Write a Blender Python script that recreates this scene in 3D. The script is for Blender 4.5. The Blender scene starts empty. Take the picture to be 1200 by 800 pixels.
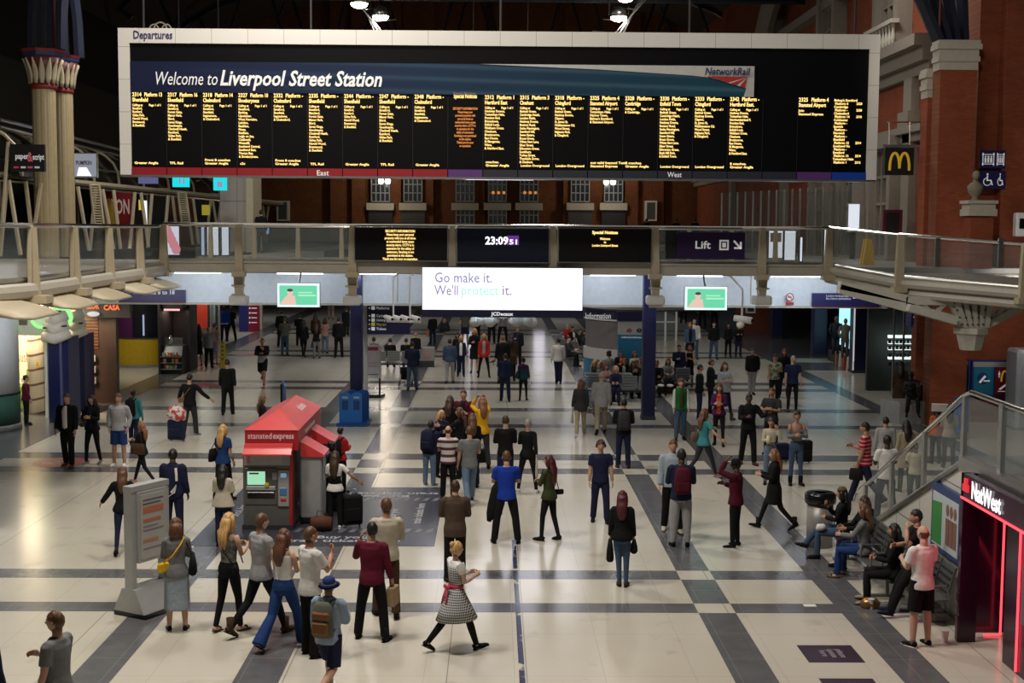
import bpy, math, random
from mathutils import Vector as V, Matrix as M
random.seed(7)
C = bpy.context.scene.collection
SC = bpy.context.scene
PI = math.pi
R = math.radians
# ---------------------------------------------------------------- camera
F_PX, YAW, PITCH, ROLL, CAMZ = 1550.0, R(0.8), R(4.87), R(0.38), 6.1
f0 = V((math.sin(YAW)*math.cos(PITCH), math.cos(YAW)*math.cos(PITCH), -math.sin(PITCH)))
r0 = V((math.cos(YAW), -math.sin(YAW), 0))
u0 = r0.cross(f0)
rr = r0*math.cos(ROLL)+u0*math.sin(ROLL)
uu = u0*math.cos(ROLL)-r0*math.sin(ROLL)
cd = bpy.data.cameras.new('camera'); cam = bpy.data.objects.new('camera', cd); C.objects.link(cam)
cd.sensor_width = 36; cd.lens = F_PX/1200*36; cd.clip_start = .1; cd.clip_end = 400
mw = M.Identity(4)
for i in range(3):
    mw[i][0] = rr[i]; mw[i][1] = uu[i]; mw[i][2] = -f0[i]
mw[0][3], mw[1][3], mw[2][3] = 0, 0, CAMZ
cam.matrix_world = mw
SC.camera = cam
def ray(px, py): return f0*F_PX + rr*(px-600) - uu*(py-400)
def PY(px, py, Y):
    d = ray(px, py); t = Y/d.y
    return V((d.x*t, Y, CAMZ+d.z*t))
def PZ(px, py, z=0):
    d = ray(px, py); t = (z-CAMZ)/d.z
    return V((d.x*t, d.y*t, z))
def PX(px, py, X):
    d = ray(px, py); t = X/d.x
    return V((X, d.y*t, CAMZ+d.z*t))
# ---------------------------------------------------------------- view, world
SC.view_settings.view_transform = 'Standard'; SC.view_settings.look = 'None'
SC.view_settings.exposure = 0.0; SC.view_settings.gamma = 1; SC.view_settings.use_curve_mapping = False
SC.cycles.use_denoising = True; SC.cycles.max_bounces = 6; SC.cycles.diffuse_bounces = 3
SC.cycles.glossy_bounces = 3; SC.cycles.transmission_bounces = 6; SC.cycles.transparent_max_bounces = 12
SC.cycles.sample_clamp_indirect = 4; SC.cycles.caustics_reflective = False; SC.cycles.caustics_refractive = False
w = bpy.data.worlds.new('night'); SC.world = w; w.use_nodes = True
w.node_tree.nodes['Background'].inputs[0].default_value = (.75, .85, 1, 1)
w.node_tree.nodes['Background'].inputs[1].default_value = 0.012
def light(name, kind, loc, energy, color=(1, 1, 1), size=1.0, aim=None, spot=None, sy=None, blend=.6):
    l = bpy.data.lights.new(name, kind); l.energy = energy; l.color = color
    if kind == 'AREA':
        l.size = size
        if sy: l.shape = 'RECTANGLE'; l.size_y = sy
    else: l.shadow_soft_size = size
    if kind == 'SPOT': l.spot_size = R(spot); l.spot_blend = blend
    o = bpy.data.objects.new(name, l); C.objects.link(o); o.location = loc
    d = V(aim)-V(loc) if aim else V((0, 0, -1))
    o.rotation_euler = d.to_track_quat('-Z', 'Y').to_euler()
    return o
WARM = (1, .925, .82); COOL = (.82, .9, 1)
# roof floodlights over the near concourse, each has its own lamp body further down
FLOODS = [(-7, 18, 17, 1500), (-1, 16, 17, 1350), (-5, 32, 17.5, 1350), (6, 30, 17.5, 240), (-11, 46, 17.5, 900), (2, 50, 17.5, 650), (12, 46, 17.5, 350)]
for i, (x, y, z, e) in enumerate(FLOODS):
    light('flood_lamp', 'AREA', (x, y, z), e, WARM if y < 40 else (1, .95, .88), 2.0)
# strip lights of the lower concourse beyond the bridge
for x in (-16, -6, 4, 14):
    for y in (58, 72, 88):
        light('concourse_lamp', 'AREA', (x, y, 4.4), (60 if x < 10 else 16), (.95, .96, 1), 2.0, sy=5)
# ---------------------------------------------------------------- materials
_mc = {}
def mat(name, col, rough=.6, metal=0, emit=0, var=.12, scale=6, spec=.5, alpha=1, trans=0, bump=0, ecol=None):
    key = (name,)+tuple(col)+(rough, metal, emit, alpha, trans)
    if key in _mc: return _mc[key]
    m = bpy.data.materials.new(name); m.use_nodes = True
    nt = m.node_tree; b = nt.nodes['Principled BSDF']
    b.inputs['Roughness'].default_value = rough; b.inputs['Metallic'].default_value = metal
    b.inputs['Specular IOR Level'].default_value = spec
    c = tuple(col)+(1,)
    if var and not emit:
        tc = nt.nodes.new('ShaderNodeTexCoord'); n = nt.nodes.new('ShaderNodeTexNoise'); n.inputs['Scale'].default_value = scale
        n.inputs['Detail'].default_value = 4
        mx = nt.nodes.new('ShaderNodeMix'); mx.data_type = 'RGBA'
        nt.links.new(tc.outputs['Object'], n.inputs['Vector']); nt.links.new(n.outputs[0], mx.inputs[0])
        mx.inputs[6].default_value = tuple(k*(1-var) for k in col)+(1,); mx.inputs[7].default_value = tuple(min(1, k*(1+var)) for k in col)+(1,)
        nt.links.new(mx.outputs[2], b.inputs['Base Color'])
        if bump:
            bp = nt.nodes.new('ShaderNodeBump'); bp.inputs['Strength'].default_value = bump; bp.inputs['Distance'].default_value = .02
            nt.links.new(n.outputs[0], bp.inputs['Height']); nt.links.new(bp.outputs[0], b.inputs['Normal'])
    else: b.inputs['Base Color'].default_value = c
    if emit:
        b.inputs['Emission Color'].default_value = (tuple(ecol) if ecol else tuple(col))+(1,); b.inputs['Emission Strength'].default_value = emit
        if emit >= .3: b.inputs['Base Color'].default_value = (0.02, 0.02, 0.02, 1)
    if alpha < 1: b.inputs['Alpha'].default_value = alpha
    if trans: b.inputs['Transmission Weight'].default_value = trans
    _mc[key] = m
    return m
class NT:
    """small helper for node-built patterns in one coordinate space"""
    def __init__(s, name, rough=.6, spec=.5, space='Object'):
        s.m = bpy.data.materials.new(name); s.m.use_nodes = True; s.t = s.m.node_tree
        s.b = s.t.nodes['Principled BSDF']; s.b.inputs['Roughness'].default_value = rough; s.b.inputs['Specular IOR Level'].default_value = spec
        if space == 'World':
            g = s.t.nodes.new('ShaderNodeNewGeometry'); s.co = g.outputs['Position']
        else:
            g = s.t.nodes.new('ShaderNodeTexCoord'); s.co = g.outputs['Object']
        sp = s.t.nodes.new('ShaderNodeSeparateXYZ'); s.t.links.new(s.co, sp.inputs[0])
        s.x, s.y, s.z = sp.outputs
    def put(s, sock, v):
        if hasattr(v, 'links'): s.t.links.new(v, sock)
        else:
            if isinstance(v, tuple) and len(v) == 3 and sock.type == 'RGBA': v = v+(1,)
            sock.default_value = v
    def op(s, o, a, b=0.0):
        n = s.t.nodes.new('ShaderNodeMath'); n.operation = o; s.put(n.inputs[0], a); s.put(n.inputs[1], b); return n.outputs[0]
    def inr(s, v, a, b): return s.op('MULTIPLY', s.op('GREATER_THAN', v, a), s.op('LESS_THAN', v, b))
    def mix(s, f, a, b):
        n = s.t.nodes.new('ShaderNodeMix'); n.data_type = 'RGBA'; s.put(n.inputs[0], f); s.put(n.inputs[6], a); s.put(n.inputs[7], b); return n.outputs[2]
    def noise(s, scale, detail=4, co=None):
        n = s.t.nodes.new('ShaderNodeTexNoise'); n.inputs['Scale'].default_value = scale; n.inputs['Detail'].default_value = detail
        s.t.links.new(co or s.co, n.inputs['Vector']); return n.outputs[0]
    def vec(s, x, y, z):
        n = s.t.nodes.new('ShaderNodeCombineXYZ')
        for i, k in enumerate((x, y, z)): s.put(n.inputs[i], k)
        return n.outputs[0]
    def rng(s, v, a, b, c, d):
        n = s.t.nodes.new('ShaderNodeMapRange')
        for i, k in enumerate((v, a, b, c, d)): s.put(n.inputs[i], k)
        return n.outputs[0]
    def col(s, v): s.put(s.b.inputs['Base Color'], v); return s.m
    def bump(s, v, st=.3, dist=.01):
        bp = s.t.nodes.new('ShaderNodeBump'); bp.inputs['Strength'].default_value = st; bp.inputs['Distance'].default_value = dist
        s.t.links.new(v, bp.inputs['Height']); s.t.links.new(bp.outputs[0], s.b.inputs['Normal'])
def brick_mat(name, c1, c2, mortar, axis='x'):
    n = NT(name, .85, .2, 'World')
    t = n.t.nodes.new('ShaderNodeTexBrick'); n.t.links.new(n.vec(n.x if axis == 'x' else n.y, n.z, 0.0), t.inputs['Vector'])
    t.inputs['Color1'].default_value = c1+(1,); t.inputs['Color2'].default_value = c2+(1,); t.inputs['Mortar'].default_value = mortar+(1,)
    t.inputs['Scale'].default_value = 1; t.inputs['Mortar Size'].default_value = .008; t.inputs['Brick Width'].default_value = .23; t.inputs['Row Height'].default_value = .078
    t.inputs['Mortar Smooth'].default_value = .2
    c = n.mix(n.rng(n.noise(1.1), .35, .7, 0.0, .55), t.outputs[0], tuple(k*.55 for k in c1))
    n.col(c); n.bump(t.outputs[1], .25, -.01); return n.m
BRICKX = brick_mat('red_brick', (.36, .085, .035), (.27, .06, .03), (.16, .09, .06))
BRICKY = brick_mat('red_brick_side', (.33, .08, .035), (.25, .06, .03), (.16, .09, .06), 'y')
BROWNX = brick_mat('brown_brick', (.24, .085, .03), (.18, .06, .025), (.12, .08, .05))
STEEL = mat('brushed_steel', (.55, .55, .53), .28, .9)
RAILM = mat('polished_rail', (.75, .74, .7), .15, 1)
CREAM = mat('cream_paint', (.50, .43, .30), .5)
WHITE = mat('white_paint', (.72, .73, .72), .45)
GREYP = mat('grey_paint', (.35, .35, .34), .5)
DARK = mat('dark_metal', (.03, .03, .035), .5)
BLACK = mat('black_gloss', (.006, .006, .007), .22)
NAVY = mat('navy_paint', (.010, .011, .055), .4)
STONE = mat('pale_stone', (.46, .43, .37), .8, bump=.2)
GLASS = None
def glass_mat(name, tint, alpha, rough=.06):
    n = NT(name, rough, .6); n.b.inputs['Alpha'].default_value = alpha
    n.col(n.mix(n.noise(.8), tint, tuple(k*.8 for k in tint))); return n.m
GLASS = glass_mat('balustrade_glass', (.30, .36, .36), .16)
GLASS2 = glass_mat('shop_glass', (.1, .13, .13), .22)
# ---------------------------------------------------------------- mesh builder
W = {}
class MB:
    def __init__(s): s.v = []; s.f = []; s.m = []; s.k = 0; s.sm = False
    def add(s, vs, fs, xf=None, m=None):
        n = len(s.v)
        s.v += [tuple(xf @ V(p)) for p in vs] if xf else [tuple(p) for p in vs]
        for q in fs: s.f.append(tuple(i+n for i in q)); s.m.append(s.k if m is None else m)
        return s
    def box(s, x0, x1, y0, y1, z0, z1, xf=None, m=None):
        vs = [(x, y, z) for z in (z0, z1) for y in (y0, y1) for x in (x0, x1)]
        return s.add(vs, [(0, 2, 3, 1), (4, 5, 7, 6), (0, 1, 5, 4), (2, 6, 7, 3), (0, 4, 6, 2), (1, 3, 7, 5)], xf, m)
    def rbox(s, x0, x1, y0, y1, z0, z1, r=.02, xf=None, m=None):
        """box with chamfered vertical and horizontal edges"""
        xs = [x0, x0+r, x1-r, x1]; vs = []
        prof = [(0, r), (r, 0)]
        def ringz(z, i):
            return [(x0+r-0*i+i*1.0*0, y0+i, z), (x1-r, y0+i, z), (x1-i, y0+r, z), (x1-i, y1-r, z), (x1-r, y1-i, z), (x0+r, y1-i, z), (x0+i, y1-r, z), (x0+i, y0+r, z)]
        rings = [ringz(z0, r*.7), ringz(z0+r, 0), ringz(z1-r, 0), ringz(z1, r*.7)]
        for q in rings: vs += q
        fs = [tuple(range(7, -1, -1)), tuple(range(24, 32))]
        for k in range(3):
            for i in range(8): fs.append((k*8+i, k*8+(i+1) % 8, k*8+8+(i+1) % 8, k*8+8+i))
        return s.add(vs, fs, xf, m)
    def loft(s, pts, rad, side=(1, 0, 0), n=10, xf=None, m=None, cap=True):
        """closed loft along a polyline; rad holds a radius or a (side, depth) pair per point"""
        pts = [V(p) for p in pts]; vs = []; side = V(side); K = len(pts)
        for i, p in enumerate(pts):
            t = (pts[min(i+1, K-1)]-pts[max(i-1, 0)])
            if t.length < 1e-9: t = V((0, 0, 1))
            t.normalize()
            a = side-t*side.dot(t)
            if a.length < 1e-3: a = V((0, 1, 0))-t*t.y
            if a.length < 1e-3: a = V((0, 0, 1))-t*t.z
            a.normalize(); b = t.cross(a)
            r = rad[i] if isinstance(rad, (list, tuple)) else rad
            ra, rb = r if isinstance(r, (list, tuple)) else (r, r)
            for k in range(n):
                th = 2*PI*k/n; vs.append(p+a*(ra*math.cos(th))+b*(rb*math.sin(th)))
        fs = []
        for i in range(K-1):
            for k in range(n): fs.append((i*n+k, i*n+(k+1) % n, (i+1)*n+(k+1) % n, (i+1)*n+k))
        if cap: fs.append(tuple(range(n-1, -1, -1))); fs.append(tuple((K-1)*n+k for k in range(n)))
        return s.add(vs, fs, xf, m)
    def tube(s, pts, r, n=8, **k): return s.loft(pts, r, n=n, **k)
    def cyl(s, p, r, h, n=16, r2=None, **k): return s.loft([p, (p[0], p[1], p[2]+h)], [r, r if r2 is None else r2], n=n, **k)
    def lathe(s, prof, c=(0, 0, 0), n=20, **k):
        return s.loft([(c[0], c[1], c[2]+z) for r, z in prof], [max(r, 1e-4) for r, z in prof], n=n, **k)
    def ell(s, c, r, n=12, k=8, xf=None, m=None):
        vs = []; fs = []
        for i in range(k+1):
            a = PI*i/k
            for j in range(n):
                b = 2*PI*j/n; vs.append((c[0]+r[0]*math.sin(a)*math.cos(b), c[1]+r[1]*math.sin(a)*math.sin(b), c[2]-r[2]*math.cos(a)))
        for i in range(k):
            for j in range(n): fs.append((i*n+j, i*n+(j+1) % n, (i+1)*n+(j+1) % n, (i+1)*n+j))
        return s.add(vs, fs, xf, m)
    def prism(s, poly, axis, a, b, xf=None, m=None):
        """extrude a 2-D polygon along an axis: 'x' takes (y,z), 'y' takes (x,z), 'z' takes (x,y)"""
        def mk(u, v, w): return {'x': (w, u, v), 'y': (u, w, v), 'z': (u, v, w)}[axis]
        n = len(poly); vs = [mk(u, v, a) for u, v in poly]+[mk(u, v, b) for u, v in poly]
        fs = [tuple(range(n-1, -1, -1)), tuple(range(n, 2*n))]+[(i, (i+1) % n, n+(i+1) % n, n+i) for i in range(n)]
        return s.add(vs, fs, xf, m)
    def quad(s, a, b, c, d, m=None): return s.add([a, b, c, d], [(0, 1, 2, 3)], None, m)
    def build(s, name, mats, parent=None, world=True, smooth=None):
        me = bpy.data.meshes.new(name)
        vs = s.v
        if parent is not None and world:
            inv = W[parent].inverted(); vs = [tuple(inv @ V(p)) for p in vs]
        me.from_pydata(vs, [], s.f)
        if not isinstance(mats, (list, tuple)): mats = [mats]
        for q in mats: me.materials.append(q)
        me.polygons.foreach_set('material_index', [min(i, len(mats)-1) for i in s.m])
        if smooth or (smooth is None and s.sm): me.polygons.foreach_set('use_smooth', [True]*len(me.polygons))
        me.update()
        o = bpy.data.objects.new(name, me); C.objects.link(o)
        if parent is not None: o.parent = parent; W[o] = W[parent]
        else: W[o] = M.Identity(4)
        return o
def recalc(o):
    import bmesh
    b = bmesh.new(); b.from_mesh(o.data); bmesh.ops.recalc_face_normals(b, faces=b.faces); b.to_mesh(o.data); b.free()
def tag(o, label=None, cat=None, group=None, kind=None):
    if label: o['label'] = label
    if cat: o['category'] = cat
    if group: o['group'] = group
    if kind: o['kind'] = kind
    return o
def thing(name, label, cat, loc=(0, 0, 0), rz=0, group=None):
    o = bpy.data.objects.new(name, None); C.objects.link(o); o.empty_display_size = .1
    o.location = loc; o.rotation_euler = (0, 0, rz)
    W[o] = M.Translation(V(loc)) @ M.Rotation(rz, 4, 'Z')
    return tag(o, label, cat, group)
def struct(o): o['kind'] = 'structure'; return o
def copy_tree(o, parent=None):
    c = o.copy(); C.objects.link(c)
    c.parent = parent if parent else None
    for ch in o.children: copy_tree(ch, c)
    return c
FIT = []
def text(body, pos, size, m, parent=None, width=None, rot=(PI/2, 0, 0), align='LEFT', bold=0, line=1.0, name='lettering', ext=.004, shear=0, height=None, label=None, valign='TOP_BASELINE'):
    cu = bpy.data.curves.new(name, 'FONT'); cu.body = body; cu.size = size; cu.align_x = align; cu.align_y = valign
    cu.offset = bold*size; cu.extrude = ext; cu.space_line = line; cu.shear = shear; cu.resolution_u = 2
    cu.materials.append(m)
    o = bpy.data.objects.new(name, cu); C.objects.link(o)
    if parent is not None:
        o.parent = parent; inv = W[parent].inverted()
        mm = inv @ (M.Translation(V(pos)) @ (rot if isinstance(rot, M) else (M.Rotation(rot[2], 4, 'Z') @ M.Rotation(rot[0], 4, 'X') @ M.Rotation(rot[1], 4, 'Y') if len(rot) == 3 else rot)))
        o.matrix_basis = mm
    else:
        o.matrix_basis = M.Translation(V(pos)) @ (rot if isinstance(rot, M) else M.Rotation(rot[2], 4, 'Z') @ M.Rotation(rot[0], 4, 'X') @ M.Rotation(rot[1], 4, 'Y'))
    if width or height: FIT.append((o, width, height))
    if label: o['label'] = label
    return o
def fit_all():
    bpy.context.view_layer.update()
    dg = bpy.context.evaluated_depsgraph_get()
    for o in [o for o in list(C.objects) if o.type == 'FONT']:
        wd, ht = next(((a, b) for q, a, b in FIT if q == o), (None, None))
        me = bpy.data.meshes.new_from_object(o.evaluated_get(dg)); xs = [v.co.x for v in me.vertices]; ys = [v.co.y for v in me.vertices]
        if not xs: continue
        sx = wd/(max(xs)-min(xs)) if wd else 1; sy = ht/(max(ys)-min(ys)) if ht else 1
        me.transform(M.Diagonal((sx, sy, 1, 1)))
        nm = o.name.split('.')[0]; n = bpy.data.objects.new(nm, me); C.objects.link(n); n.parent = o.parent; n.matrix_basis = o.matrix_basis.copy()
        bpy.data.objects.remove(o)
def rect(px0, py0, px1, py1, Y):
    """upright rectangle facing the hall at depth Y: x0, x1, z0, z1"""
    a = PY(px0, (py0+py1)/2, Y); b = PY(px1, (py0+py1)/2, Y); t = PY((px0+px1)/2, py0, Y); c = PY((px0+px1)/2, py1, Y)
    return a.x, b.x, c.z, t.z
# ================================================================ THE SETTING
# floor: pale marble with dark granite stripes and paired cross bands
def floor_mat():
    n = NT('terrazzo_floor', .2, .5, 'World')
    def mx(a, b): return n.op('MAXIMUM', a, b)
    S12 = mx(n.inr(n.x, -3.49, -2.87), n.inr(n.x, 3.3, 3.9))
    S34 = mx(n.inr(n.x, -5.72, -5.13), n.inr(n.x, 5.6, 6.22))
    ys = []
    for (a, b) in ((667.9, 678.4), (706.3, 717.4), (532, 539), (548.6, 555), (477.9, 482), (497, 501), (446.9, 450), (454, 457.3), (411.4, 413.2), (416.9, 418.9), (386.3, 387.6), (391, 392.5)):
        ys.append((PZ(600, b).y, PZ(600, a).y))
    B = n.inr(n.y, ys[0][0], ys[0][1])
    for a, b in ys[1:]: B = mx(B, n.inr(n.y, a, b))
    inner = n.inr(n.x, -12.85, 12.95)
    xor = n.op('ABSOLUTE', n.op('SUBTRACT', B, S12))
    d = mx(xor, S34)
    d = n.op('MULTIPLY', d, inner)
    d = mx(d, mx(n.inr(n.x, -13.95, -12.85), n.inr(n.x, 12.95, 13.6)))
    d = mx(d, n.op('MULTIPLY', n.op('GREATER_THAN', n.x, 12.95), mx(n.op('GREATER_THAN', n.y, 63.0), n.inr(n.y, 57.5, 61))))
    d = mx(d, n.op('GREATER_THAN', n.x, 16.6))
    d = mx(d, n.op('MULTIPLY', n.op('LESS_THAN', n.x, -13.9), n.op('LESS_THAN', n.y, 47.0)))
    big = n.noise(.22, 5); fine = n.noise(3.0, 6)
    light = n.mix(n.rng(big, .3, .7, 0.0, 1.0), (.50, .462, .385), (.60, .57, .50))
    # veins and scuffs
    sc = n.noise(1.3, 8)
    light = n.mix(n.op('MULTIPLY', n.rng(sc, .60, .70, 0.0, 1.0), .35), light, (.30, .26, .20))
    dark = n.mix(fine, (.075, .075, .085), (.14, .14, .15))
    c = n.mix(d, light, dark)
    # slab joints
    def joint(v, period, wd, off=0.0):
        return n.op('LESS_THAN', n.op('ABSOLUTE', n.op('SUBTRACT', n.op('FLOORED_MODULO', n.op('ADD', v, off), period), period/2)), wd)
    jl = mx(joint(n.x, 1.24, .004, .31), joint(n.y, 1.9, .005, .4))
    jd = mx(joint(n.x, .62, .006, .0), joint(n.y, 1.2, .008, .2))
    c = n.mix(n.op('MULTIPLY', jl, n.op('SUBTRACT', .32, n.op('MULTIPLY', d, .32))), c, (.16, .14, .11))
    c = n.mix(n.op('MULTIPLY', jd, n.op('MULTIPLY', d, .5)), c, (.24, .24, .23))
    # expansion joints seen in the middle of the hall
    ej = mx(joint(n.op('ADD', n.x, 1.17), 3.3, .008), n.inr(n.x, -.62, -.605))
    c = n.mix(n.op('MULTIPLY', ej, .6), c, (.1, .09, .08))
    # blue cable cover tape worn in places
    tp = n.op('MULTIPLY', n.inr(n.x, .375, .455), n.op('LESS_THAN', n.y, 25.6))
    c = n.mix(n.op('MULTIPLY', tp, n.rng(n.noise(2.2, 5), .38, .46, 0.0, 1.0)), c, (.02, .022, .075))
    n.b.inputs['Roughness'].default_value = .21
    n.col(c)
    return n.m
FM = floor_mat()
m = MB(); m.box(-30, 26, 8, 108, -.3, 0); struct(m.build('floor', FM))
# far wall of the station hall, brick with piers
m = MB(); m.box(-24, 16.5, 100, 101, 4.9, 26)
for px in (395, 420, 462, 500, 560, 585, 668, 740, 770): 
    x = PY(px, 230, 99.5).x; m.box(x-.5, x+.5, 99.5, 100.01, 5, 24)
struct(m.build('wall_back', BROWNX))
# windows in the far wall
WF = mat('window_metal', (.33, .35, .36), .5); WP = mat('window_pane', (.03, .045, .06), .15)
wn = 0
for px, y0, y1, lit in ((446, 196, 236, 0), (484, 196, 236, 1), (545, 196, 236, 0), (583, 196, 236, 2), (620, 196, 236, 2), (680, 196, 236, 0), (719, 196, 236, 0), (545, 242, 262, 0), (583, 242, 262, 0), (620, 242, 262, 0)):
    wn += 1
    x0, x1, z0, z1 = rect(px-10.5, y0, px+10.5, y1, 99.4)
    t = struct(MB().box(x0, x1, 99.35, 99.45, z0, z1).build('window_%d' % wn, WP))
    f = MB()
    for k in range(5): xx = x0+(x1-x0)*k/4; f.box(xx-.035, xx+.035, 99.25, 99.36, z0, z1)
    nz = 4 if y1 < 240 else 2
    for k in range(nz+1): zz = z0+(z1-z0)*k/nz; f.box(x0, x1, 99.25, 99.36, zz-.035, zz+.035)
    f.build('window_frame', WF, t)
    if y1 < 240:
        s = MB().box(x0-.35, x1+.35, 99.0, 99.4, z0-.65, z0-.12).build('window_sill', STONE, t)
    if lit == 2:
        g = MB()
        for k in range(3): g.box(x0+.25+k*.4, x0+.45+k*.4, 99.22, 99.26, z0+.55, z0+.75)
        g.build('window_glow', mat('painted_amber_reflection', (1, .35, .08), emit=.6), t)  # amber reflections painted as glowing squares on the panes
# shutters / dark doors under the outer windows
for i, px in enumerate((446, 484, 680, 719)):
    x0, x1, z0, z1 = rect(px-14, 240, px+14, 266, 99.3)
    o = MB(); o.box(x0, x1, 99.2, 99.5, z0, z1)
    for k in range(8): o.box(x0, x1, 99.16, 99.2, z0+k*(z1-z0)/8, z0+k*(z1-z0)/8+.04)
    struct(o.build('door_%d' % (i+1), mat('grey_shutter', (.07, .07, .075), .5) if i in (1, 2) else DARK))
# side brick wall on the right, running back from the big pier, with pale stone dressings
m = MB(); m.box(15.2, 16.5, 46, 99.4, 4.95, 26); struct(m.build('wall_right', BRICKY))
struct(MB().box(-25, -24.2, 10, 103, 5, 24).build('wall_left', mat('dark_side_wall', (.02, .015, .012), .9)))
m = MB()
for z0, z1, d in ((11.6, 12.0, .25), (12.0, 12.5, .5), (12.5, 12.9, .8), (9.3, 9.6, .3), (9.6, 9.85, .5), (16.0, 16.4, .5)): m.box(15.2-d, 15.3, 46, 99.5, z0, z1)
for y in (48.2, 57.5, 69, 84): m.box(14.9, 15.25, y-.45, y+.45, 5, 11.6); m.box(14.75, 15.25, y-.6, y+.6, 9.85, 10.4)
DST = mat('darker_stone', (.24, .21, .17), .8, bump=.2); struct(m.build('trim_1', DST))  # the pale stone in a darker tone, for trim and window frames
# stone framed windows on that wall: pediments and sashes
for i, (yc, z0, z1) in enumerate(((50.4, 13.3, 18.5), (59.5, 13.0, 17), (72, 13.4, 16.6), (50.6, 5.1, 9.2), (55.3, 5.1, 9.2), (60.3, 5.1, 9.0))):
    wn += 1
    t = struct(MB().box(15.02, 15.22, yc-1.1, yc+1.1, z0, z1).build('window_%d' % wn, WP))
    f = MB()
    for k in range(4): f.box(14.85, 15.05, yc-1.1+k*.733-.06, yc-1.1+k*.733+.06, z0, z1)
    for k in range(5): zz = z0+(z1-z0)*k/4; f.box(14.88, 15.05, yc-1.1, yc+1.1, zz-.06, zz+.06)
    for sy in (-1, 1): f.box(14.6, 15.2, yc+sy*1.35-.22, yc+sy*1.35+.22, z0-.3, z1+.3)
    f.box(14.5, 15.2, yc-1.7, yc+1.7, z1, z1+.45); f.box(14.5, 15.2, yc-1.6, yc+1.6, z0-.4, z0)
    f.build('window_frame', DST, t)
    if z0 > 10:
        p = MB(); p.prism([(yc-1.8, z1+.45), (yc+1.8, z1+.45), (yc+1.55, z1+.7), (yc, z1+1.45), (yc-1.55, z1+.7)], 'x', 14.5, 15.2); p.build('window_pediment', STONE, t)
        b = MB()
        for k in range(9): b.lathe([(.05, 0), (.09, .2), (.05, .5), (.08, .75)], (14.5, yc-1.6+k*.4, z0-.4), n=8)
        b.box(14.35, 14.65, yc-1.8, yc+1.8, z0+.35, z0+.5); b.build('window_balustrade', STONE, t)
# pale stone arch climbing behind the board's upper corner
m = MB(); pts = []
for k in range(12):
    a = k/11*1.35; pts.append((14.2-0*k, 66+8*math.cos(a)*.8, 12.5+6*math.sin(a)))
m.loft(pts, [(.5, .55)]*12, n=8); struct(m.build('trim_2', DST))
# big brick pier and walls on the right, both storeys
def wallx(px0, px1, Y, z0=0, z1=24, dep=1.0):
    a = PY(px0, 300, Y).x; b = PY(px1, 300, Y).x; return a, b, Y, Y+dep, z0, z1
m = MB()
m.box(*wallx(1139, 1320, 42.2, 0, 24, 1.2)); m.box(*wallx(1170, 1320, 41.7, 5, 24, .6))
m.box(*wallx(1118, 1320, 42.0, 0, 4.75, .3))
struct(m.build('wall_front_right', BRICKX))
pier = struct(MB().box(*wallx(1095, 1137, 41.0, 0, 11.05, .7)).build('pillar_brick', BRICKX))
o = MB(); o.box(*wallx(1081, 1120, 42.0, 4.72, 10.3, .6)); o.box(*wallx(1077, 1120, 42.7, 0, 4.7, .5)); struct(o.build('pillar_brick_thin', BRICKX))
for (px0, px1, Y, z, nm) in ((1094, 1137, 41.0, 11.05, 'pillar_capital'), (1081, 1096, 42.0, 10.3, 'pillar_capital')):
    a, b = PY(px0, 300, Y).x, PY(px1, 300, Y).x; c = MB()
    for k, (e, h0, h1) in enumerate(((.02, 0, .25), (.07, .25, .4), (.04, .4, .62), (.11, .62, .78), (.07, .78, .9))): c.box(a-e, b+e, Y-e, Y+.6, z+h0, z+h1)
    struct(c.build(nm, STONE))
# iron arch ribs springing from the capitals
IRON = mat('dark_blue_iron', (.012, .016, .035), .45); IRONR = mat('red_iron_edge', (.14, .01, .012), .5)
def arch(x, y, z, dirx, n, name, lab, fan=None):
    t = thing(name, lab, 'arch rib', (x, y, z))
    for j in range(n):
        o = MB(); pts = []
        for k in range(9):
            a = k/8*1.15; h_ = 9*math.sin(a); pts.append((x+dirx*(j-(n-1)/2)*(.30 if fan else .42)+(-fan*(1-j/(n-1)*.85)*(h_/2)**1.25 if fan else dirx*(-7*(1-math.cos(a))*.6)), y+(.12 if fan else .3)*j, z+h_))
        o.loft(pts, [(.16, .4)]*9, n=6); o.build('rib', IRON, t)
    o = MB(); o.tube([(x-.5*dirx, y-.2, z), (x-.5*dirx, y-.2, z+8)], .05); o.build('red_edge', IRONR, t)
x = (PY(1094, 300, 41).x+PY(1137, 300, 41).x)/2
arch(x, 41.6, 12.0, 1, 4, 'iron_arch', 'dark blue iron arch ribs springing from the stone capital of the brick pier', fan=1.05)
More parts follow.
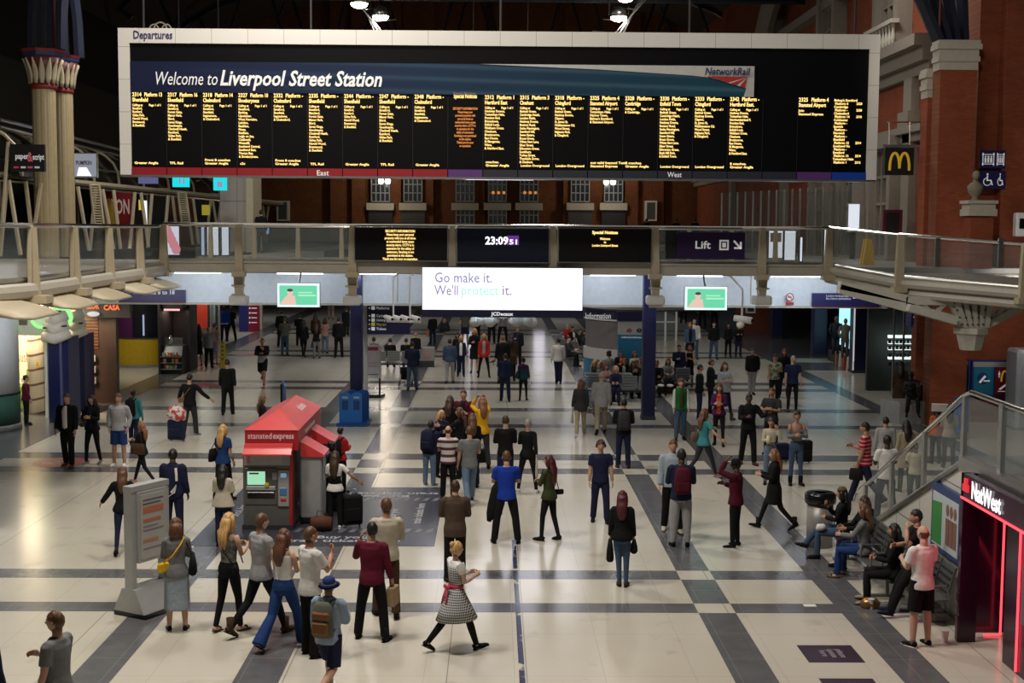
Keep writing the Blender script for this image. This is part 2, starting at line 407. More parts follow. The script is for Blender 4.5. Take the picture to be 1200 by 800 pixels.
# ---------------------------------------------------------------- twin cream columns with leaf capitals
def leaf_column(px0, px1, ptop, Y, lab):
    a, b = PY(px0, 250, Y), PY(px1, 250, Y); r = (b.x-a.x)/2; x = (a.x+b.x)/2; zt = PY((px0+px1)/2, ptop, Y).z
    t = thing('iron_column', lab, 'column', (x, Y, 0), group=None)
    o = MB(); vs = []; n = 48; prof = [(1.25, 0), (1.25, .5), (1.0, .7), (1.0, zt-1.25)]
    for rr_, z in prof:
        for k in range(n):
            th = 2*PI*k/n; q = r*rr_*(1-.03*(k % 4 == 0)); vs.append((x+q*math.cos(th), Y+q*math.sin(th), z))
    fs = [(i*n+k, i*n+(k+1) % n, (i+1)*n+(k+1) % n, (i+1)*n+k) for i in range(len(prof)-1) for k in range(n)]
    o.add(vs, fs); o.build('shaft', mat('cream_column_paint', (.42, .34, .2), .5), t, smooth=False)
    o = MB(); o.sm = True; o.lathe([(r*1.08, zt-1.3), (r*1.12, zt-1.22), (r*1.08, zt-1.12)], (x, Y, 0), n=32); o.build('red_collar', mat('red_paint', (.22, .02, .02), .5), t)
    o = MB(); o.lathe([(r*1.05, zt-1.15), (r*1.1, zt-.85), (r*1.25, zt-.6), (r*1.6, zt-.25)], (x, Y, 0), n=32); o.build('bell', mat('red_blue_bell', (.12, .02, .03), .5), t, smooth=True)
    for k in range(14):
        th = 2*PI*k/14; o = MB(); o.sm = True
        c, s_ = math.cos(th), math.sin(th); pts = []; rad = []
        for j in range(6):
            u = j/5; q = r*(1.13+.5*u*u+.04); pts.append((x+q*c, Y+q*s_, zt-1.12+.82*u)); rad.append((.16*math.sin(PI*(.18+.78*u))*r/.55, .035))
        o.loft(pts, rad, side=(-s_, c, 0), n=6); o.build('leaf', mat('cream_leaf', (.5, .44, .3), .5), t)
    o = MB(); o.lathe([(r*1.5, zt-.3), (r*1.75, zt-.2), (r*1.8, zt-.08)], (x, Y, 0), n=8); o.build('abacus', mat('navy_abacus', (.02, .03, .1), .5), t)
    o = MB(); o.lathe([(r*1.82, zt-.09), (r*1.95, zt)], (x, Y, 0), n=8); o.build('red_rim', mat('red_paint', (.22, .02, .02), .5), t)
    return x, zt
xa, za = leaf_column(41, 68, 59, 45, 'cream fluted iron column with leaf capital, the nearer of the touching pair')
xb, zb = leaf_column(66, 88, 66, 47.5, 'cream fluted iron column with leaf capital, tucked behind the nearer one of the pair')
arch(xa, 45, za+.02, -1, 4, 'iron_arch', 'dark iron arch ribs fanning up from the nearer leaf capital')
arch(xb, 47.5, zb+.02, 1, 3, 'iron_arch', 'dark iron arch ribs rising from the leaf capital behind')
# ---------------------------------------------------------------- roof: dark boarded vault and trusses
m = MB(); vs = []; prof = []
for k in range(17):
    a = PI*k/16; prof.append((-2-20*math.cos(a), 17.6+6*math.sin(a)))
for y in (10, 103):
    for xx, z in prof: vs.append((xx, y, z))
m.add(vs, [(k, k+1, 17+k+1, 17+k) for k in range(16)])
struct(m.build('ceiling', mat('dark_roof_boards', (.03, .022, .016), .9)))
for i, y in enumerate((56, 66, 78, 90)):
    t = thing('roof_truss', 'dark iron roof truss crossing the hall, %s' % ('the first one seen above the board', 'second one back above the board', 'third one back above the board', 'the last one before the far wall')[i], 'roof truss', (0, y, 16), group='roof trusses')
    o = MB(); o.tube([(-21, y, 17.3), (17, y, 17.3)], .14, n=6); o.build('lower_chord', IRON, t)
    o = MB(); o.tube([(-21, y, 18.1)]+[(xx, y, z-.25) for xx, z in prof[1:-1]]+[(17, y, 18.1)], .16, n=6); o.build('upper_chord', IRON, t)
    for k in range(12):
        xx = -18.5+k*3.1; zz = 17.3+5.3*math.sqrt(max(0, 1-((xx+2)/20)**2)); o = MB(); o.tube([(xx, y, 17.3), (xx+(1.4 if k % 2 else -1.4), y, zz)], .08, n=6); o.build('brace', IRON, t)
# roof light panels dimly visible as brown boards
# floodlight fittings
def flood(x, y, z, lab, big=1.0, glow=30):
    t = thing('floodlight', lab, 'floodlight', (x, y, z))
    o = MB(); o.lathe([(.1, .5), (.34, .3), (.42, 0), (.40, 0)], (x, y, z), n=16); o.build('reflector', STEEL, t, smooth=True)
    o = MB(); o.ell((x, y, z-.02), (.38, .38, .2), 16, 10); o.build('lamp_glass', mat('flood_glass', (1, .95, .85), emit=glow), t)
    o = MB(); o.tube([(x-.46, y, z+.1), (x-.46, y, z+.7), (x+.46, y, z+.7), (x+.46, y, z+.1)], .03, n=6); o.tube([(x, y, z+.7), (x, y, z+1.6)], .03, n=6); o.build('bracket', DARK, t)
for (px, py, Y, lab) in ((446, 19, 64, 'glowing round floodlight on the roof gantry above the board, over its East half'), (725, 20, 64, 'glowing round floodlight on the roof gantry above the board, over its West half'), (733, -3, 62, 'glowing floodlight cut by the top edge of the picture above the other one'), (421, 4, 60, 'small glowing lamp beside a gantry strut at the top edge')):
    p = PY(px, py, Y); flood(p.x, p.y, p.z, lab)
    if py > 10: light('flood_spot', 'SPOT', (p.x, p.y, p.z-.1), 900, (1, .96, .88), .4, aim=(p.x*.6, Y-4, 0), spot=110)
for i, (x, y, z, e) in enumerate(FLOODS):
    o = MB(); o.box(x-1.1, x+1.1, y-1.1, y+1.1, z+.04, z+.3)
    for k in (-1, 1): o.tube([(x+k, y, z+.2), (x+k, y, z+3)], .03, n=6)
    tag(o.build('lamp_housing', DARK), 'dark square lamp housing hung high in the roof, out of the picture', 'lamp housing', 'roof lamp housings')
light('added_wall_wash', 'SPOT', (9, 27, 13), 1500, (1, .88, .72), .5, aim=(16.2, 42, 9), spot=42)  # unseen spot and housing added to brighten the brick on the right
o = MB(); o.lathe([(.1, .5), (.3, .3), (.38, 0), (.3, .02)], (9, 27, 13.1), n=16); o.tube([(9, 27, 13.5), (9, 27, 17)], .03, n=5); tag(o.build('lamp_housing', DARK), 'dark round housing of the lamp added to brighten the brick, out of the picture', 'lamp housing')
# gantries carrying the visible floodlights
for k, px in enumerate((446, 725)):
    p = PY(px, 19, 64); s_ = 1 if k == 0 else -1; t = thing('lighting_gantry', 'bright metal lattice gantry around the %s floodlight above the board' % ('East half', 'West half')[k], 'gantry', tuple(p))
    for q in range(3):
        o = MB(); o.tube([(p.x-s_*(2.8-.5*q), 63.5+q*.5, p.z+2.5), (p.x-s_*(-.2+.2*q), 63.5+q*.5, p.z-.9)], .045, n=6); o.build('rail', STEEL, t)
    for q in range(7):
        u = q/6; o = MB(); a = V((p.x-s_*2.8, 63.5, p.z+2.5)).lerp(V((p.x+s_*.2, 63.5, p.z-.9)), u); o.tube([a, a+V((s_*1.0, .9, .25))], .03, n=5); o.build('rung', STEEL, t)
# ---------------------------------------------------------------- departures board
BY = 36.0
bt = thing('departures_board', 'huge white framed black departures board hanging above the concourse', 'departures board', tuple(PY(585, 210, BY)))
X0, _, _, Z1 = rect(139, 33.5, 1030, 210, BY); X0 = PY(139.5, 120, BY).x; X1 = PY(1029.5, 120, BY).x
Z1 = PY(585, 36.5, BY).z; Z0 = PY(585, 208.5, BY).z; pxm = (X1-X0)/890.0
FRM = NT('board_frame_panels', .4); fx = FRM.op('LESS_THAN', FRM.op('FLOORED_MODULO', FRM.x, .964), .012); fz = FRM.op('LESS_THAN', FRM.op('FLOORED_MODULO', FRM.z, .86), .012)
FRM = FRM.col(FRM.mix(FRM.op('MAXIMUM', fx, fz), (.74, .72, .68), (.3, .29, .27)))
m = MB(); bx0, bx1, bz0, bz1 = X0+13*pxm, X1-12*pxm, Z0+.03, Z1-17*pxm
m.box(X0, X1, BY, BY+.5, bz1, Z1); m.box(X0, bx0, BY, BY+.5, Z0, bz1); m.box(bx1, X1, BY, BY+.5, Z0, bz1); m.box(bx0, bx1, BY+.3, BY+.5, Z0, bz1)
m.build('frame', FRM, bt)
SCRN = mat('led_panel_black', (.003, .003, .004), .5, spec=.12)
m = MB(); m.box(bx0, bx1, BY+.06, BY+.3, bz0, bz1); m.build('screen', SCRN, bt)
npan = 21; pw = (bx1-bx0)/npan
m = MB()
for k in range(1, npan): m.box(bx0+k*pw-.006, bx0+k*pw+.006, BY+.045, BY+.07, bz0+.22, bz1-1.35)
m.build('panel_seams', mat('seam', (.012, .012, .014), .5), bt)
# banner
n = NT('blue_banner', .5, .15); u = n.rng(n.x, -9.0, 9.0, 0.0, 1.0); wv = n.op('ABSOLUTE', n.op('SINE', n.op('ADD', n.op('MULTIPLY', n.z, 9.0), n.op('MULTIPLY', n.x, .25))))
nm_ = n.mix(n.op('POWER', u, 1.7), (.012, .016, .05), (.015, .085, .13)); BAN = n.col(n.mix(n.op('MULTIPLY', n.op('POWER', wv, 6.0), n.op('MULTIPLY', u, .4)), nm_, (.12, .22, .3)))
xb0, xb1 = bx0, X0+743*pxm; zb1 = PY(585, 72+3, BY).z; zb0 = PY(585, 108+3, BY).z
m = MB(); m.box(xb0, xb1, BY+.03, BY+.07, zb0, zb1); m.build('banner', BAN, bt)
m = MB(); zt = zb1-0; m.prism([(X0+420*pxm, zt), (X0+560*pxm, zt-.12), (X0+670*pxm, zt-.26), (X0+691*pxm, zt-.31), (X0+734*pxm, zb0+.22), (X0+731*pxm, zb0), (xb1, zb0), (xb1, zt)], 'y', BY+.015, BY+.03); m.build('banner_white_corner', mat('banner_white', (.55, .55, .53), .4), bt)
TXW = mat('sign_white_letter', (.75, .76, .76), .5, emit=.25, ecol=(.8, .8, .8)); TXB = mat('navy_letter', (.03, .04, .14), .5)
def bt_text(s, px, py, width, hgt, mt, bold=0, shear=0, yy=.0, **k):
    p = PY(px, py, BY); return text(s, (p.x, BY+yy, p.z), hgt, mt, bt, width=width*pxm if width else None, bold=bold, shear=shear, **k)
def vy(px, y): return y     # photo y already carries the slight tilt of the camera
bt_text('Departures', 156, 45, 45, .3, TXB, .01, yy=-.01)
bt_text('Welcome to', 180, 99, 72, .5, TXW, .0, .25, yy=.01)
bt_text('Liverpool Street Station', 257, 99.5, 189, .56, TXW, .025, .25, yy=.01)
bt_text('NetworkRail', 825.5, 87.3, 53, .2, TXB, .02, .2, yy=-.03, height=.19)
# rail operator's arrow mark: red field with pale rays
a = PY(829, 89.5, BY); b_ = PY(876, 90, BY); c_ = PY(873, 103, BY)
m = MB(); m.prism([(a.x, a.z), (c_.x, c_.z), (b_.x, b_.z)], 'y', BY-.002, BY+.014); m.build('red_mark', mat('mark_red', (.45, .03, .03), .5), bt)
m = MB()
for (u0, u1, w0, w1) in ((.55, .62, .1, .1), (.78, .86, 0, 0)):
    p = a.lerp(c_, u0); q = a.lerp(c_, u1); m.prism([(p.x, p.z), (q.x, q.z), (b_.x, b_.z-.01)], 'y', BY-.006, BY-.001)
m.build('pale_rays', mat('banner_white', (.55, .55, .53), .4), bt)
# strip under the screens
cols = ['r']*9+['p']+['d']*9+['p', 'b']; CM = {'r': mat('band_red', (.30, .012, .02), .4), 'p': mat('band_purple', (.11, .04, .2), .4), 'd': mat('band_slate', (.028, .03, .045), .4), 'b': mat('band_blue', (.01, .06, .42), .4)}
zs = Z0+.22
for k, c in enumerate(cols): MB().box(bx0+k*pw+.012, bx0+(k+1)*pw-.012, BY+.0, BY+.3, Z0+.02, zs).build('colour_band', CM[c], bt)
m = MB(); m.box(X0, X1, BY+.0, BY+.5, Z0-.03, Z0+.018); m.build('lower_edge', STEEL, bt)
bt_text('East', 371, 205.5, 14, .2, TXW, .01, yy=-.02); bt_text('West', 782, 207.5, 17, .2, TXW, .01, yy=-.02); bt_text('Special Notices', 531, 111, 26, .12, mat('dim_letter', (.3, .3, .3), .5), 0, yy=-.0)
AMB = mat('amber_led', (1, .66, .20), emit=1.9); ORG = mat('orange_led', (1, .33, .06), emit=1.0)
SHEN = ['Stratford,', 'Romford,', 'Gidea Park,', 'Harold Wood,', 'Brentwood,', '& Shenfield.']
TFL = ['Stratford,', 'Forest Gate,', 'Manor Park,', 'Ilford,', 'Seven Kings,', 'Goodmayes,', 'Chadwell Heath,', 'Romford,', 'Gidea Park,', '& Shenfield.']
TFM = ['Stratford,', 'Maryland,']+TFL[1:-1]+['Harold Wood,', 'Brentwood,', '& Shenfield.']
CHE = ['Stratford,', 'Shenfield,', 'Ingatestone,', '& Chelmsford.']
SHO = ['Stratford,', 'Barking,', 'Upminster,', 'West Horndon,', 'Laindon,', 'Basildon,', 'Pitsea,', 'Benfleet,', 'Leigh on Sea,', 'Chalkwell,', 'Westcliff,', 'Southend Central,', 'Southend East,', 'Thorpe Bay,', '& Shoeburyness.']
HER = ['Hackney Downs,', 'Tottenham Hale,', 'Ponders End,', 'Brimsdown,', 'Enfield Lock,', 'Waltham Cross,', 'Cheshunt,', 'Broxbourne,', 'Rye House,', 'St Margarets,', 'Ware,', '& Hertford East.']
LON = ['Bethnal Green,', 'Cambridge Heath,', 'London Fields,', 'Hackney Downs,', 'Rectory Road,', 'Stoke Newington,', 'Stamford Hill,', 'Seven Sisters,', 'Bruce Grove,', 'White Hart Lane,', 'Silver Street,', 'Edmonton Green,']
CHI = ['Bethnal Green,', 'Hackney Downs,', 'Clapton,', 'St. James St,', 'Walthamstow Ctl,', 'Wood Street,', 'Highams Park,', '& Chingford.']
GA, LO, TR = 'Greater Anglia', 'London Overground', 'TFL Rail'
PANS = [('2314', '13', 'Shenfield', SHEN, GA), ('2317', '16', 'Shenfield', TFL, TR), ('2318', '14', 'Chelmsford', CHE, 'Front 8 coaches\n'+GA), ('2327', '10', 'Shoeburyness', SHO, 'c2c'),
        ('2332', '-', 'Chelmsford', CHE, 'Front 8 coaches\n'+GA), ('2335', '-', 'Shenfield', TFM, TR), ('2344', '-', 'Shenfield', SHEN, GA), ('2347', '-', 'Shenfield', TFL, TR), ('2348', '-', 'Chelmsford', CHE, GA), None,
        ('2312', '1', 'Hertford East', HER, 'coaches.\n'+GA), ('2315', '3', 'Cheshunt', LON+['Southbury,', 'Turkey Street,', 'Theobalds Grove,', '& Cheshunt.'], LO), ('2318', '-', 'Chingford', CHI, LO),
        ('2325', '4', 'Stansted Airport', ['Tottenham Hale,', 'Harlow Town,', "Bishop's Stortford,", '& Stansted Airport.'], 'not valid beyond Tott\nStansted Express'), ('2328', '-', 'Cambridge', ['& Cambridge.'], '8 coaches.\n'+GA),
        ('2330', '-', 'Enfield Town', LON+['Bush Hill Park,', '& Enfield Town.'], LO), ('2333', '-', 'Chingford', CHI, LO), ('2342', '-', 'Hertford East.', HER[:2]+['Northumberland P,']+HER[2:], '8 coaches.\n'+GA)]
def led(s, x, z, size, width=None, mt=AMB, align='LEFT', line=1.0, bold=.022):
    return text(s, (x, BY+.035, z), size, mt, bt, width=width, align=align, bold=bold, line=line, name='led_text', ext=.001)
pitch = 3.93*pxm; ls = .088; zt0 = PY(585, 114.0+1.5, BY).z
for k, P_ in enumerate(PANS):
    x = bx0+k*pw+.045
    if P_ is None:
        led('Special Notices', x+pw/2-.05, zt0+.01, .16, pw*.66, align='CENTER')
        led('SECURITY INFORMATION\nPlease keep your\npersonal property with\nyou at all times as\nunattended items cause\nsecurity alerts. CCTV is\nin operation for the\nsafety of customers.\nSmoking is not permitted\nat this station.\nThank you for your\nco-operation.', x+pw/2-.05, zt0-.30, ls, pw*.70, ORG, 'CENTER', pitch/ls)
        continue
    hh, pl, dst, calls, op_ = P_
    led(hh, x, zt0-.01, .145, pw*.26); led('Platform '+pl, x+pw*.34, zt0-.01, .145, pw*(.5 if len(pl) > 1 else .49))
    led(dst, x, zt0-.15, .145, pw*(.049*len(dst)))
    led('Calling at', x, zt0-.27, .085, pw*.29); led('Page 1 of 1', x+pw*.47, zt0-.27, .085, pw*.33)
    L = max(calls, key=len)
    led('\n'.join(calls), x, zt0-.27-pitch, ls, pw*.036*len(L), line=pitch/ls)
    nb = op_.count('\n'); L = max(op_.split('\n'), key=len)
    led(op_, x+.03, zs+.09+nb*pitch, ls, pw*.048*len(L), line=pitch/ls)
x = bx0+19*pw+.045-.03
led('2325', x, zt0-.01, .145, pw*.26); led('Platform 4', x+pw*.36, zt0-.01, .145, pw*.49); led('Stansted Airport', x, zt0-.15, .145, pw*.78); led('Join\nStansted Express', x, zt0-.28, ls, pw*.72, line=pitch*1.05/ls)
x = bx0+20*pw+.03
led("Bishop's Stortford\n Platform 6\nCambridge\n Platform -\nChelmsford\n Platform 14\nColchester\n Platform -\nIpswich\n Platform -\nNorwich\n Platform -\nShenfield\n Platform 13\nSouthend Vic\n Platform -\nStratford\n Platform 13\nTottenham Hale\n Platform 1", x, zt0, ls, pw*.66, line=pitch*.97/ls)
led('\n2328\n\n2328\n\n2318\n\n\n\n\n\n\n\n2314\n\n\n\n2314\n\n2312', x+pw*.64, zt0, ls, pw*.16, line=pitch*.97/ls)
# hangers
for u in (.03, .25, .5, .75, .97):
    xx = X0+(X1-X0)*u; m = MB(); m.tube([(xx, BY+.3, Z1), (xx, BY+.3, 21.5)], .03, n=6); m.build('hanger_rod', DARK, bt)
m = MB(); xx = PY(184, 30, BY).x; zz = Z1+.02      # scrollwork crest seen over the top edge
for dx, r_ in ((-.17, .12), (.17, .12), (0, .17)):
    m.tube([(xx+dx+r_*math.cos(a/10*PI), BY+.35, zz+r_*1.1*math.sin(a/10*PI)) for a in range(11)], .02, n=5)
tag(m.build('iron_scrollwork', mat('pale_iron', (.2, .18, .14), .6)), 'pale iron scroll crest standing on the top edge of the departures board', 'scrollwork')
# ================================================================ BRIDGE AND UPPER BALCONIES
GY = 40.0                                     # front edge of the walkway
FASC = mat('fascia_cream', (.50, .47, .40), .45); SOFF = mat('soffit_white', (.70, .74, .80), .4)
ZT = PY(600, 265.5, GY).z; ZG = PY(600, 305, GY).z; ZB0 = PY(600, 311, GY).z; ZD = PY(600, 290, GY).z
xl, xr = PY(192, 300, GY).x, PY(972, 300, GY).x
m = MB(); m.box(xl, 17, GY, GY+4.5, 4.72, 5.0); struct(m.build('floor_upper_bridge', mat('deck_grey', (.3, .3, .29), .4)))
m = MB(); m.box(-24, xl+.05, 18, 100, 4.72, 5.0); m.box(12.6, 24, 46, 100, 4.72, 5.0); m.box(-24, 24, 86, 100, 4.72, 5.0); m.box(-24, xl+2, GY+4.5, 62, 4.72, 5.0); m.box(9, 17, GY+4.5, 46.1, 4.72, 5.0)
struct(m.build('floor_upper', mat('upper_deck', (.33, .31, .27), .35)))
t = thing('footbridge', 'pale steel footbridge fascia crossing the concourse under the departures board', 'bridge', (0, GY, 4.7))
zf0, zf1 = PY(600, 321, GY).z, PY(600, 310, GY).z
m = MB(); m.box(xl, xr, GY-.05, GY+.1, zf0, zf1); m.box(xl, xr, GY-.1, GY+.2, zf1, zf1+.06); m.build('edge_beam', FASC, t)
m = MB(); m.box(-15.2, 12.9, GY+3.2, GY+3.4, PY(600, 358, GY+3.2).z, 4.72); m.build('fascia_panel', SOFF, t)
m = MB(); m.box(-15.2, 12.9, GY+3.1, GY+3.2, PY(600, 358, GY+3.2).z-.02, PY(600, 358, GY+3.2).z+.05)
for px in (466, 640, 880): x = PY(px, 340, GY+3.2).x; m.box(x-.02, x+.02, GY+3.17, GY+3.2, 3.7, 4.7)
m.build('fascia_trim', FASC, t)
LTG = mat('tube_lamp', (.85, .93, 1), emit=9)
STR = [(352, 30), (440, 30), (560, 40), (718, 50), (820, 40), (232, 40), (930, 40), (980, 30)]
for px, e in STR:
    p = PY(px, 322, GY+1.2); m = MB(); m.box(p.x-.7, p.x+.7, GY+1.1, GY+1.25, 4.66, 4.72); m.build('tube_lamp', LTG, t)
    light('bridge_tube', 'AREA', (p.x, GY+1.3, 4.6), e*.42, (.8, .9, 1), 1.4, aim=(p.x, GY+3.2, 4.0), sy=.2)
def post(x, y, z0, z1, t, side=0, wd=.13):
    """tapering flat stanchion with a foot block"""
    m = MB(); m.prism([(x-wd, z0), (x+wd, z0), (x+wd*.62, z1), (x-wd*.62, z1)], 'y', y-.12, y+.06); m.box(x-wd*1.5, x+wd*1.5, y-.2, y+.15, z0-.1, z0+.06)
    return m.build('stanchion', CREAM, t)
t = thing('balustrade', 'glass balustrade with polished rail along the footbridge', 'balustrade', (0, GY, 5))
px_posts = [192, 280, 413, 530, 648, 768, 893, 971]
for px in px_posts:
    p = PY(px, 290, GY-.15); post(p.x, GY-.15, zf0-.02, ZT, t)
m = MB(); m.tube([(xl, GY-.05, ZT+.02), (xr, GY-.05, ZT+.02)], .05); m.build('top_rail', RAILM, t)
xs = [PY(px, 290, GY-.05).x for px in px_posts]
for a, b in zip(xs, xs[1:]):
    m = MB(); m.box(a+.12, b-.12, GY-.03, GY-.01, ZG, ZT-.05); m.build('glass_pane', GLASS, t)
m = MB(); m.box(xl, xr, GY-.06, GY+.06, ZG-.1, ZG); m.build('bottom_channel', STEEL, t)
m = MB(); m.tube([(xl, GY+4.3, 6.12), (xr, GY+4.3, 6.12)], .04); m.box(xl, xr, GY+4.28, GY+4.32, 5.0, 5.12)
tb = thing('balustrade', 'second balustrade on the rear edge of the footbridge', 'balustrade', (0, GY+4.3, 5)); m.build('top_rail', RAILM, tb)
k = xl+.5
while k < xr: post(k, GY+4.3, 5.0, 6.1, tb, wd=.08); k += 1.45
m = MB(); m.box(xl, xr, GY+4.24, GY+4.26, 5.12, 6.05); m.build('glass_pane', GLASS, tb)
# hanging brackets below the bridge
for px, w_ in ((280, 'under the Platforms sign end of the bridge'), (413, 'above the blue stand'), (768, 'above the navy column by the bench'), (893, 'beside the round no smoking sign')):
    p = PY(px, 340, GY+.3); t = thing('bridge_bracket', 'cream steel bracket hanging from the footbridge, '+w_, 'bracket', (p.x, GY+.3, 4.6))
    z0 = PY(px, 354, GY+.3).z; m = MB(); m.prism([(p.x-.16, 4.72), (p.x+.16, 4.72), (p.x+.1, z0+.15), (p.x-.1, z0+.15)], 'y', GY+.2, GY+.5)
    for k in range(3): m.box(p.x-.2, p.x+.2, GY+.15, GY+.25, 4.3-k*.28, 4.36-k*.28)
    m.build('arm', CREAM, t); m = MB(); m.rbox(p.x-.27, p.x+.27, GY+.05, GY+.6, z0-.08, z0+.2, .05); m.build('junction_box', WHITE, t)
# left balcony coming towards the camera
tl = thing('balustrade', 'glass balustrade with tapering cream stanchions along the balcony over the sushi shop', 'balustrade', (-9.6, 30, 5))
lp = []
for px, pb, ptop in ((-70, 362, 267.5), (37, 352, 267), (86, 343.5, 267), (127, 335, 267), (163, 329, 267)):
    Yd = {-70: 24.0, 37: 27.2, 86: 30.4, 127: 33.6, 163: 36.8}[px]; lp.append(PY(px, 290, Yd))
for p in lp:
    m = MB(); z0, z1 = 4.62, PY(100, 266.5, p.y).z
    m.prism([(p.x-.12, z0), (p.x+.16, z0), (p.x+.10, z1), (p.x-.06, z1)], 'y', p.y-.05, p.y+.05); m.prism([(p.y-.18, z0), (p.y+.18, z0), (p.y+.07, z1), (p.y-.07, z1)], 'x', p.x-.04, p.x+.04)
    m.box(p.x-.35, p.x+.35, p.y-.22, p.y+.22, z0-.1, z0+.06); m.build('stanchion', CREAM, tl)
c0 = V((xl, GY, 0)); pts = [(p.x, p.y) for p in lp]; pts = [(pts[0][0]+.1, 18)]+pts+[(xl, GY)]
m = MB(); m.tube([(x, y, PY(100, 265.5, max(y, 24)).z+.02) for x, y in pts], .05); m.build('top_rail', RAILM, tl)
for (x0, y0), (x1, y1) in zip(pts, pts[1:]):
    m = MB(); z1 = 6.08; m.add([(x0-.08, y0, 5.05), (x1-.08, y1, 5.05), (x1-.08, y1, z1), (x0-.08, y0, z1), (x0-.1, y0, 5.05), (x1-.1, y1, 5.05), (x1-.1, y1, z1), (x0-.1, y0, z1)], [(0, 1, 2, 3), (4, 7, 6, 5), (0, 4, 5, 1), (3, 2, 6, 7)]); m.build('glass_pane', GLASS, tl)
m = MB(); m.loft([(x-.1, y, 5.0) for x, y in pts], [(.05, .06)]*len(pts), n=6); m.build('bottom_channel', STEEL, tl)
te = thing('balcony_edge', 'pale curved steel edge beam and cantilever shells of the balcony over the shops', 'balcony edge', (-9.6, 30, 4.7))
m = MB()
for (x0, y0), (x1, y1) in zip(pts, pts[1:]):
    m.loft([(x0+.05, y0, 4.78), (x1+.05, y1, 4.78)], [(.1, .16)]*2, side=(1, 0, 0), n=8)
m.build('edge_beam', FASC, te)
for i, p in enumerate(lp[1:]+[V((xl, GY-.4, 5))]):
    m = MB(); y1 = p.y; y0 = y1-3.0; m.sm = True
    m.loft([(p.x+.25, y0, 4.52), (p.x+.2, y0+.7, 4.5), (p.x+.1, y1-.6, 4.5), (p.x-.2, y1, 4.45)], [(.5, .05), (.66, .08), (.66, .08), (.4, .05)], side=(1, 0, -.25), n=12); m.build('cantilever_shell', CREAM, te)
    m = MB(); m.sm = True; m.ell((p.x+.1, y1-.5, 4.40), (.16, .3, .05), 12, 6); m.build('downlight', mat('downlight_lens', (.9, 1, .9), emit=2), te)
# curved balcony on the right with trusses and iron capital
tr = thing('balustrade', 'glass balustrade of the curved balcony beside the brick pier', 'balustrade', (12, 37, 5))
RP = [(971, 266, 322, 40.0), (1053, 275, 338, 37.6), (1199, 286, 351, 35.6), (1290, 293, 362, 34.6)]
rp = [(PY(px, 300, Y).x, Y, PY(px, a, Y).z, PY(px, b, Y).z) for px, a, b, Y in RP]
for x, y, zt_, zb_ in rp[1:]: post(x, y-.1, zb_, zt_, tr)
for px, Y in ((1098, 36.9), (1172, 35.9)): p = PY(px, 300, Y); m = MB(); m.box(p.x-.06, p.x+.06, Y-.04, Y+.04, p.z-.3, PY(px, 279, Y).z); m.build('baluster', STEEL, tr)
m = MB(); m.tube([(x, y, zt_+.0) for x, y, zt_, _ in rp], .05); m.build('top_rail', RAILM, tr)
for a, b in zip(rp, rp[1:]):
    m = MB(); m.add([(a[0], a[1], a[3]+.35), (b[0], b[1], b[3]+.35), (b[0], b[1], b[2]-.08), (a[0], a[1], a[2]-.08)], [(0, 1, 2, 3)]); o = m.build('glass_pane', GLASS, tr); sm = o.modifiers.new('s', 'SOLIDIFY'); sm.thickness = .02
tr2 = thing('balcony_edge', 'stepped cream edge of the curved balcony beside the brick pier', 'balcony edge', (12, 37, 5))
for dz, r_, mt in ((.16, .14, FASC), (-.12, .13, FASC), (.34, .06, STEEL)):
    m = MB(); m.loft([(x, y+(-.05 if dz > 0 else .1), zb_+dz) for x, y, _, zb_ in rp], [(r_, r_)]*4, n=8); m.build('edge_beam', mt, tr2)
m = MB(); m.add([(rp[0][0], 40, 4.72), (rp[1][0], rp[1][1], rp[1][3]), (rp[2][0], rp[2][1], rp[2][3]), (rp[3][0], rp[3][1], rp[3][3]), (24, 40, 4.6), (24, 44.5, 4.72), (10, 44.5, 4.72)]+[(rp[0][0], 40, 4.95), (rp[1][0], rp[1][1], rp[1][3]+.3), (rp[2][0], rp[2][1], rp[2][3]+.3), (rp[3][0], rp[3][1], rp[3][3]+.3), (24, 40, 4.95), (24, 44.5, 5.0), (10, 44.5, 5.0)],
    [(0, 1, 2, 3, 4, 5, 6)[::-1], (7, 8, 9, 10, 11, 12, 13)]+[(i, (i+1) % 7, (i+1) % 7+7, i+7) for i in range(7)])
struct(m.build('floor_upper_balcony', mat('upper_deck', (.33, .31, .27), .35)))
tc = thing('truss_bracket', 'white riveted iron truss bracket carried on a stone corbel under the curved balcony', 'truss bracket', (0, 0, 0))
WI = mat('white_iron', (.62, .60, .53), .5); KY = 37.2
def kp(px, py, Y=KY): p = PY(px, py, Y); return (p.x, p.y, p.z)
def bar(a, b, wd, name, Y=KY, dep=.16, mt=WI):
    A, B = V(kp(*a, Y)), V(kp(*b, Y)); d = (B-A).normalized(); nn = V((-d.z, 0, d.x))*wd/2
    m = MB(); m.prism([((A+nn).x, (A+nn).z), ((B+nn).x, (B+nn).z), ((B-nn).x, (B-nn).z), ((A-nn).x, (A-nn).z)], 'y', Y-dep, Y+dep); return m.build(name, mt, tc)
bar((983, 334), (1062, 350), .22, 'flange'); bar((983, 338), (1130, 378), .26, 'lower_flange'); bar((1060, 352), (1192, 354), .22, 'flange'); bar((1152, 382), (1194, 360), .2, 'lower_flange'); bar((1064, 360), (1120, 376), .2, 'lower_flange', KY-.35)
for a, b in (((1075, 349), (1090, 366)), ((1094, 368), (1112, 350)), ((1112, 350), (1122, 372)), ((1158, 352), (1164, 372)), ((1164, 374), (1180, 354)), ((1178, 356), (1184, 366)), ((1010, 340), (1016, 346)), ((1038, 344), (1046, 356))): bar(a, b, .11, 'web_bar', KY-.02, .1)
m = MB(); A, B = kp(1115, 352), kp(1160, 352); C_, D_ = kp(1128, 383), kp(1152, 383)
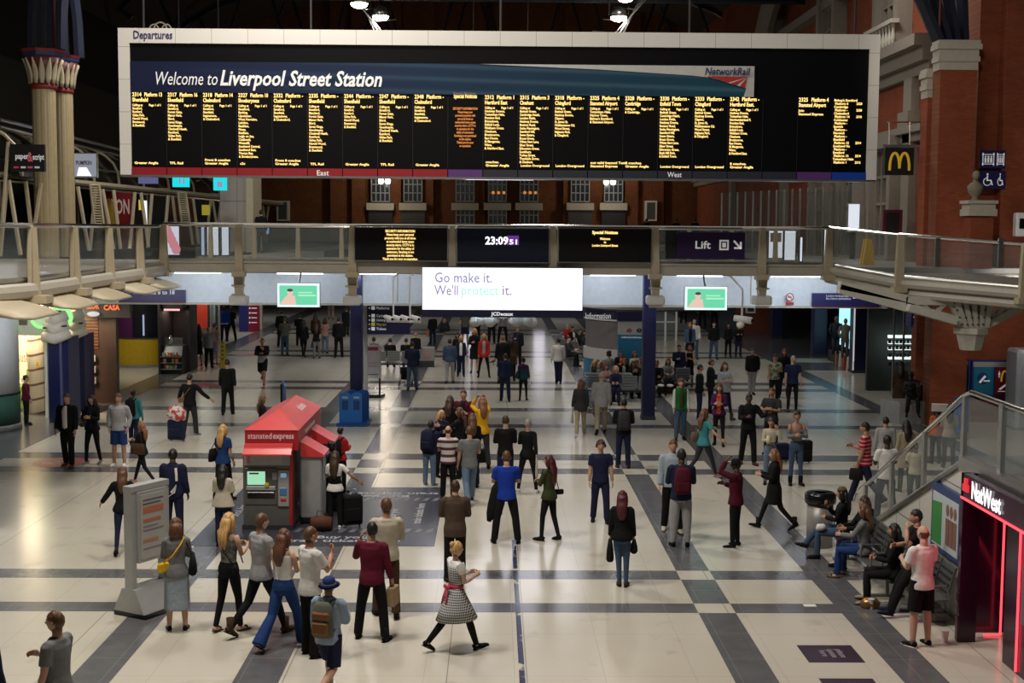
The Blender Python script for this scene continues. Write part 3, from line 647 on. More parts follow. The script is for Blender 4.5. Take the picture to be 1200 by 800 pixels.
for i, px in enumerate((1118, 1127, 1137, 1148, 1156)):
    q = kp(px, 352); q2 = kp(1128+i*6, 383); m.prism([(q[0]-.07, q[2]), (q[0]+.07, q[2]), (q2[0]+.07, q2[2]), (q2[0]-.07, q2[2])], 'y', KY-.3, KY+.3)
m.build('riveted_rib', WI, tc)
m = MB()
for i, px in enumerate((1118, 1127, 1137, 1148, 1156)):
    for k in range(4): q = V(kp(px, 354, KY-.32)).lerp(V(kp(1128+i*6, 381, KY-.32)), k/3.2+.03); m.ell(q, (.035, .03, .035), 8, 5)
m.build('rivets', mat('rivet_dark', (.12, .11, .09), .5), tc)
a = V(kp(1138, 384)); zz = kp(1138, 410)[2]; m = MB(); m.sm = False
m.lathe([(.26, zz-a.z), (.31, zz-a.z+.02), (.42, -.17), (.5, -.15), (.5, 0), (.36, .02)], a, n=8); m.build('corbel', mat('corbel_stone', (.55, .53, .46), .7), tc)
# ---------------------------------------------------------------- LED notice screens and signs on the bridge
def panel(name, lab, cat, px0, py0, px1, py1, Y, mt, dep=.12, group=None, frame=None, fw=.03):
    x0, x1, z0, z1 = rect(px0, py0, px1, py1, Y); t = thing(name, lab, cat, ((x0+x1)/2, Y, z0), group=group)
    m = MB(); m.box(x0, x1, Y, Y+dep, z0, z1); m.build('panel', mt, t)
    if frame:
        m = MB(); m.box(x0-fw, x1+fw, Y-.02, Y+dep, z0-fw, z0); m.box(x0-fw, x1+fw, Y-.02, Y+dep, z1, z1+fw); m.box(x0-fw, x0, Y-.02, Y+dep, z0, z1); m.box(x1, x1+fw, Y-.02, Y+dep, z0, z1); m.build('frame', frame, t)
    return t, x0, x1, z0, z1
def ptext(s, px, py, Y, width, size, mt, t, **k):
    p = PY(px, py, Y); return text(s, (p.x, Y-.012, p.z), size, mt, t, width=width*Y/F_PX if width else None, **k)
SC1 = mat('led_screen_black', (.006, .005, .006), .3); YS = GY-.35
t, *_ = panel('notice_screen', 'black LED screen with amber security notice, mounted on the footbridge', 'screen', 416, 267, 524, 305, YS, SC1, frame=STEEL)
ptext('SECURITY INFORMATION\nPlease keep your personal\nproperty with you at all times\nas unattended items cause\nsecurity alerts. CCTV is in\noperation for the safety of\ncustomers. Smoking is not\npermitted at this station.\nThank you for your co-operation.', 469, 272, YS, 41, .1, AMB, t, align='CENTER', line=4.05*YS/F_PX/.1, bold=.02, name='led_text')
t, *_ = panel('clock_screen', 'dark blue screen showing the time 23:09 on the footbridge', 'screen', 536, 268, 643, 307, YS, mat('clock_navy', (.008, .012, .03), .3), frame=STEEL)
ptext('23:09', 568.5, 286, YS, 27, .32, mat('clock_white', (1, .95, 1), emit=1.5), t, bold=.03, name='clock_digits'); ptext('51', 596.5, 286, YS, 9, .2, mat('clock_white', (1, .95, 1), emit=1.5), t, bold=.02, name='second_digits')
x0, x1, z0, z1 = rect(594, 276, 608, 287, YS-.006); m = MB(); m.box(x0, x1, YS-.006, YS, z0, z1); m.build('purple_square', mat('clock_purple', (.25, .06, .5), emit=.5), t)
t, *_ = panel('notice_screen', 'black LED screen headed Special Notices, mounted on the footbridge', 'screen', 655, 268, 763, 307, YS, SC1, frame=STEEL)
ptext('Special Notices', 709, 274, YS, 30, .13, AMB, t, align='CENTER', bold=.03, name='led_text'); ptext('Welcome\nto\nLondon Liverpool Street', 709, 281, YS, 30, .1, AMB, t, align='CENTER', line=3.9*YS/F_PX/.1, bold=.02, name='led_text')
t, *_ = panel('lift_sign', 'navy sign reading Lift with box symbol and arrow, on the footbridge', 'sign', 793, 272, 873, 303.5, YS, mat('sign_indigo', (.025, .008, .06), .4), frame=None)
ptext('Lift', 814, 291, YS, 18, .32, TXW, t, bold=.02)
x0, x1, z0, z1 = rect(843, 281, 854, 293, YS-.01); m = MB(); m.box(x0, x1, YS-.012, YS, z0, z1); m.build('lift_symbol', TXW, t)
m = MB(); q = .05; m.box(x0+q, x1-q, YS-.02, YS-.01, z0+q, z1-q); m.build('symbol_square', mat('sign_indigo', (.025, .008, .06), .4), t)
m = MB(); m.box(x0+q*1.7, x1-q*1.7, YS-.028, YS-.018, z0+q*1.7, z1-q*1.7); m.build('symbol_cabin', TXW, t)
a = PY(860, 282, YS); b = PY(868, 291, YS); m = MB(); d = V((b.x-a.x, 0, b.z-a.z)).normalized(); nn = V((-d.z, 0, d.x))*.03
m.prism([(a.x+nn.x, a.z+nn.z), (b.x+nn.x, b.z+nn.z), (b.x-nn.x, b.z-nn.z), (a.x-nn.x, a.z-nn.z)], 'y', YS-.012, YS); m.box(b.x-.2, b.x+.02, YS-.012, YS, b.z-.02, b.z+.04); m.box(b.x-.03, b.x+.03, YS-.012, YS, b.z-.02, b.z+.2); m.build('arrow', TXW, t)
panel('glass_backing', 'dark glass backing panel beside the lift sign on the footbridge', 'panel', 780, 270, 793, 303, YS+.15, mat('dark_panel', (.03, .035, .035), .2))
# the big advertising screen
YA = GY-.9
t, x0, x1, z0, z1 = panel('advert_screen', 'wide glowing white advertising screen reading Go make it', 'advert screen', 495, 314, 682.5, 363, YA, mat('advert_white', (.96, .95, 1), emit=1.55), dep=.25)
m = MB(); m.box(x0-.03, x1+.03, YA-.05, YA+.3, z0-.22, z0); m.build('base_strip', NAVY, t)
m = MB(); m.box(x0-.02, x1+.02, YA+.1, YA+.4, z0, z1+.03)
for u in (.2, .8): m.box(x0+(x1-x0)*u-.05, x0+(x1-x0)*u+.05, YA+.3, GY, z1-.3, z1-.15)
m.build('housing', DARK, t)
LAV = mat('advert_lavender', (.30, .29, .50), emit=1.0); MINT = mat('advert_mint', (.50, .95, .80), emit=1.0)
ptext('Go make it.', 509, 330.5, YA, 67, .42, LAV, t, bold=.012); ptext("We'll", 509, 345.5, YA, 28, .42, LAV, t, bold=.012); ptext('protect', 540, 345.5, YA, 44, .42, MINT, t, bold=.015); ptext('it.', 588, 345.5, YA, 11, .42, LAV, t, bold=.012)
ptext('JCDecaux', 576, 369.5, YA-.05, 26, .14, mat('white_lit_letter', (1, 1, 1), emit=.8), t, bold=.03)
light('advert_glow', 'AREA', ((x0+x1)/2, YA-.06, (z0+z1)/2), 60, (.93, .92, 1), 4.6, aim=((x0+x1)/2, YA-10, (z0+z1)/2-2.0), sy=1.2)
# two smaller TV adverts
for px0, px1, py0, py1, wh in ((325, 374, 332, 359.5, 'left of the wide white advert'), (803, 852, 336, 363, 'hanging under the lift sign')):
    t, x0, x1, z0, z1 = panel('advert_tv', 'lit green advert screen with a figure, '+wh, 'screen', px0, py0, px1, py1, GY-.6, mat('tv_white', (.8, 1, 1), emit=1.15), dep=.12)
    m = MB(); m.box(x0+.06, x1-.06, GY-.61, GY-.6, z0+.06, z1-.06); m.build('green_picture', mat('tv_green', (.16, .72, .42), emit=.95), t)
    m = MB(); cx = x0+.38; m.ell((cx, GY-.615, z1-.27), (.085, .008, .1), 12, 8); m.prism([(cx-.32, z0+.07), (cx+.18, z0+.07), (cx+.14, z1-.37), (cx-.06, z1-.34), (cx-.16, z1-.42)], 'y', GY-.622, GY-.61); m.build('figure', mat('tv_figure', (.9, .62, .52), emit=.9), t)
    m = MB(); m.ell((cx, GY-.622, z1-.2), (.09, .01, .045), 12, 6); m.build('figure_hair', mat('tv_dark', (.2, .1, .12), emit=.4), t)
    m = MB(); m.box(x0+.62, x1-.1, GY-.615, GY-.61, (z0+z1)/2-.03, (z0+z1)/2+.02); m.box(x0+.62, x1-.2, GY-.615, GY-.61, (z0+z1)/2+.06, (z0+z1)/2+.1); m.build('caption_bars', mat('tv_lime', (.45, 1, .6), emit=.9), t)
    m = MB(); m.box(x0-.02, x1+.02, GY-.54, GY-.45, z0-.02, z1+.02); m.tube([((x0+x1)/2, GY-.4, z1), ((x0+x1)/2, GY, 4.75)], .03, n=6); m.build('housing', STEEL, t)
# lower fascia signs
YF = GY+3.05
t, x0, x1, z0, z1 = panel('platforms_sign', 'navy fascia sign reading Platforms 8 to 18 over the kiosk', 'sign', 139, 339.5, 217, 353.5, YF, mat('sign_navy', (.02, .02, .12), .4), dep=.1)
ptext('Platforms 8 to 18', 157, 344.5, YF, 47, .2, TXW, t, bold=.01); m = MB(); m.box(x0, x1, YF-.01, YF+.1, z0-.03, z0); m.build('red_line', mat('dark_red', (.15, .01, .03), .5), t)
t, x0, x1, z0, z1 = panel('lift_fascia_sign', 'navy fascia sign with small lettering and Lift, beyond the truss bracket', 'sign', 952, 343.5, 1030, 358.5, YF, mat('sign_navy', (.02, .02, .12), .4), dep=.1)
ptext('London Underground\nBus Station (timetables)', 968, 347.5, YF, 29, .09, TXW, t, line=1); ptext('Lift', 999, 349.5, YF, 9, .15, TXW, t, bold=.02); m = MB(); m.box(x0, x1, YF-.01, YF+.1, z0-.03, z0); m.build('red_line', mat('dark_red', (.15, .01, .03), .5), t)
a, b, z0, z1 = rect(1015, 345, 1021, 350, YF-.01); m = MB(); m.box(a, b, YF-.012, YF, z0, z1); m.build('lift_symbol', TXW, t)
p = PY(925.5, 348, YF); t = thing('no_smoking_sign', 'round red no smoking sign with a red plate below on the white fascia', 'sign', tuple(p))
m = MB(); m.lathe([(.001, 0), (.12, 0), (.12, .01), (.001, .01)], n=24, xf=M.Translation((p.x, YF, p.z)) @ M.Rotation(PI/2, 4, 'X')); m.build('disc', WHITE, t)
m = MB(); vs = []; m.tube([(p.x+.12*math.cos(a/12*PI), YF-.015, p.z+.12*math.sin(a/12*PI)) for a in range(25)], .015, n=5); m.tube([(p.x-.085, YF-.015, p.z+.085), (p.x+.085, YF-.015, p.z-.085)], .012, n=5); m.build('red_ring', mat('sign_red', (.5, .02, .02), .5), t)
m = MB(); m.box(p.x-.07, p.x+.05, YF-.02, YF-.01, p.z-.015, p.z+.015); m.build('cigarette', DARK, t)
m = MB(); m.box(p.x-.13, p.x+.13, YF-.02, YF, p.z-.25, p.z-.17); m.build('red_plate', mat('sign_red', (.5, .02, .02), .5), t)
# navy columns under the bridge
for px0, px1, pyb, lab in ((410, 424.5, 492, 'square navy column rising behind the blue ticket stand'), (753, 768, 492, 'square navy column by the seated crowd, under the footbridge'), (954, 970, 418, 'square navy column left of the glowing clothes shop window'), (1000, 1017, 437, 'square navy column between the clothes window and the shelf lit shop'), (905, 918, 397, 'dim navy column far back beside the red brown wall')):
    q = PZ((px0+px1)/2, pyb); a, b = PY(px0, pyb-40, q.y).x, PY(px1, pyb-40, q.y).x
    t = thing('concourse_column', lab, 'column', (q.x, q.y+.2, 0)); m = MB(); m.rbox(a, b, q.y, q.y+(b-a), 0, 4.72, .03); m.build('shaft', NAVY, t)
    m = MB(); m.box(a-.02, b+.02, q.y-.02, q.y+(b-a)+.02, 0, .12); m.build('skirting', DARK, t)
q = PZ(428.5, 475); m = MB(); m.rbox(q.x-.07, q.x+.07, q.y, q.y+.14, 0, 4.72, .02); tag(m.build('grey_post', GREYP), 'slim grey post standing just beside the navy column', 'post')
# security cameras hanging on poles
for px, x0_ in ((548, 0), (632, 0)):
    a = PY(px, 380, 84); m = MB(); m.box(a.x-.35, a.x+.35, 84, 84.2, .8, 4.5); tag(m.build('lit_advert', mat('floor_streak_glow', (.9, .88, 1), emit=1.5)), 'tall white far panel added for the floor streaks, mostly hidden, the %s one' % ('first' if px < 600 else 'second'), 'advert')  # glow panels added so their reflections streak the floor
t = thing('camera_mast', 'white mast with four security cameras hanging in front of the arrow sign', 'camera mast', tuple(PY(470, 375, 38)))
for px in (461, 480.5): a = PY(px, 372, 38); m = MB(); m.tube([(a.x, 38, a.z), (a.x, 38.0, PY(px, 325, 38).z), (a.x, 40.5, 4.75)], .025, n=6); m.build('pole', WHITE, t)
a, b = PY(453, 376, 38), PY(493, 377, 38); m = MB(); m.tube([a, b], .035, n=6); m.build('crossbar', WHITE, t)
for i, px in enumerate((456, 466, 475, 487)):
    p = PY(px, 372.5, 37.8); o = MB(); o.sm = True; o.loft([(p.x-.12, 37.9, p.z+.03), (p.x+.1, 37.6, p.z-.02)], [(.06, .06), (.075, .075)], n=10); c = o.build('camera', WHITE, t); c['label'] = 'white security camera'
    o = MB(); o.ell((p.x+.11, 37.58, p.z-.02), (.04, .03, .04), 8, 6); o.build('lens', BLACK, c)
t = thing('security_camera', 'white security camera on a thin pole under the footbridge, over the dark concourse', 'security camera', tuple(PY(869, 372, 38)))
a = PY(869.5, 371, 38); m = MB(); m.tube([(a.x, 38, a.z), (a.x, 38, 4.4), (a.x, 40.2, 4.75)], .03, n=6); m.build('pole', WHITE, t)
p = PY(869, 375, 38); m = MB(); m.sm = True; m.loft([(p.x-.2, 38.05, p.z+.06), (p.x+.25, 37.8, p.z)], [(.09, .09), (.11, .10)], n=10); c = m.build('camera', WHITE, t); m = MB(); m.ell((p.x+.26, 37.79, p.z), (.06, .03, .06), 8, 6); m.build('lens', BLACK, c)
m = MB(); m.sm = True; m.ell((p.x-.05, 37.9, p.z-.13), (.12, .12, .1), 10, 6); m.build('lower_camera', WHITE, t)
t = thing('horn_speaker', 'pale pair of round horn speakers hanging behind the advert base strip', 'speaker', tuple(PY(590, 376, 42)))
for dx in (-.9, -.42, .42, .9):
    p = PY(590, 376, 42); o = MB(); o.sm = True; o.loft([(p.x+dx*.4, 42.4, p.z), (p.x+dx, 42.0, p.z-.02)], [.06, .17], n=12); o.loft([(p.x+dx, 41.99, p.z-.02), (p.x+dx, 41.95, p.z-.02)], [.18, .18], n=12); o.build('horn', WHITE, t)
p = PY(590, 376, 42); m = MB(); m.tube([(p.x, 42.3, p.z), (p.x, 42.3, 4.7)], .03, n=6); m.box(p.x-.45, p.x+.45, 42.2, 42.3, p.z+.08, p.z+.16); m.build('yoke', WHITE, t)
# arrow direction sign: four navy planks
t, x0, x1, z0, z1 = panel('direction_sign', 'navy direction board with rows of small symbols and arrows, beside the navy column', 'sign', 430, 358, 480.5, 391.5, 44.2, mat('sign_deepnavy', (.012, .008, .05), .4), dep=.1)
for i, (py, s_) in enumerate(((361, 'Platforms'), (370, 'Cycle hire'), (375, 'Underground'), (380, 'Way out'), (385.3, 'Tickets'))):
    mt = mat('sign_yellow', (.5, .45, .02), .5, emit=.2) if i == 3 else TXW; a, b, c, d = rect(435.2, py-2.2, 439.2, py+1.8, 44.18); m = MB(); m.box(a, b, 44.185, 44.2, c, d); m.build('symbol', mt, t)
    ptext(s_, 441, py+1.2, 44.2, 3.0*len(s_)*.55, .12, mt, t); a, b, c, d = rect(431.5, py-1, 433.5, py+.8, 44.18); m = MB(); m.prism([(a, (c+d)/2), (b, c), (b, d)], 'y', 44.185, 44.2); m.build('arrow', mt, t)
for px in (436, 476): a = PY(px, 358, 44.25); MB().tube([(a.x, 44.25, a.z), (a.x, 44.25, 4.7)], .02, n=5).build('hanger', DARK, t)
# ================================================================ THINGS SEEN ON THE UPPER LEVEL
# glazed canopy over the upper shops on the left, with raking struts
t = thing('canopy', 'long tubular steel canopy with raking struts over the upper shops', 'canopy', (-16, 50, 5))
def lin(a, b, Ya, Yb, r_, name, mt=CREAM, n=6):
    m = MB(); m.tube([PY(*a, Ya), PY(*b, Yb)], r_, n=n); return m.build(name, mt, t)
lin((0, 140), (240, 200), 44, 78, .06, 'tube', STEEL); lin((0, 148), (240, 207), 44, 78, .04, 'tube', STEEL); lin((-5, 205), (330, 238), 44, 86, .14, 'gutter', CREAM); lin((-5, 210), (330, 241), 43.5, 85, .07, 'bright_tube', RAILM); lin((-5, 185), (240, 213), 46, 80, .05, 'tube', STEEL)
for k in range(9):
    u = k/8; Y = 44+34*u; a = PY(240*u-5, 141+60*u, Y); b = PY(245*u-5, 206+22*u, Y); m = MB(); q = []
    for j in range(7): v = j/6; q.append((a.x-1.2+(b.x-a.x+1.2+.3*math.sin(v*PI))*v+.9*math.sin(v*PI*.6), Y, a.z+(b.z-a.z)*v*v))
    m.tube(q, .06, n=6); m.build('curved_rib', CREAM, t)
vs = []; m = MB(); n_ = 9
for k in range(n_):
    u = k/(n_-1); Y = 44.2+34*u; a = PY(240*u-5, 142+60*u, Y); b = PY(245*u-5, 206+22*u, Y)
    for j in range(5): v = j/4; vs.append((a.x-1.2+(b.x-a.x+1.2)*v+.9*math.sin(v*PI*.6)-.05, Y, a.z+(b.z-a.z)*v*v))
m.add(vs, [(k*5+j, k*5+j+1, k*5+j+6, k*5+j+5) for k in range(n_-1) for j in range(4)]); m.build('roof_glass', mat('canopy_glass', (.035, .035, .03), .15), t)
for k, (pxt, pxb, Y) in enumerate(((8, 0, 43.5), (10, 24, 43.5), (30, 40, 44.5), (48, 36, 44.5), (91, 104, 49), (112, 105, 50), (120, 133, 51), (133, 141, 52), (158, 152, 54), (165, 174, 55), (178, 173, 56), (197, 192, 58), (202, 209, 60), (218, 226, 62), (226, 233, 63), (247, 241, 66), (249, 257, 67), (259, 253, 68), (303, 300, 80), (308, 312, 81), (315, 309, 82))):
    yt = 210+(pxt)*.095; a = PY(pxt, yt, Y); b = PY(pxb, 300-(pxb)*.06, Y); m = MB(); m.tube([a, (b.x, b.y, max(b.z, 5.0))], .075 if Y < 60 else .07, n=6); m.build('raking_strut', CREAM, t)
for px, py0, py1, Y, w_ in ((111, 217, 262, 48, 5), (213, 226, 265, 58, 4.5)):
    m = MB(); 
    for k in range(16):
        u = k/15; a = PY(px-w_+u*5, py0+(py1-py0)*u, Y); b = PY(px+w_+u*5, py0+(py1-py0)*u, Y); m.tube([a, b], .035, n=4)
    for s_ in (-1, 1): m.tube([PY(px+s_*w_, py0, Y), PY(px+s_*w_+5, py1, Y)], .05, n=5)
    m.build('lattice_strut', CREAM, t)
# shop signs upstairs
t, x0, x1, z0, z1 = panel('hanging_sign', 'black hanging sign reading paper and script, in front of the cream columns', 'sign', 12, 169, 52, 201, 43, mat('sign_black', (.015, .015, .018), .4), dep=.15)
ptext('paper', 18, 186, 43, 15, .26, TXW, t, bold=.02); ptext('&', 32.5, 189, 43, 6, .42, mat('pink_letter', (.6, .12, .16), .5, emit=.2), t, bold=.02); ptext('script', 38.5, 187, 43, 13, .26, TXW, t, bold=.02)
for i, c_ in enumerate(((.5, .05, .08), (.6, .6, .6), (.5, .1, .15), (.6, .6, .6))): p = PY(19+i*8.2, 196, 43); m = MB(); m.box(p.x-.08, p.x+.08, 42.99, 43, p.z-.03, p.z+.03); m.build('small_logo', mat('logo_dot', c_, .5, emit=.2), t)
m = MB(); m.tube([PY(9.5, 166, 43.1), PY(2, 262, 43.1)], .06, n=6); m.tube([PY(9, 172, 43.1), PY(12, 172, 43.1)], .03, n=5); m.build('support_pole', CREAM, t)
t, *_ = panel('hanging_sign', 'white lit hanging sign with dark lettering, half behind the cream columns', 'sign', 84, 180, 113, 207, 50, mat('lit_lilac', (.42, .44, .52), emit=.55), dep=.15, frame=STEEL)
ptext('PUMPKIN', 89, 193, 50, 18, .22, DARK, t, bold=.02); x0, x1, z0, z1 = rect(90, 196, 104, 206, 49.98); m = MB(); m.prism([(x0, z0), (x1+.1, z0), (x1-.08, z1), (x0+.08, z1)], 'y', 49.97, 50); m.build('lit_shape', mat('lit_white', (.95, .97, 1), emit=1.1), t)
CY = mat('cyan_screen', (.0, .75, .85), emit=.95)
for px0, px1, py0, py1, s_, lab in ((202, 221, 206, 219, '11', 'cyan lit platform screen under the board, the one nearer its corner'), (250, 265, 207, 223, '8', 'cyan lit platform screen under the board, beside the cream pillar')):
    t, x0, x1, z0, z1 = panel('platform_screen', lab, 'screen', px0, py0, px1, py1, 56, CY, dep=.2); ptext(s_, (px0+px1)/2-3, py1-4, 56, 6, .32, mat('screen_pink', (.7, .25, .5), emit=.6), t, bold=.03); MB().tube([((x0+x1)/2, 56.1, z1), ((x0+x1)/2, 56.1, 22.5)], .03, n=5).build('hanger', DARK, t)
panel('blue_screen', 'dim violet screen just under the corner of the departures board', 'screen', 162, 205, 184, 215, 56, mat('dim_violet', (.18, .19, .45), emit=.5), dep=.2)
# upper shopfronts behind the struts
t = thing('upper_shopfronts', 'row of dim upper level shopfronts behind the raking struts', 'shopfront', (-18, 60, 5))
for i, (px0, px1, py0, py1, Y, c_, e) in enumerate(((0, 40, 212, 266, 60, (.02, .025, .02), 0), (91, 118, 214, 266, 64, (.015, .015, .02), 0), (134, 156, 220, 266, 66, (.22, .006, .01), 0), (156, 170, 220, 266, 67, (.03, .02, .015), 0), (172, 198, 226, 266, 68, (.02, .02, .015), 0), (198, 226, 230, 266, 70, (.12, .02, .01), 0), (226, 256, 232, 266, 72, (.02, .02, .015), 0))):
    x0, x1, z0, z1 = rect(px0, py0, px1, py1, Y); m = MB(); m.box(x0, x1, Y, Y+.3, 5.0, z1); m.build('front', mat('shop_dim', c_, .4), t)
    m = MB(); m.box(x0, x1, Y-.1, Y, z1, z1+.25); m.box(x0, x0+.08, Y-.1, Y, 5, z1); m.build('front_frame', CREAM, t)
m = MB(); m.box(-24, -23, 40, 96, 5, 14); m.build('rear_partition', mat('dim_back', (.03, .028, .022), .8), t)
t, *_ = panel('red_banner', 'red upper shop banner with large white letters behind the raking struts', 'banner', 120, 219, 154, 268, 62, mat('banner_red', (.32, .012, .02), .5), dep=.1)
ptext('LEON', 125, 250, 62, 26, 1.0, mat('letter_cream', (.7, .62, .55), .5, emit=.1), t, bold=.02, height=.7)
p = PY(128, 255, 61.9); m = MB(); m.ell((p.x, 61.93, p.z), (.3, .05, .9), 14, 8); m.build('yellow_shape', mat('banner_yellow', (.5, .28, .02), .5), t)
for px, py, w_, h_, c_, e, lab in ((165, 240, 5, 12, (.8, .65, .05), .7, 'small yellow lit poster upstairs behind the struts'), (170, 250, 4, 30, (.9, .95, 1), 1.2, 'narrow white lit panel upstairs behind the struts'), (241, 246, 9, 12, (.5, .42, .03), .5, 'yellow lit figure poster upstairs beside the cream pillar')):
    panel('lit_poster', lab, 'poster', px-w_/2, py-h_/2, px+w_/2, py+h_/2, 61, mat('lit_bit', c_, emit=e), dep=.05)
x0, x1, z0, z1 = rect(258, 207, 297, 262, 58); t = thing('clad_pillar', 'broad pale panel clad pillar with a cream edge under the departures board', 'pillar', ((x0+x1)/2, 58, 5))
n = NT('clad_panels', .5); j = n.op('MAXIMUM', n.op('LESS_THAN', n.op('FLOORED_MODULO', n.z, 1.1), .03), n.op('LESS_THAN', n.op('FLOORED_MODULO', n.x, 1.3), .02)); m = MB(); m.box(x0, x1-.3, 58, 60, 5, 10); m.build('cladding', n.col(n.mix(j, (.36, .31, .27), (.15, .12, .1))), t)
m = MB(); m.box(x1-.3, x1, 57.9, 60, 5, 10); m.build('cream_edge', CREAM, t)
# bright adverts seen through the left glass
for px0, px1, py0, py1, c_, lab in ((192, 210, 265, 302, (.75, .78, .9), 'lit pink and white poster behind the bridge glass at the corner'), (243, 256, 265, 302, (.85, .92, 1), 'tall white lit panel behind the bridge glass'), (260, 268, 265, 300, (.8, .9, 1), 'slim leaning white lit panel behind the bridge glass'), (236, 239.5, 266, 302, (.5, .6, .85), 'thin blue lit strip behind the bridge glass')):
    t, *_ = panel('lit_advert', lab, 'advert', px0, py0, px1, py1, 52, mat('lit_ad', c_, emit=.95), dep=.15, frame=DARK)
    if px0 == 192:
        m = MB()
        for q in range(5): p = PY(196+q*2.6, 270+q*5.5, 51.98); m.ell(p, (.18, .02, .2), 10, 6)
        m.build('pink_blots', mat('ad_pink', (.9, .35, .4), emit=.7), t)
for px in range(290, 312, 7):
    t, x0, x1, z0, z1 = panel('lit_strip', 'small blue lit window panes behind the bridge glass near the cream stanchion', 'window light', px, 266, px+4, 274, 60, mat('blue_pane', (.25, .5, .8), emit=.7), dep=.05, group='blue lit panes behind the bridge glass'); MB().box(x0, x0+.06, 60, 60.05, 5, z0).build('stand', DARK, t)
# adverts through the right glass
for px0, px1, py0, py1, lab in ((901, 917, 269, 302, 'white lit poster with a photo, behind the bridge glass right of the lift sign'), (919.5, 932, 268, 306, 'plain white lit panel behind the bridge glass, beside the poster'), (966, 970.5, 268, 306, 'narrow white lit strip by the last bridge stanchion'), (937.5, 940, 278, 306, 'thin white lit rod behind the bridge glass')):
    t, x0, x1, z0, z1 = panel('lit_advert', lab, 'advert', px0, py0, px1, py1, 50, mat('lit_ad', (.85, .92, 1), emit=1.0), dep=.15, frame=DARK)
    if px0 == 901: m = MB(); m.box(x0+.05, x1-.05, 49.98, 50, z0+.6, z1-.12); m.build('photo', mat('ad_brown', (.22, .12, .1), emit=.4), t)
# glass screens on the upper level at the right
t = thing('glass_screen', 'row of tall framed glass screens on the upper level under the board corner', 'glass screen', (12, 60, 5))
for k in range(19):
    px = 846+k*9.2; Y = 66-12*k/18; a = PY(px, 226, Y); m = MB(); m.box(a.x-.035, a.x+.035, Y-.04, Y+.04, 5, a.z+(k*.02)); m.build('mullion', STEEL, t)
a, b = PY(846, 226, 66), PY(1011.6, 224, 54); m = MB(); m.add([(a.x, 66, 5), (b.x, 54, 5), (b.x, 54, b.z), (a.x, 66, a.z)], [(0, 1, 2, 3)]); m.build('glass', GLASS2, t)
for k, (px, h) in enumerate(((860, 1.6), (900, 1.9), (1010, 2.1))): pass
t, *_ = panel('lit_advert', 'white lit upright advert among the glass screens upstairs', 'advert', 994, 239, 1007, 271, 52, mat('lit_ad2', (.8, .85, .95), emit=.9), dep=.15, frame=STEEL)
q = PY(1000, 271, 52); MB().box(q.x-.1, q.x+.1, 52, 52.1, 5, q.z).build('stand', DARK, t)
t, x0, x1, z0, z1 = panel('pink_framed_poster', 'dark poster in a pink red frame upstairs beside the brick pier', 'poster', 1038, 249, 1054, 272, 47, mat('poster_black', (.02, .02, .022), .4), dep=.08, frame=mat('frame_pink', (.14, .01, .04), .5), fw=.1)
t = thing('cleaning_sign', 'yellow wet floor sign standing behind the curved balcony glass', 'wet floor sign', tuple(PY(1018, 310, 43)))
p = PY(1017, 309, 43); m = MB(); m.prism([(p.x-.2, 5.0), (p.x+.2, 5.0), (p.x+.08, 5.85), (p.x-.08, 5.85)], 'y', 42.9, 43.0); m.build('front_leaf', mat('sign_yellow2', (.65, .42, .01), .5), t)
m = MB(); m.prism([(p.x-.2, 5.0), (p.x+.2, 5.0), (p.x+.08, 5.85), (p.x-.08, 5.85)], 'y', 43.2, 43.3); m.build('rear_leaf', mat('sign_yellow2', (.65, .42, .01), .5), t)
panel('lit_pillar_screen', 'upright pale blue lit screen behind the curved balcony glass', 'screen', 1136, 283, 1145, 318, 40.7, mat('lit_ad', (.7, .8, 1), emit=1.0), dep=.1)
# framed pictures on the far wall
for px in (331, 763):
    panel('framed_picture', 'white framed picture on the far brick wall, under the %s half of the board' % ('East' if px < 500 else 'West'), 'picture', px-5, 237, px+5, 257, 99.2, mat('picture_grey', (.08, .09, .08), .5), dep=.8, frame=WHITE, fw=.12)
# far floodlights on the back wall
for px, py, lab in ((450, 212, 'bright white lamp over the far window below the East panels'), (714, 213, 'bright white lamp over the far window below the West panels')):
    p = PY(px, py, 97); t = thing('wall_lamp', lab, 'lamp', tuple(p)); m = MB(); m.sm = True
    for dx in (-.22, .28): m.ell((p.x+dx, 97, p.z), (.2, .15, .22), 10, 6)
    m.build('lamp_glass', mat('flood_glass', (1, .95, .85), emit=14), t); light('wall_lamp_light', 'POINT', (p.x, 96.5, p.z+.2), 260, (1, .82, .6), .3); MB().tube([(p.x, 97.2, p.z), (p.x, 99.3, p.z+.3)], .04, n=5).build('bracket', DARK, t)
p0 = PY(546, 209, 60); p1 = PY(625, 209, 60); t = thing('tube_light', 'long white tube light just below the departures board', 'lamp', tuple(p0)); m = MB(); m.box(p0.x, p1.x, 60, 60.2, p0.z-.05, p0.z+.07); m.build('tube', mat('tube_white', (.95, .85, 1), emit=4), t); MB().box(p0.x, p1.x, 60, 60.25, p0.z+.07, p0.z+.14).build('housing', STEEL, t)
for u in (.1, .9): x = p0.x+(p1.x-p0.x)*u; MB().tube([(x, 60.1, p0.z+.1), (x, 60.1, 22)], .02, n=5).build('hanger', DARK, t)
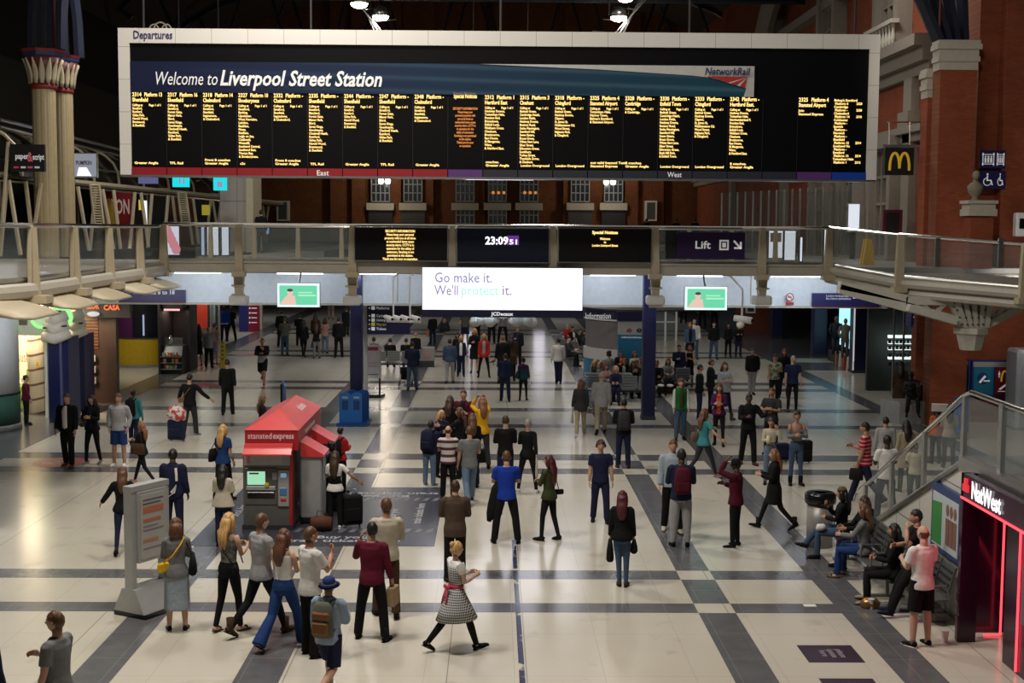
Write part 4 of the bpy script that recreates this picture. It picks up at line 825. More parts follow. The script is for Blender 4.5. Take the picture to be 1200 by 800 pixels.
# McDonald's hanging sign
t, x0, x1, z0, z1 = panel('arches_sign', 'black hanging sign with golden arches beside the brick pier', 'sign', 1037, 173, 1071, 205, 42, mat('sign_blackbrown', (.012, .01, .01), .4), dep=.25)
GOLD = mat('gold_arch', (.65, .42, .02), .5, emit=.25)
def arches(cx, z, w_, h, y, mt, t, r_=.045):
    for s_ in (-1, 1):
        m = MB(); q = [(cx+s_*(w_*.5*(.52-.48*math.cos(a))) if False else cx+s_*w_*.25*(1-math.cos(a)), y, z+h*math.sin(a)**.8 if 0 < a < PI else z+(.0 if a >= PI else h*.12)) for a in [PI*k/14 for k in range(15)]]
        q[0] = (cx, y, z+h*.12); m.loft(q, [(.02, r_)]*15, side=(0, 1, 0), n=6); m.build('arch', mt, t)
arches((x0+x1)/2, z0+.14, .62, .55, 41.98, GOLD, t)
m = MB(); m.tube([PY(1040, 143, 42.1), PY(1080, 143, 43)], .03, n=6); m.box(x0-.05, x1+.2, 42.05, 42.15, z1+.02, z1+.1)
for px in (1042, 1066): m.tube([PY(px, 143, 42.1), PY(px, 173, 42.1)], .02, n=5)
m.build('bracket', STEEL, t)
# lift and wheelchair signs on the brick
YL = 41.79
for k, (py0, py1) in enumerate(((176, 197), (200, 221))):
    t, x0, x1, z0, z1 = panel('pictogram_sign', ('navy sign with lift pictograms on the brick wall', 'navy sign with wheelchair pictograms on the brick wall')[k], 'sign', 1148, py0, 1178, py1, YL-.15, mat('sign_navy', (.02, .02, .12), .4), dep=.06)
    y = YL-.165
    for q, (cx, s_) in enumerate(((x0+.27, 1.0), (x1-.15, .6))):
        zc = (z0+z1)/2
        if k == 0:
            m = MB()
            for dx in (-.17, .17): m.box(cx+dx*s_-.015, cx+dx*s_+.015, y, y+.01, zc-.2, zc+.2)
            for dz in (-.15, .15): m.box(cx-.2*s_, cx+.2*s_, y, y+.01, zc+dz-.012, zc+dz+.012)
            for dx in (-.09, 0, .09):
                m.ell((cx+dx*s_, y, zc+.08), (.03*s_, .01, .03), 8, 5); m.box(cx+(dx-.03)*s_, cx+(dx+.03)*s_, y, y+.01, zc-.11, zc+.045)
            m.build('lift_pictogram', TXW, t)
        else:
            m = MB(); m.ell((cx-.03*s_, y, zc+.17), (.035*s_, .01, .035), 8, 5); m.box(cx-.05*s_, cx-.01*s_, y, y+.01, zc-.02, zc+.13); m.box(cx-.05*s_, cx+.09*s_, y, y+.01, zc-.04, zc-.005); m.prism([(cx+.06*s_, zc-.01), (cx+.1*s_, zc-.01), (cx+.15*s_, zc-.17), (cx+.11*s_, zc-.17)], 'y', y, y+.01)
            m.tube([(cx-.03*s_+.12*s_*math.cos(a), y, zc-.06+.12*math.sin(a)) for a in [R(100+20*j) for j in range(13)]], .014, n=5); m.build('wheelchair_pictogram', TXW, t)
# bust on a stone pedestal
p = PY(1146, 265, 39.6); t = thing('bust_pedestal', 'stone capped brick pedestal in front of the upper brick wall', 'pedestal', (p.x, 39.6, 5)); zc = PY(1146, 253, 39.6).z
m = MB(); m.box(p.x-.34, p.x+.34, 39.3, 39.9, 5, zc); m.build('brick_base', BRICKX, t); m = MB(); m.box(p.x-.42, p.x+.42, 39.2, 40, zc, zc+.2); m.box(p.x-.38, p.x+.38, 39.25, 39.95, zc+.2, zc+.36); m.box(p.x-.44, p.x+.44, 39.2, 40, zc+.36, zc+.46); m.build('stone_cap', STONE, t)
t = thing('stone_bust', 'small grey stone bust on the brick pedestal below the wheelchair sign', 'bust', (p.x-.1, 39.6, zc+.46)); m = MB(); m.sm = True; z = zc+.46; x = p.x-.12
m.lathe([(.12, 0), (.10, .06), (.07, .1), (.2, .22), (.24, .42), (.14, .52), (.07, .56), (.08, .62)], (x, 39.6, z), n=14); m.ell((x, 39.56, z+.74), (.11, .13, .15), 12, 8); m.ell((x, 39.44, z+.72), (.02, .04, .03), 8, 5); m.build('figure', mat('bust_stone', (.22, .19, .15), .8), t)
# wall phone box at the right edge
t = thing('help_point', 'white help point box with a small dark screen at the right edge', 'help point', tuple(PY(1196, 265, 41))); x0, x1, z0, z1 = rect(1191, 249, 1206, 277, 41); m = MB(); m.rbox(x0, x1, 41, 41.3, z0, z1, .04); m.build('housing', WHITE, t)
x0, x1, z0, z1 = rect(1195, 256, 1204, 268, 40.98); MB().box(x0, x1, 40.98, 41, z0, z1).build('display', BLACK, t)
# directional cross sign below the truss
t, x0, x1, z0, z1 = panel('meeting_sign', 'navy box sign with white arrows meeting at a square, hanging under the truss', 'sign', 1068, 362, 1088, 383, 43, mat('sign_navy', (.02, .02, .12), .4), dep=.6)
m = MB(); cx, cz = (x0+x1)/2-.02, (z0+z1)/2+.03; m.box(cx-.055, cx+.055, 42.985, 43, cz-.055, cz+.055)
for dx, dz in ((1, 0), (-1, 0), (0, 1), (0, -1)):
    m.box(cx+dx*.13-.018-abs(dx)*.05, cx+dx*.13+.018+abs(dx)*.05, 42.985, 43, cz+dz*.13-.018-abs(dz)*.05, cz+dz*.13+.018+abs(dz)*.05)
    m.prism([(cx+dx*.08, cz+dz*.08), (cx+dx*.14+dz*.05, cz+dz*.14+dx*.05), (cx+dx*.14-dz*.05, cz+dz*.14-dx*.05)], 'y', 42.985, 43)
m.build('arrows', TXW, t); ptext('meeting point', 1070, 381.5, 43, 15, .05, TXW, t)
# ================================================================ GROUND LEVEL, LEFT: SHOPS
def gp(px, py): return PZ(px, py)
# rounded white pillar with a green base
q = gp(2, 512); cx, cy, r_ = PY(22, 500, 39.6).x-1.02, 39.6, 1.02
t = thing('curved_pillar', 'white rounded shop pillar with dark green base at the left edge', 'pillar', (cx, cy, 0))
m = MB(); m.sm = True; m.lathe([(r_, 1.12), (r_, 4.6)], (cx, cy, 0), n=40); m.build('white_cladding', mat('pillar_white', (.50, .52, .54), .35), t)
m = MB(); m.lathe([(r_+.01, .18), (r_+.01, 1.06)], (cx, cy, 0), n=40); m.build('green_base', mat('base_green', (.02, .075, .055), .4), t, smooth=True)
m = MB(); m.lathe([(r_+.05, 0), (r_+.05, .16), (r_+.02, .19)], (cx, cy, 0), n=40); m.build('kick_plate', STEEL, t, smooth=True)
m = MB(); m.lathe([(r_+.015, 1.06), (r_+.015, 1.12)], (cx, cy, 0), n=40); m.build('black_line', BLACK, t, smooth=True)
for k in range(9):
    a = R(-66); z = 3.3-k*.2; L = (.13, .2, .15, .22, .12, .18, .22, .16, .14)[k]; m = MB(); p = (cx+(r_+.004)*math.cos(a), cy+(r_+.004)*math.sin(a), 0)
    m.box(-L, 0, -.006, .006, z, z+.05, xf=M.Translation(p) @ M.Rotation(a+PI/2, 4, 'Z')); m.build('faint_print', mat('grey_letter', (.18, .18, .2), .6), t)
# bright food shop
YS0, YS1 = gp(20, 496).y, gp(56, 494).y
xs0, xs1 = PY(17, 490, 42.2).x, PY(55.5, 490, 42.2).x
t = thing('food_shop', 'brightly lit sushi shop recess with cream walls beyond the rounded pillar', 'shop', (xs0, 42, 0))
LIT = mat('shop_cream_wall', (.80, .70, .50), .5)
m = MB(); m.box(xs0-2.2, xs1, 45.4, 45.6, 0, 3.7); m.box(xs0-2.4, xs0-2.2, 42.2, 45.6, 0, 3.7); m.build('walls', LIT, t)
m = MB(); m.box(xs0-2.4, xs1, 42.2, 45.6, 3.7, 3.9); m.build('shop_ceiling', WHITE, t)
m = MB(); m.box(xs0-1.9, xs1-.2, 43.4, 43.8, 3.62, 3.7); m.build('ceiling_lamp', mat('shop_tube', (1, .86, .6), emit=5), t)
light('shop_light', 'AREA', ((xs0+xs1)/2-.4, 43.4, 3.55), 420, (1, .82, .55), 1.6)
light('shop_light', 'AREA', (xs1-.7, 41.9, 3.5), 90, (1, .8, .55), 1.0, aim=(xs1+.6, 39, 0))
m = MB(); m.box(xs1-.02, xs1+.07, 42.1, 42.4, 0, 4.1); m.build('white_jamb', mat('jamb_white', (.8, .78, .72), .4), t)
# tiled curved column with wavy bands
n = NT('wavy_bands', .35); wv = n.op('FLOORED_MODULO', n.op('ADD', n.z, n.op('MULTIPLY', n.op('SINE', n.op('MULTIPLY', n.x, 5.0)), .05)), .48); gr = n.op('MAXIMUM', n.op('LESS_THAN', n.op('FLOORED_MODULO', n.z, .08), .006), n.op('LESS_THAN', n.op('FLOORED_MODULO', n.x, .08), .006))
c = n.mix(n.op('LESS_THAN', wv, .075), (.85, .74, .52), (.22, .1, .06)); TB = n.col(n.mix(n.op('MULTIPLY', gr, .4), c, (.4, .33, .22)))
a, b = PY(34, 480, 43).x, PY(53.5, 480, 43).x
m = MB(); m.lathe([((b-a)/2, .0), ((b-a)/2, 3.7)], ((a+b)/2, 43.0, 0), n=28); m.build('tiled_column', TB, t, smooth=True)
p = PY(46.5, 425, 42.6); m = MB(); m.prism([(p.x-.08, p.z-.08), (p.x+.08, p.z-.08), (p.x, p.z+.1)], 'y', 42.4, 42.44); m.build('warning_triangle', mat('warn_yellow', (.75, .4, .02), .5), t)
p = PY(22, 421, 42.9); text('sushi', (PY(20.5, 424, 42.9).x, 42.9, PY(20, 424, 42.9).z), .5, mat('taupe_letter', (.22, .18, .14), .6), t, width=.42)
# counter and goods inside
m = MB(); m.box(xs0-1, PY(33, 480, 43.3).x, 43.4, 44, 0, .95); m.build('counter', mat('counter_white', (.6, .6, .52), .4), t)
m = MB()
for k in range(3): m.box(xs0-.9, PY(33, 480, 43.4).x, 43.32, 43.4, .1+.28*k, .28+.28*k)
m.build('green_display', mat('lime', (.25, .5, .04), .5), t)
for i in range(14):
    x = xs0-.2+random.random()*.75; y = 43.5+random.random()*.3; z = .95; m = MB(); m.rbox(x-.07, x+.07, y-.06, y+.06, z, z+.1+random.random()*.35, .015)
    tag(m.build('food_packet', mat('pack%d' % (i % 4), ((.7, .1, .05), (.1, .5, .1), (.8, .3, .2), (.7, .6, .4))[i % 4], .4)), 'small coloured food packet on the bright shop counter', 'packet', 'food packets on the bright counter')
# shop sign with glowing green rings
t = thing('ring_sign', 'shop sign with two glowing green rings and a black squiggle over the bright shop', 'sign', tuple(PY(66, 372, 41.5)))
x0, x1, z0, z1 = rect(20, 362, 60, 393, 41.7); m = MB(); m.box(x0, x1, 41.7, 42.0, z0, z1); m.build('grey_board', mat('board_grey', (.38, .40, .38), .4), t)
GRN = mat('green_neon', (.12, 1, .1), emit=3.2)
for px, py, r_, back in ((72, 371.5, .33, (.55, .62, .55)), (49, 372, .31, (.45, .5, .45))):
    p = PY(px, py, 41.5); m = MB(); m.tube([(p.x+r_*math.cos(a), 41.45, p.z+r_*math.sin(a)) for a in [2*PI*k/28 for k in range(29)]], .035, n=6, cap=False); m.build('green_ring', GRN, t)
    m = MB(); m.lathe([(.001, 0), (r_, 0), (r_, .12), (.001, .12)], n=28, xf=M.Translation((p.x, 41.6, p.z)) @ M.Rotation(PI/2, 4, 'X')); m.build('disc', mat('ring_back', back, .5, emit=.25), t)
light('ring_glow', 'POINT', tuple(PY(70, 374, 41.0)), 10, (.2, 1, .2), .15)
p = PY(73, 369, 41.4); m = MB(); m.ell((p.x-.08, 41.42, p.z+.05), (.13, .03, .09), 12, 6); m.ell((p.x+.05, 41.42, p.z-.1), (.09, .03, .1), 12, 6); m.tube([(p.x-.2, 41.4, p.z+.14), (p.x, 41.4, p.z+.02), (p.x+.14, 41.4, p.z-.02)], .03); m.build('squiggle', BLACK, t)
m = MB(); m.ell((p.x-.08, 41.38, p.z+.05), (.05, .02, .035), 8, 5); m.ell((p.x+.05, 41.38, p.z-.1), (.035, .02, .04), 8, 5); m.build('white_spots', WHITE, t)
x0, x1, z0, z1 = rect(22, 373, 31, 381, 41.65); m = MB(); m.box(x0, x1, 41.66, 41.7, z0, z1); m.build('dark_badge', DARK, t)
# two navy pillars with cream bases of white folds
for px0, px1, pyb, lab in ((57, 79, 495, 'tall faceted navy shop pillar directly right of the bright shop'), (80, 98, 482, 'tall faceted navy shop pillar left of the brown cafe front')):
    q = gp((px0+px1)/2, pyb); Y = q.y; a, b = PY(px0, 450, Y).x, PY(px1, 450, Y).x; zt = PY(px0, 396 if px0 < 70 else 392, Y).z
    t = thing('navy_pillar', lab, 'pillar', ((a+b)/2, Y, 0)); w_ = b-a
    m = MB(); m.prism([(a, Y), (a+w_*.7, Y-.12), (b, Y+.15), (b, Y+1.2), (a, Y+1.2)], 'z', 0, zt); m.build('shaft', mat('pillar_navy', (.012, .018, .085), .35), t)
    m = MB(); m.prism([(a+w_*.68, Y-.135), (a+w_*.8, Y-.11), (a+w_*.8, Y-.05), (a+w_*.68, Y-.05)], 'z', 0, zt); m.build('pale_edge', mat('edge_blue', (.07, .08, .17), .3), t)
    m = MB(); m.sm = True
    for k in range(3): z = zt+.05+k*.28; m.loft([(a-.1+.08*k, Y-.1, z+.06*(k % 2)), ((a+b)/2, Y-.2, z-.04), (b+.15-.05*k, Y-.05, z+.12)], [(.14, .16), (.2, .2), (.12, .15)], side=(0, 1, 0), n=10)
    m.build('white_folds', mat('fold_cream', (.62, .58, .5), .6), t)
    m = MB(); m.tube([(a-.05, Y-.28, zt+.33), (b+.1, Y-.24, zt+.4)], .03, n=5); m.build('dark_band', mat('band_maroon', (.12, .03, .03), .5), t)
# brown cafe front with red letters
Y = 45.5; t = thing('cafe_front', 'dark brown cafe front with glowing orange letters beyond the navy pillars', 'shop', (PY(106, 400, Y).x, Y, 0))
x0, x1, z0, z1 = rect(98, 364, 116, 470, Y); m = MB(); m.box(x0, x1+.6, Y, Y+.3, 0, z1); m.build('front', mat('cafe_brown', (.05, .022, .012), .5), t)
m = MB()
for k in range(16): m.box(x0+.02, x1, Y-.05, Y, 1.9+k*.11, 1.94+k*.11)
m.build('shelf_slats', mat('slat_copper', (.22, .08, .03), .4), t)
for i in range(10):
    m = MB(); x = PY(105+(i % 3)*2, 400, Y).x; z = .7+(i//3)*.38; m.box(x, x+.1, Y-.12, Y-.05, z, z+.22); m.build('menu_picture', mat('menu%d' % (i % 3), ((.5, .2, .06), (.12, .35, .1), (.35, .33, .3))[i % 3], .5, emit=.2), t)
p = PY(101, 372, 44.9); x0, x1, z0, z1 = rect(100, 357, 118, 372, 45); m = MB(); m.box(x0-.1, x1+1.0, 45, 45.2, z0, z1+.05); m.build('fascia', DARK, t)
OR = mat('orange_letter', (1, .16, .05), emit=1.3); text('ILOR', (PY(101.5, 361.5, 44.95).x, 44.95, PY(101.5, 361.5, 44.95).z), .3, OR, t, width=.42, bold=.03); 
text('CASA', (PY(121.5, 363, 44.95).x, 44.95, PY(121.5, 363, 44.95).z), .24, OR, t, width=.54, bold=.03)
x0, x1, z0, z1 = rect(102, 364, 117, 370, 44.9); m = MB(); m.sm = True; m.ell(((x0+x1)/2, 44.88, (z0+z1)/2-.02), ((x1-x0)/2, .05, (z1-z0)/2), 16, 8); m.build('white_oval', mat('white_lit2', (.9, .9, .85), emit=.7), t)
q = gp(118.5, 468); m = MB(); m.sm = True; m.cyl((q.x, q.y+.15, 0), .16, 4.6, 20); tag(m.build('steel_pole', STEEL), 'bright steel pillar at the corner of the brown cafe front', 'pillar')
# round kiosk with yellow counter
q0, q1 = gp(126, 433), gp(187, 431); cx, cy = (q0.x+q1.x)/2, q0.y+1.4; r_ = (q1.x-q0.x)/2*1.03
t = thing('kiosk', 'rounded kiosk with yellow counter and purple upper panels', 'kiosk', (cx, cy, 0))
def arcprism(a0, a1, r0_, r1_, z0, z1, name, mt, cx=cx, cy=cy, tt=None, n=14):
    A = [R(a0+(a1-a0)*k/n) for k in range(n+1)]; poly = [(cx+r1_*math.cos(a), cy+r1_*.62*math.sin(a)) for a in A]+[(cx+r0_*math.cos(a), cy+r0_*.62*math.sin(a)) for a in A[::-1]]
    m = MB(); m.prism(poly, 'z', z0, z1); return m.build(name, mt, tt or t)
arcprism(180, 360, r_-.5, r_, .12, 1.25, 'counter', mat('kiosk_yellow', (.50, .33, .01), .4)); arcprism(180, 360, r_-.5, r_+.03, 0, .12, 'kick_plate', STEEL); arcprism(180, 360, r_-.55, r_+.04, 1.25, 1.3, 'counter_top', DARK)
arcprism(180, 262, r_-.2, r_-.05, 1.3, 2.5, 'purple_panel', mat('kiosk_purple', (.075, .012, .07), .4)); arcprism(263, 360, r_-.2, r_-.05, 1.3, 2.75, 'black_panel', mat('kiosk_black', (.012, .012, .016), .2)); arcprism(180, 262, r_-.2, r_-.03, 2.5, 2.55, 'sill', STEEL); arcprism(180, 360, r_-.2, r_-.06, 2.55, 3.3, 'upper_glass', GLASS2)
arcprism(180, 360, 0.1, r_, 3.3, 3.45, 'roof', DARK)
p = PY(168, 381, cy-r_*.62-.1); m = MB(); m.box(p.x-.03, p.x+.03, p.y, p.y+.05, p.z-.45, p.z+.45); m.build('lit_slot', mat('slot_blue', (.45, .55, .8), emit=.7), t)
# food counter in the dark bay beside the kiosk
q = gp(202, 438); t = thing('food_counter', 'dark glass fronted food counter stacked with drinks beside the yellow kiosk', 'counter', (q.x, q.y+.6, 0))
a, b = PY(189, 420, q.y).x, PY(213, 420, q.y).x; Y = q.y
m = MB(); m.prism([(Y, 0), (Y, .75), (Y+.25, 1.15), (Y+1.0, 1.15), (Y+1.0, 0)], 'x', a, b); m.build('cabinet', mat('cabinet_dark', (.03, .03, .032), .3), t)
m = MB(); m.box(a, b, Y+.2, Y+.22, 1.15, 1.5); m.build('glass_guard', GLASS, t); m = MB(); m.box(a, b, Y+2.2, Y+2.4, 0, 3.4); m.box(a-.1, a, Y-.1, Y+2.4, 0, 3.6); m.box(b, b+.12, Y+1.0, Y+2.4, 0, 3.6); m.box(a, b, Y+.1, Y+2.2, 2.7, 3.5); m.build('booth_walls', mat('booth_dark', (.025, .018, .02), .5), t)
m = MB(); m.box(a+.1, b-.1, Y+.15, Y+.2, 2.62, 2.7); m.build('lamp_strip', mat('pinkish_lamp', (1, .4, .4), emit=1.5), t)
light('counter_light', 'AREA', ((a+b)/2, Y+1, 2.6), 14, (1, .8, .65), .8)
for i in range(22):
    x = a+.08+random.random()*(b-a-.16); k = i % 3; y = Y-.03+k*.09; z = .22+k*.26; c_ = random.choice([(.55, .4, .04), (.08, .3, .45), (.5, .1, .05), (.4, .42, .4), (.1, .35, .12)])
    m = MB(); m.box(x-.1, x+.1, Y-.08, Y, z-.02, z) if False else None; m.cyl((x, Y-.06, z), .04, .16, 8); tag(m.build('drink_bottle', mat('drink%d' % (i % 5), c_, .3)), 'small coloured drink bottle racked on the front of the dark food counter', 'bottle', 'drinks on the dark food counter')
m = MB()
for k in range(3): m.box(a, b, Y-.14, Y, .19+k*.26, .215+k*.26)
m.build('rack_shelves', STEEL, t)
m = MB(); m.sm = True; p = PY(199, 412, Y+.3); m.cyl((p.x, Y+.4, 1.15), .1, .4, 12); tag(m.build('urn', RAILM), 'shiny steel urn standing on the dark food counter', 'urn')
# glass shop beyond with red panel
Y = 66.0; t = thing('glazed_shopfront', 'glazed shopfront with a large red window panel beyond the kiosk', 'shop', (PY(240, 400, Y).x, Y, 0))
x0, x1, z0, z1 = rect(219, 356, 256, 400, Y); m = MB(); m.box(x0, x1, Y+.4, Y+.5, 0, 3.6); m.build('interior_wall', mat('pale_green_wall', (.42, .46, .38), .5), t)
light('shop_light', 'AREA', ((x0+x1)/2, Y-.6, 3.4), 30, (1, .95, .8), 1.2)
a, b, c, d = rect(227, 357, 244, 385, Y); m = MB(); m.box(a, b, Y, Y+.06, c, d); m.build('red_panel', mat('panel_red', (.62, .05, .02), .5, emit=.1), t)
for k, px in enumerate((219, 226, 245, 247.5, 254, 257)): a = PY(px, 380, Y); m = MB(); m.box(a.x-.05, a.x+.05, Y-.08, Y+.05, 0, 3.6); m.build('mullion', STEEL if k % 2 else DARK, t)
a, b, c, d = rect(248, 357, 253.5, 384, Y); m = MB(); m.box(a, b, Y, Y+.06, c, d); m.build('pale_blue_panel', mat('panel_teal', (.3, .42, .42), .4), t)
m = MB()
for k in range(5): a = PY(222.5, 360+k*8, Y+.2); m.ell(a, (.16, .1, .14), 8, 6)
m.build('window_goods', mat('goods_sage', (.4, .42, .3), .6), t)
q = gp(257, 440)
# cream walls of the far left passage
m = MB(); m.box(PY(257, 380, 74).x, PY(325, 380, 74).x-3.9+2.0, 80, 80.3, 0, 4.7); struct(m.build('wall_passage', mat('passage_cream', (.62, .58, .48), .5)))
light('passage_light', 'AREA', (PY(290, 380, 76).x, 76, 4.4), 60, (1, .93, .78), 2)
# navy and red notice board
q = gp(291, 389); Y = q.y; t = thing('notice_board', 'standing notice board, half navy and half dark red with white lines', 'notice board', (q.x, Y, 0))
for px0, px1, c_, nm in ((280, 291, (.02, .03, .2), 'navy_half'), (291, 304, (.30, .01, .05), 'red_half')):
    a, b, z0, z1 = rect(px0, 358, px1, 388, Y); m = MB(); m.box(a, b, Y, Y+.12, .02, z1); m.build(nm, mat('board_'+nm, c_, .4), t)
m = MB()
for k in range(4):
    a, b, z0, z1 = rect(291.8, 360+k*5.6, 293.4, 362+k*5.6, Y-.01); m.box(a, b, Y-.012, Y, z0, z1); a, b, z0, z1 = rect(294.5, 360.5+k*5.6, 301, 361.6+k*5.6, Y-.01); m.box(a, b, Y-.012, Y, z0, z1)
m.build('white_lines', TXW, t)
# yellow cleaning cone sign on the floor
q = gp(261, 430); t = thing('wet_floor_sign', 'tall yellow wet floor sign standing on the pale floor', 'wet floor sign', (q.x, q.y, 0)); h = PY(261, 402, q.y).z
for k, dy in enumerate((0, .18)): m = MB(); m.prism([(q.x-.16, 0), (q.x+.14, 0), (q.x+.09, h), (q.x-.09, h)], 'y', q.y+dy, q.y+dy+.03); m.build('leaf', mat('cone_yellow', (.62, .48, .02), .5), t)
m = MB()
for k in range(5): m.box(q.x-.06, q.x+.05, q.y-.01, q.y, h*.3+k*.18, h*.3+k*.18+.09)
m.build('black_marks', mat('mark_olive', (.2, .16, .02), .6), t)
# ================================================================ TICKET MACHINE
FX0, FX1 = gp(284, 626).x, gp(347, 626).x; FY = 26.4
FX0 = PY(284.5, 560, FY).x; FX1 = PY(342, 560, FY).x
t = thing('ticket_machine', 'red roofed grey ticket machine block reading stansted express', 'ticket machine', ((FX0+FX1)/2, FY+1.7, 0))
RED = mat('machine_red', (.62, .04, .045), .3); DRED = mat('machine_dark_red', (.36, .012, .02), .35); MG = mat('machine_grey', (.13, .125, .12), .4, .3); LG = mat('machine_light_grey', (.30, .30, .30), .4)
ztop = PY(310, 530, FY).z; LEN = 3.5
m = MB(); m.rbox(FX0, FX1, FY, FY+LEN, 0.02, ztop, .03); m.build('cabinet', MG, t)
m = MB(); m.box(FX0-.02, FX1+.02, FY-.03, FY+LEN+.02, 0, .1); m.build('plinth', DARK, t)
# header box
hx0, hx1 = PY(287, 510, FY-.02).x, PY(349, 510, FY-.02).x; hz0, hz1 = PY(318, 519, FY).z, PY(318, 503.5, FY).z
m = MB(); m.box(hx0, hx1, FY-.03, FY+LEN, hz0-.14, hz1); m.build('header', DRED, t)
m = MB(); m.prism([(FY-.34, ztop-.01), (FY-.34, ztop+.02), (FY-.03, hz0+.0), (FY-.03, hz0-.16)], 'x', PY(284, 525, FY-.3).x, PY(341, 525, FY-.3).x); m.build('awning', RED, t)
for yy, l_ in ((FY+.35, .8), (FY+2.0, .8)):
    m = MB(); m.prism([(hx1, hz0-.02), (hx1+.48, hz0-.30), (hx1+.48, hz0-.34), (hx1, hz0-.34)], 'y', yy, yy+l_); m.build('side_awning', RED, t)
    m = MB(); m.rbox(hx1-.02, hx1+.42, yy+.05, yy+l_-.05, .15, hz0-.33, .03); m.build('side_machine', LG, t)
    m = MB(); m.box(hx1+.41, hx1+.44, yy+.15, yy+l_-.15, .9, 1.4); m.build('side_screen', mat('screen_teal', (.1, .2, .25), .2), t)
# hipped roof
rz = PY(330, 487, FY+.6).z; rx = (hx0+hx1)/2
rx2 = PY(343, 466, FY+2.9).x
A = [(hx0-.02, FY-.05, hz1), (hx1+.02, FY-.05, hz1), (hx1+.02, FY+LEN, hz1), (hx0-.02, FY+LEN, hz1), (rx+.05, FY+.75, hz1+.33), (rx+.05, FY+LEN-.5, hz1+.33)]
m = MB(); m.add(A, [(0, 1, 4), (1, 2, 5, 4), (2, 3, 5), (3, 0, 4, 5), (0, 3, 2, 1)]); m.build('roof', RED, t)
TW = mat('pale_pink_letter', (.78, .6, .62), .5)
text('stansted', (PY(290.5, 513.5, FY).x, FY-.036, PY(290.5, 513.5, FY).z), .17, TW, t, width=.48, bold=.01); text('express', (PY(320, 513.5, FY).x, FY-.036, PY(320, 513.5, FY).z), .17, TW, t, width=.42, bold=.02)
n_ = V(A[4])-V(A[1]); e = (V(A[2])-V(A[1])).normalized(); nn = e.cross(V(A[5])-V(A[2])).normalized(); nn = -nn if nn.z < 0 else nn; up = nn.cross(e)
def fmat(e, up, nn):
    q = M.Identity(4)
    for i in range(3): q[i][0] = e[i]; q[i][1] = up[i]; q[i][2] = nn[i]
    return q
c = (V(A[1])+V(A[2])+V(A[5])+V(A[4]))/4+e*.35-up*.05
text('tickets', tuple(c+nn*.01), .26, TW, t, rot=fmat(e, up, nn), bold=.02, width=.75, align='CENTER')
text('stansted express', (hx1+.012, FY+.9, hz0+.05), .17, TW, t, rot=(PI/2, 0, PI/2), width=1.5)
# front face details
def fr(px0, py0, px1, py1): return rect(px0, py0, px1, py1, FY)
def fbox(px0, py0, px1, py1, d, name, mt): a, b, c, d_ = fr(px0, py0, px1, py1); m = MB(); m.rbox(a, b, FY-d, FY+.02, c, d_, min(.012, d*.4)); return m.build(name, mt, t)
fbox(286, 531.5, 340, 545, .02, 'top_panel', mat('panel_pale', (.36, .38, .36), .35)); fbox(294, 533, 331, 543.5, .03, 'notice_grid', mat('grid_pale', (.42, .46, .42), .4))
fbox(287.5, 548, 325, 591, .02, 'front_recess', mat('recess_grey', (.09, .09, .085), .35)); fbox(290, 552, 311, 567.5, .035, 'screen', mat('touch_screen', (.45, .95, .62), emit=.75)); fbox(292, 553, 304, 555.5, .04, 'screen_title', mat('title_brown', (.3, .1, .05), .5))
fbox(326, 550, 339, 593, .04, 'payment_column', LG); fbox(329, 554, 336, 559, .05, 'card_screen', mat('card_blue', (.3, .5, .7), emit=.5)); fbox(328, 571, 336.5, 580, .05, 'card_slot', mat('slot_blue2', (.06, .18, .42), .4)); fbox(329, 583, 336, 587, .05, 'red_button', mat('sign_red', (.5, .02, .02), .5)); fbox(319, 553, 325, 562, .03, 'keypad', LG)
fbox(290, 576, 322, 583, .04, 'ticket_tray', BLACK); fbox(289, 569, 323, 574, .05, 'ledge', LG)
p = PY(313, 567.5, FY); m = MB(); m.lathe([(.001, 0), (.05, 0), (.045, .05), (.001, .06)], n=16, xf=M.Translation((p.x, FY-.02, p.z)) @ M.Rotation(PI/2, 4, 'X')); m.build('yellow_knob', mat('knob_yellow', (.6, .4, .03), .4), t)
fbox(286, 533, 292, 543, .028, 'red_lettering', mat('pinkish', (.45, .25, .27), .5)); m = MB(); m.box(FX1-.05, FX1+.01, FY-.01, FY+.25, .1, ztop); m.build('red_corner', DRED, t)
# white queue sign board behind the machine
q = gp(322, 520); t = thing('upright_sign', 'small blue and black upright sign poking up behind the red roof', 'sign', (q.x, 31.2, 0)); a, b, z0, z1 = rect(328.5, 450, 336, 470, 31.2)
m = MB(); m.box(a, (a+b)/2-.03, 31.2, 31.26, 0, z1); m.build('black_side', BLACK, t); m = MB(); m.add([((a+b)/2-.03, 31.2, .2), (b, 30.9, .2), (b, 30.9, z1-.02), ((a+b)/2-.03, 31.2, z1+.08)], [(0, 1, 2, 3)]); o = m.build('blue_side', mat('sign_blue', (.03, .09, .3), .4), t); o.modifiers.new('s', 'SOLIDIFY').thickness = .03
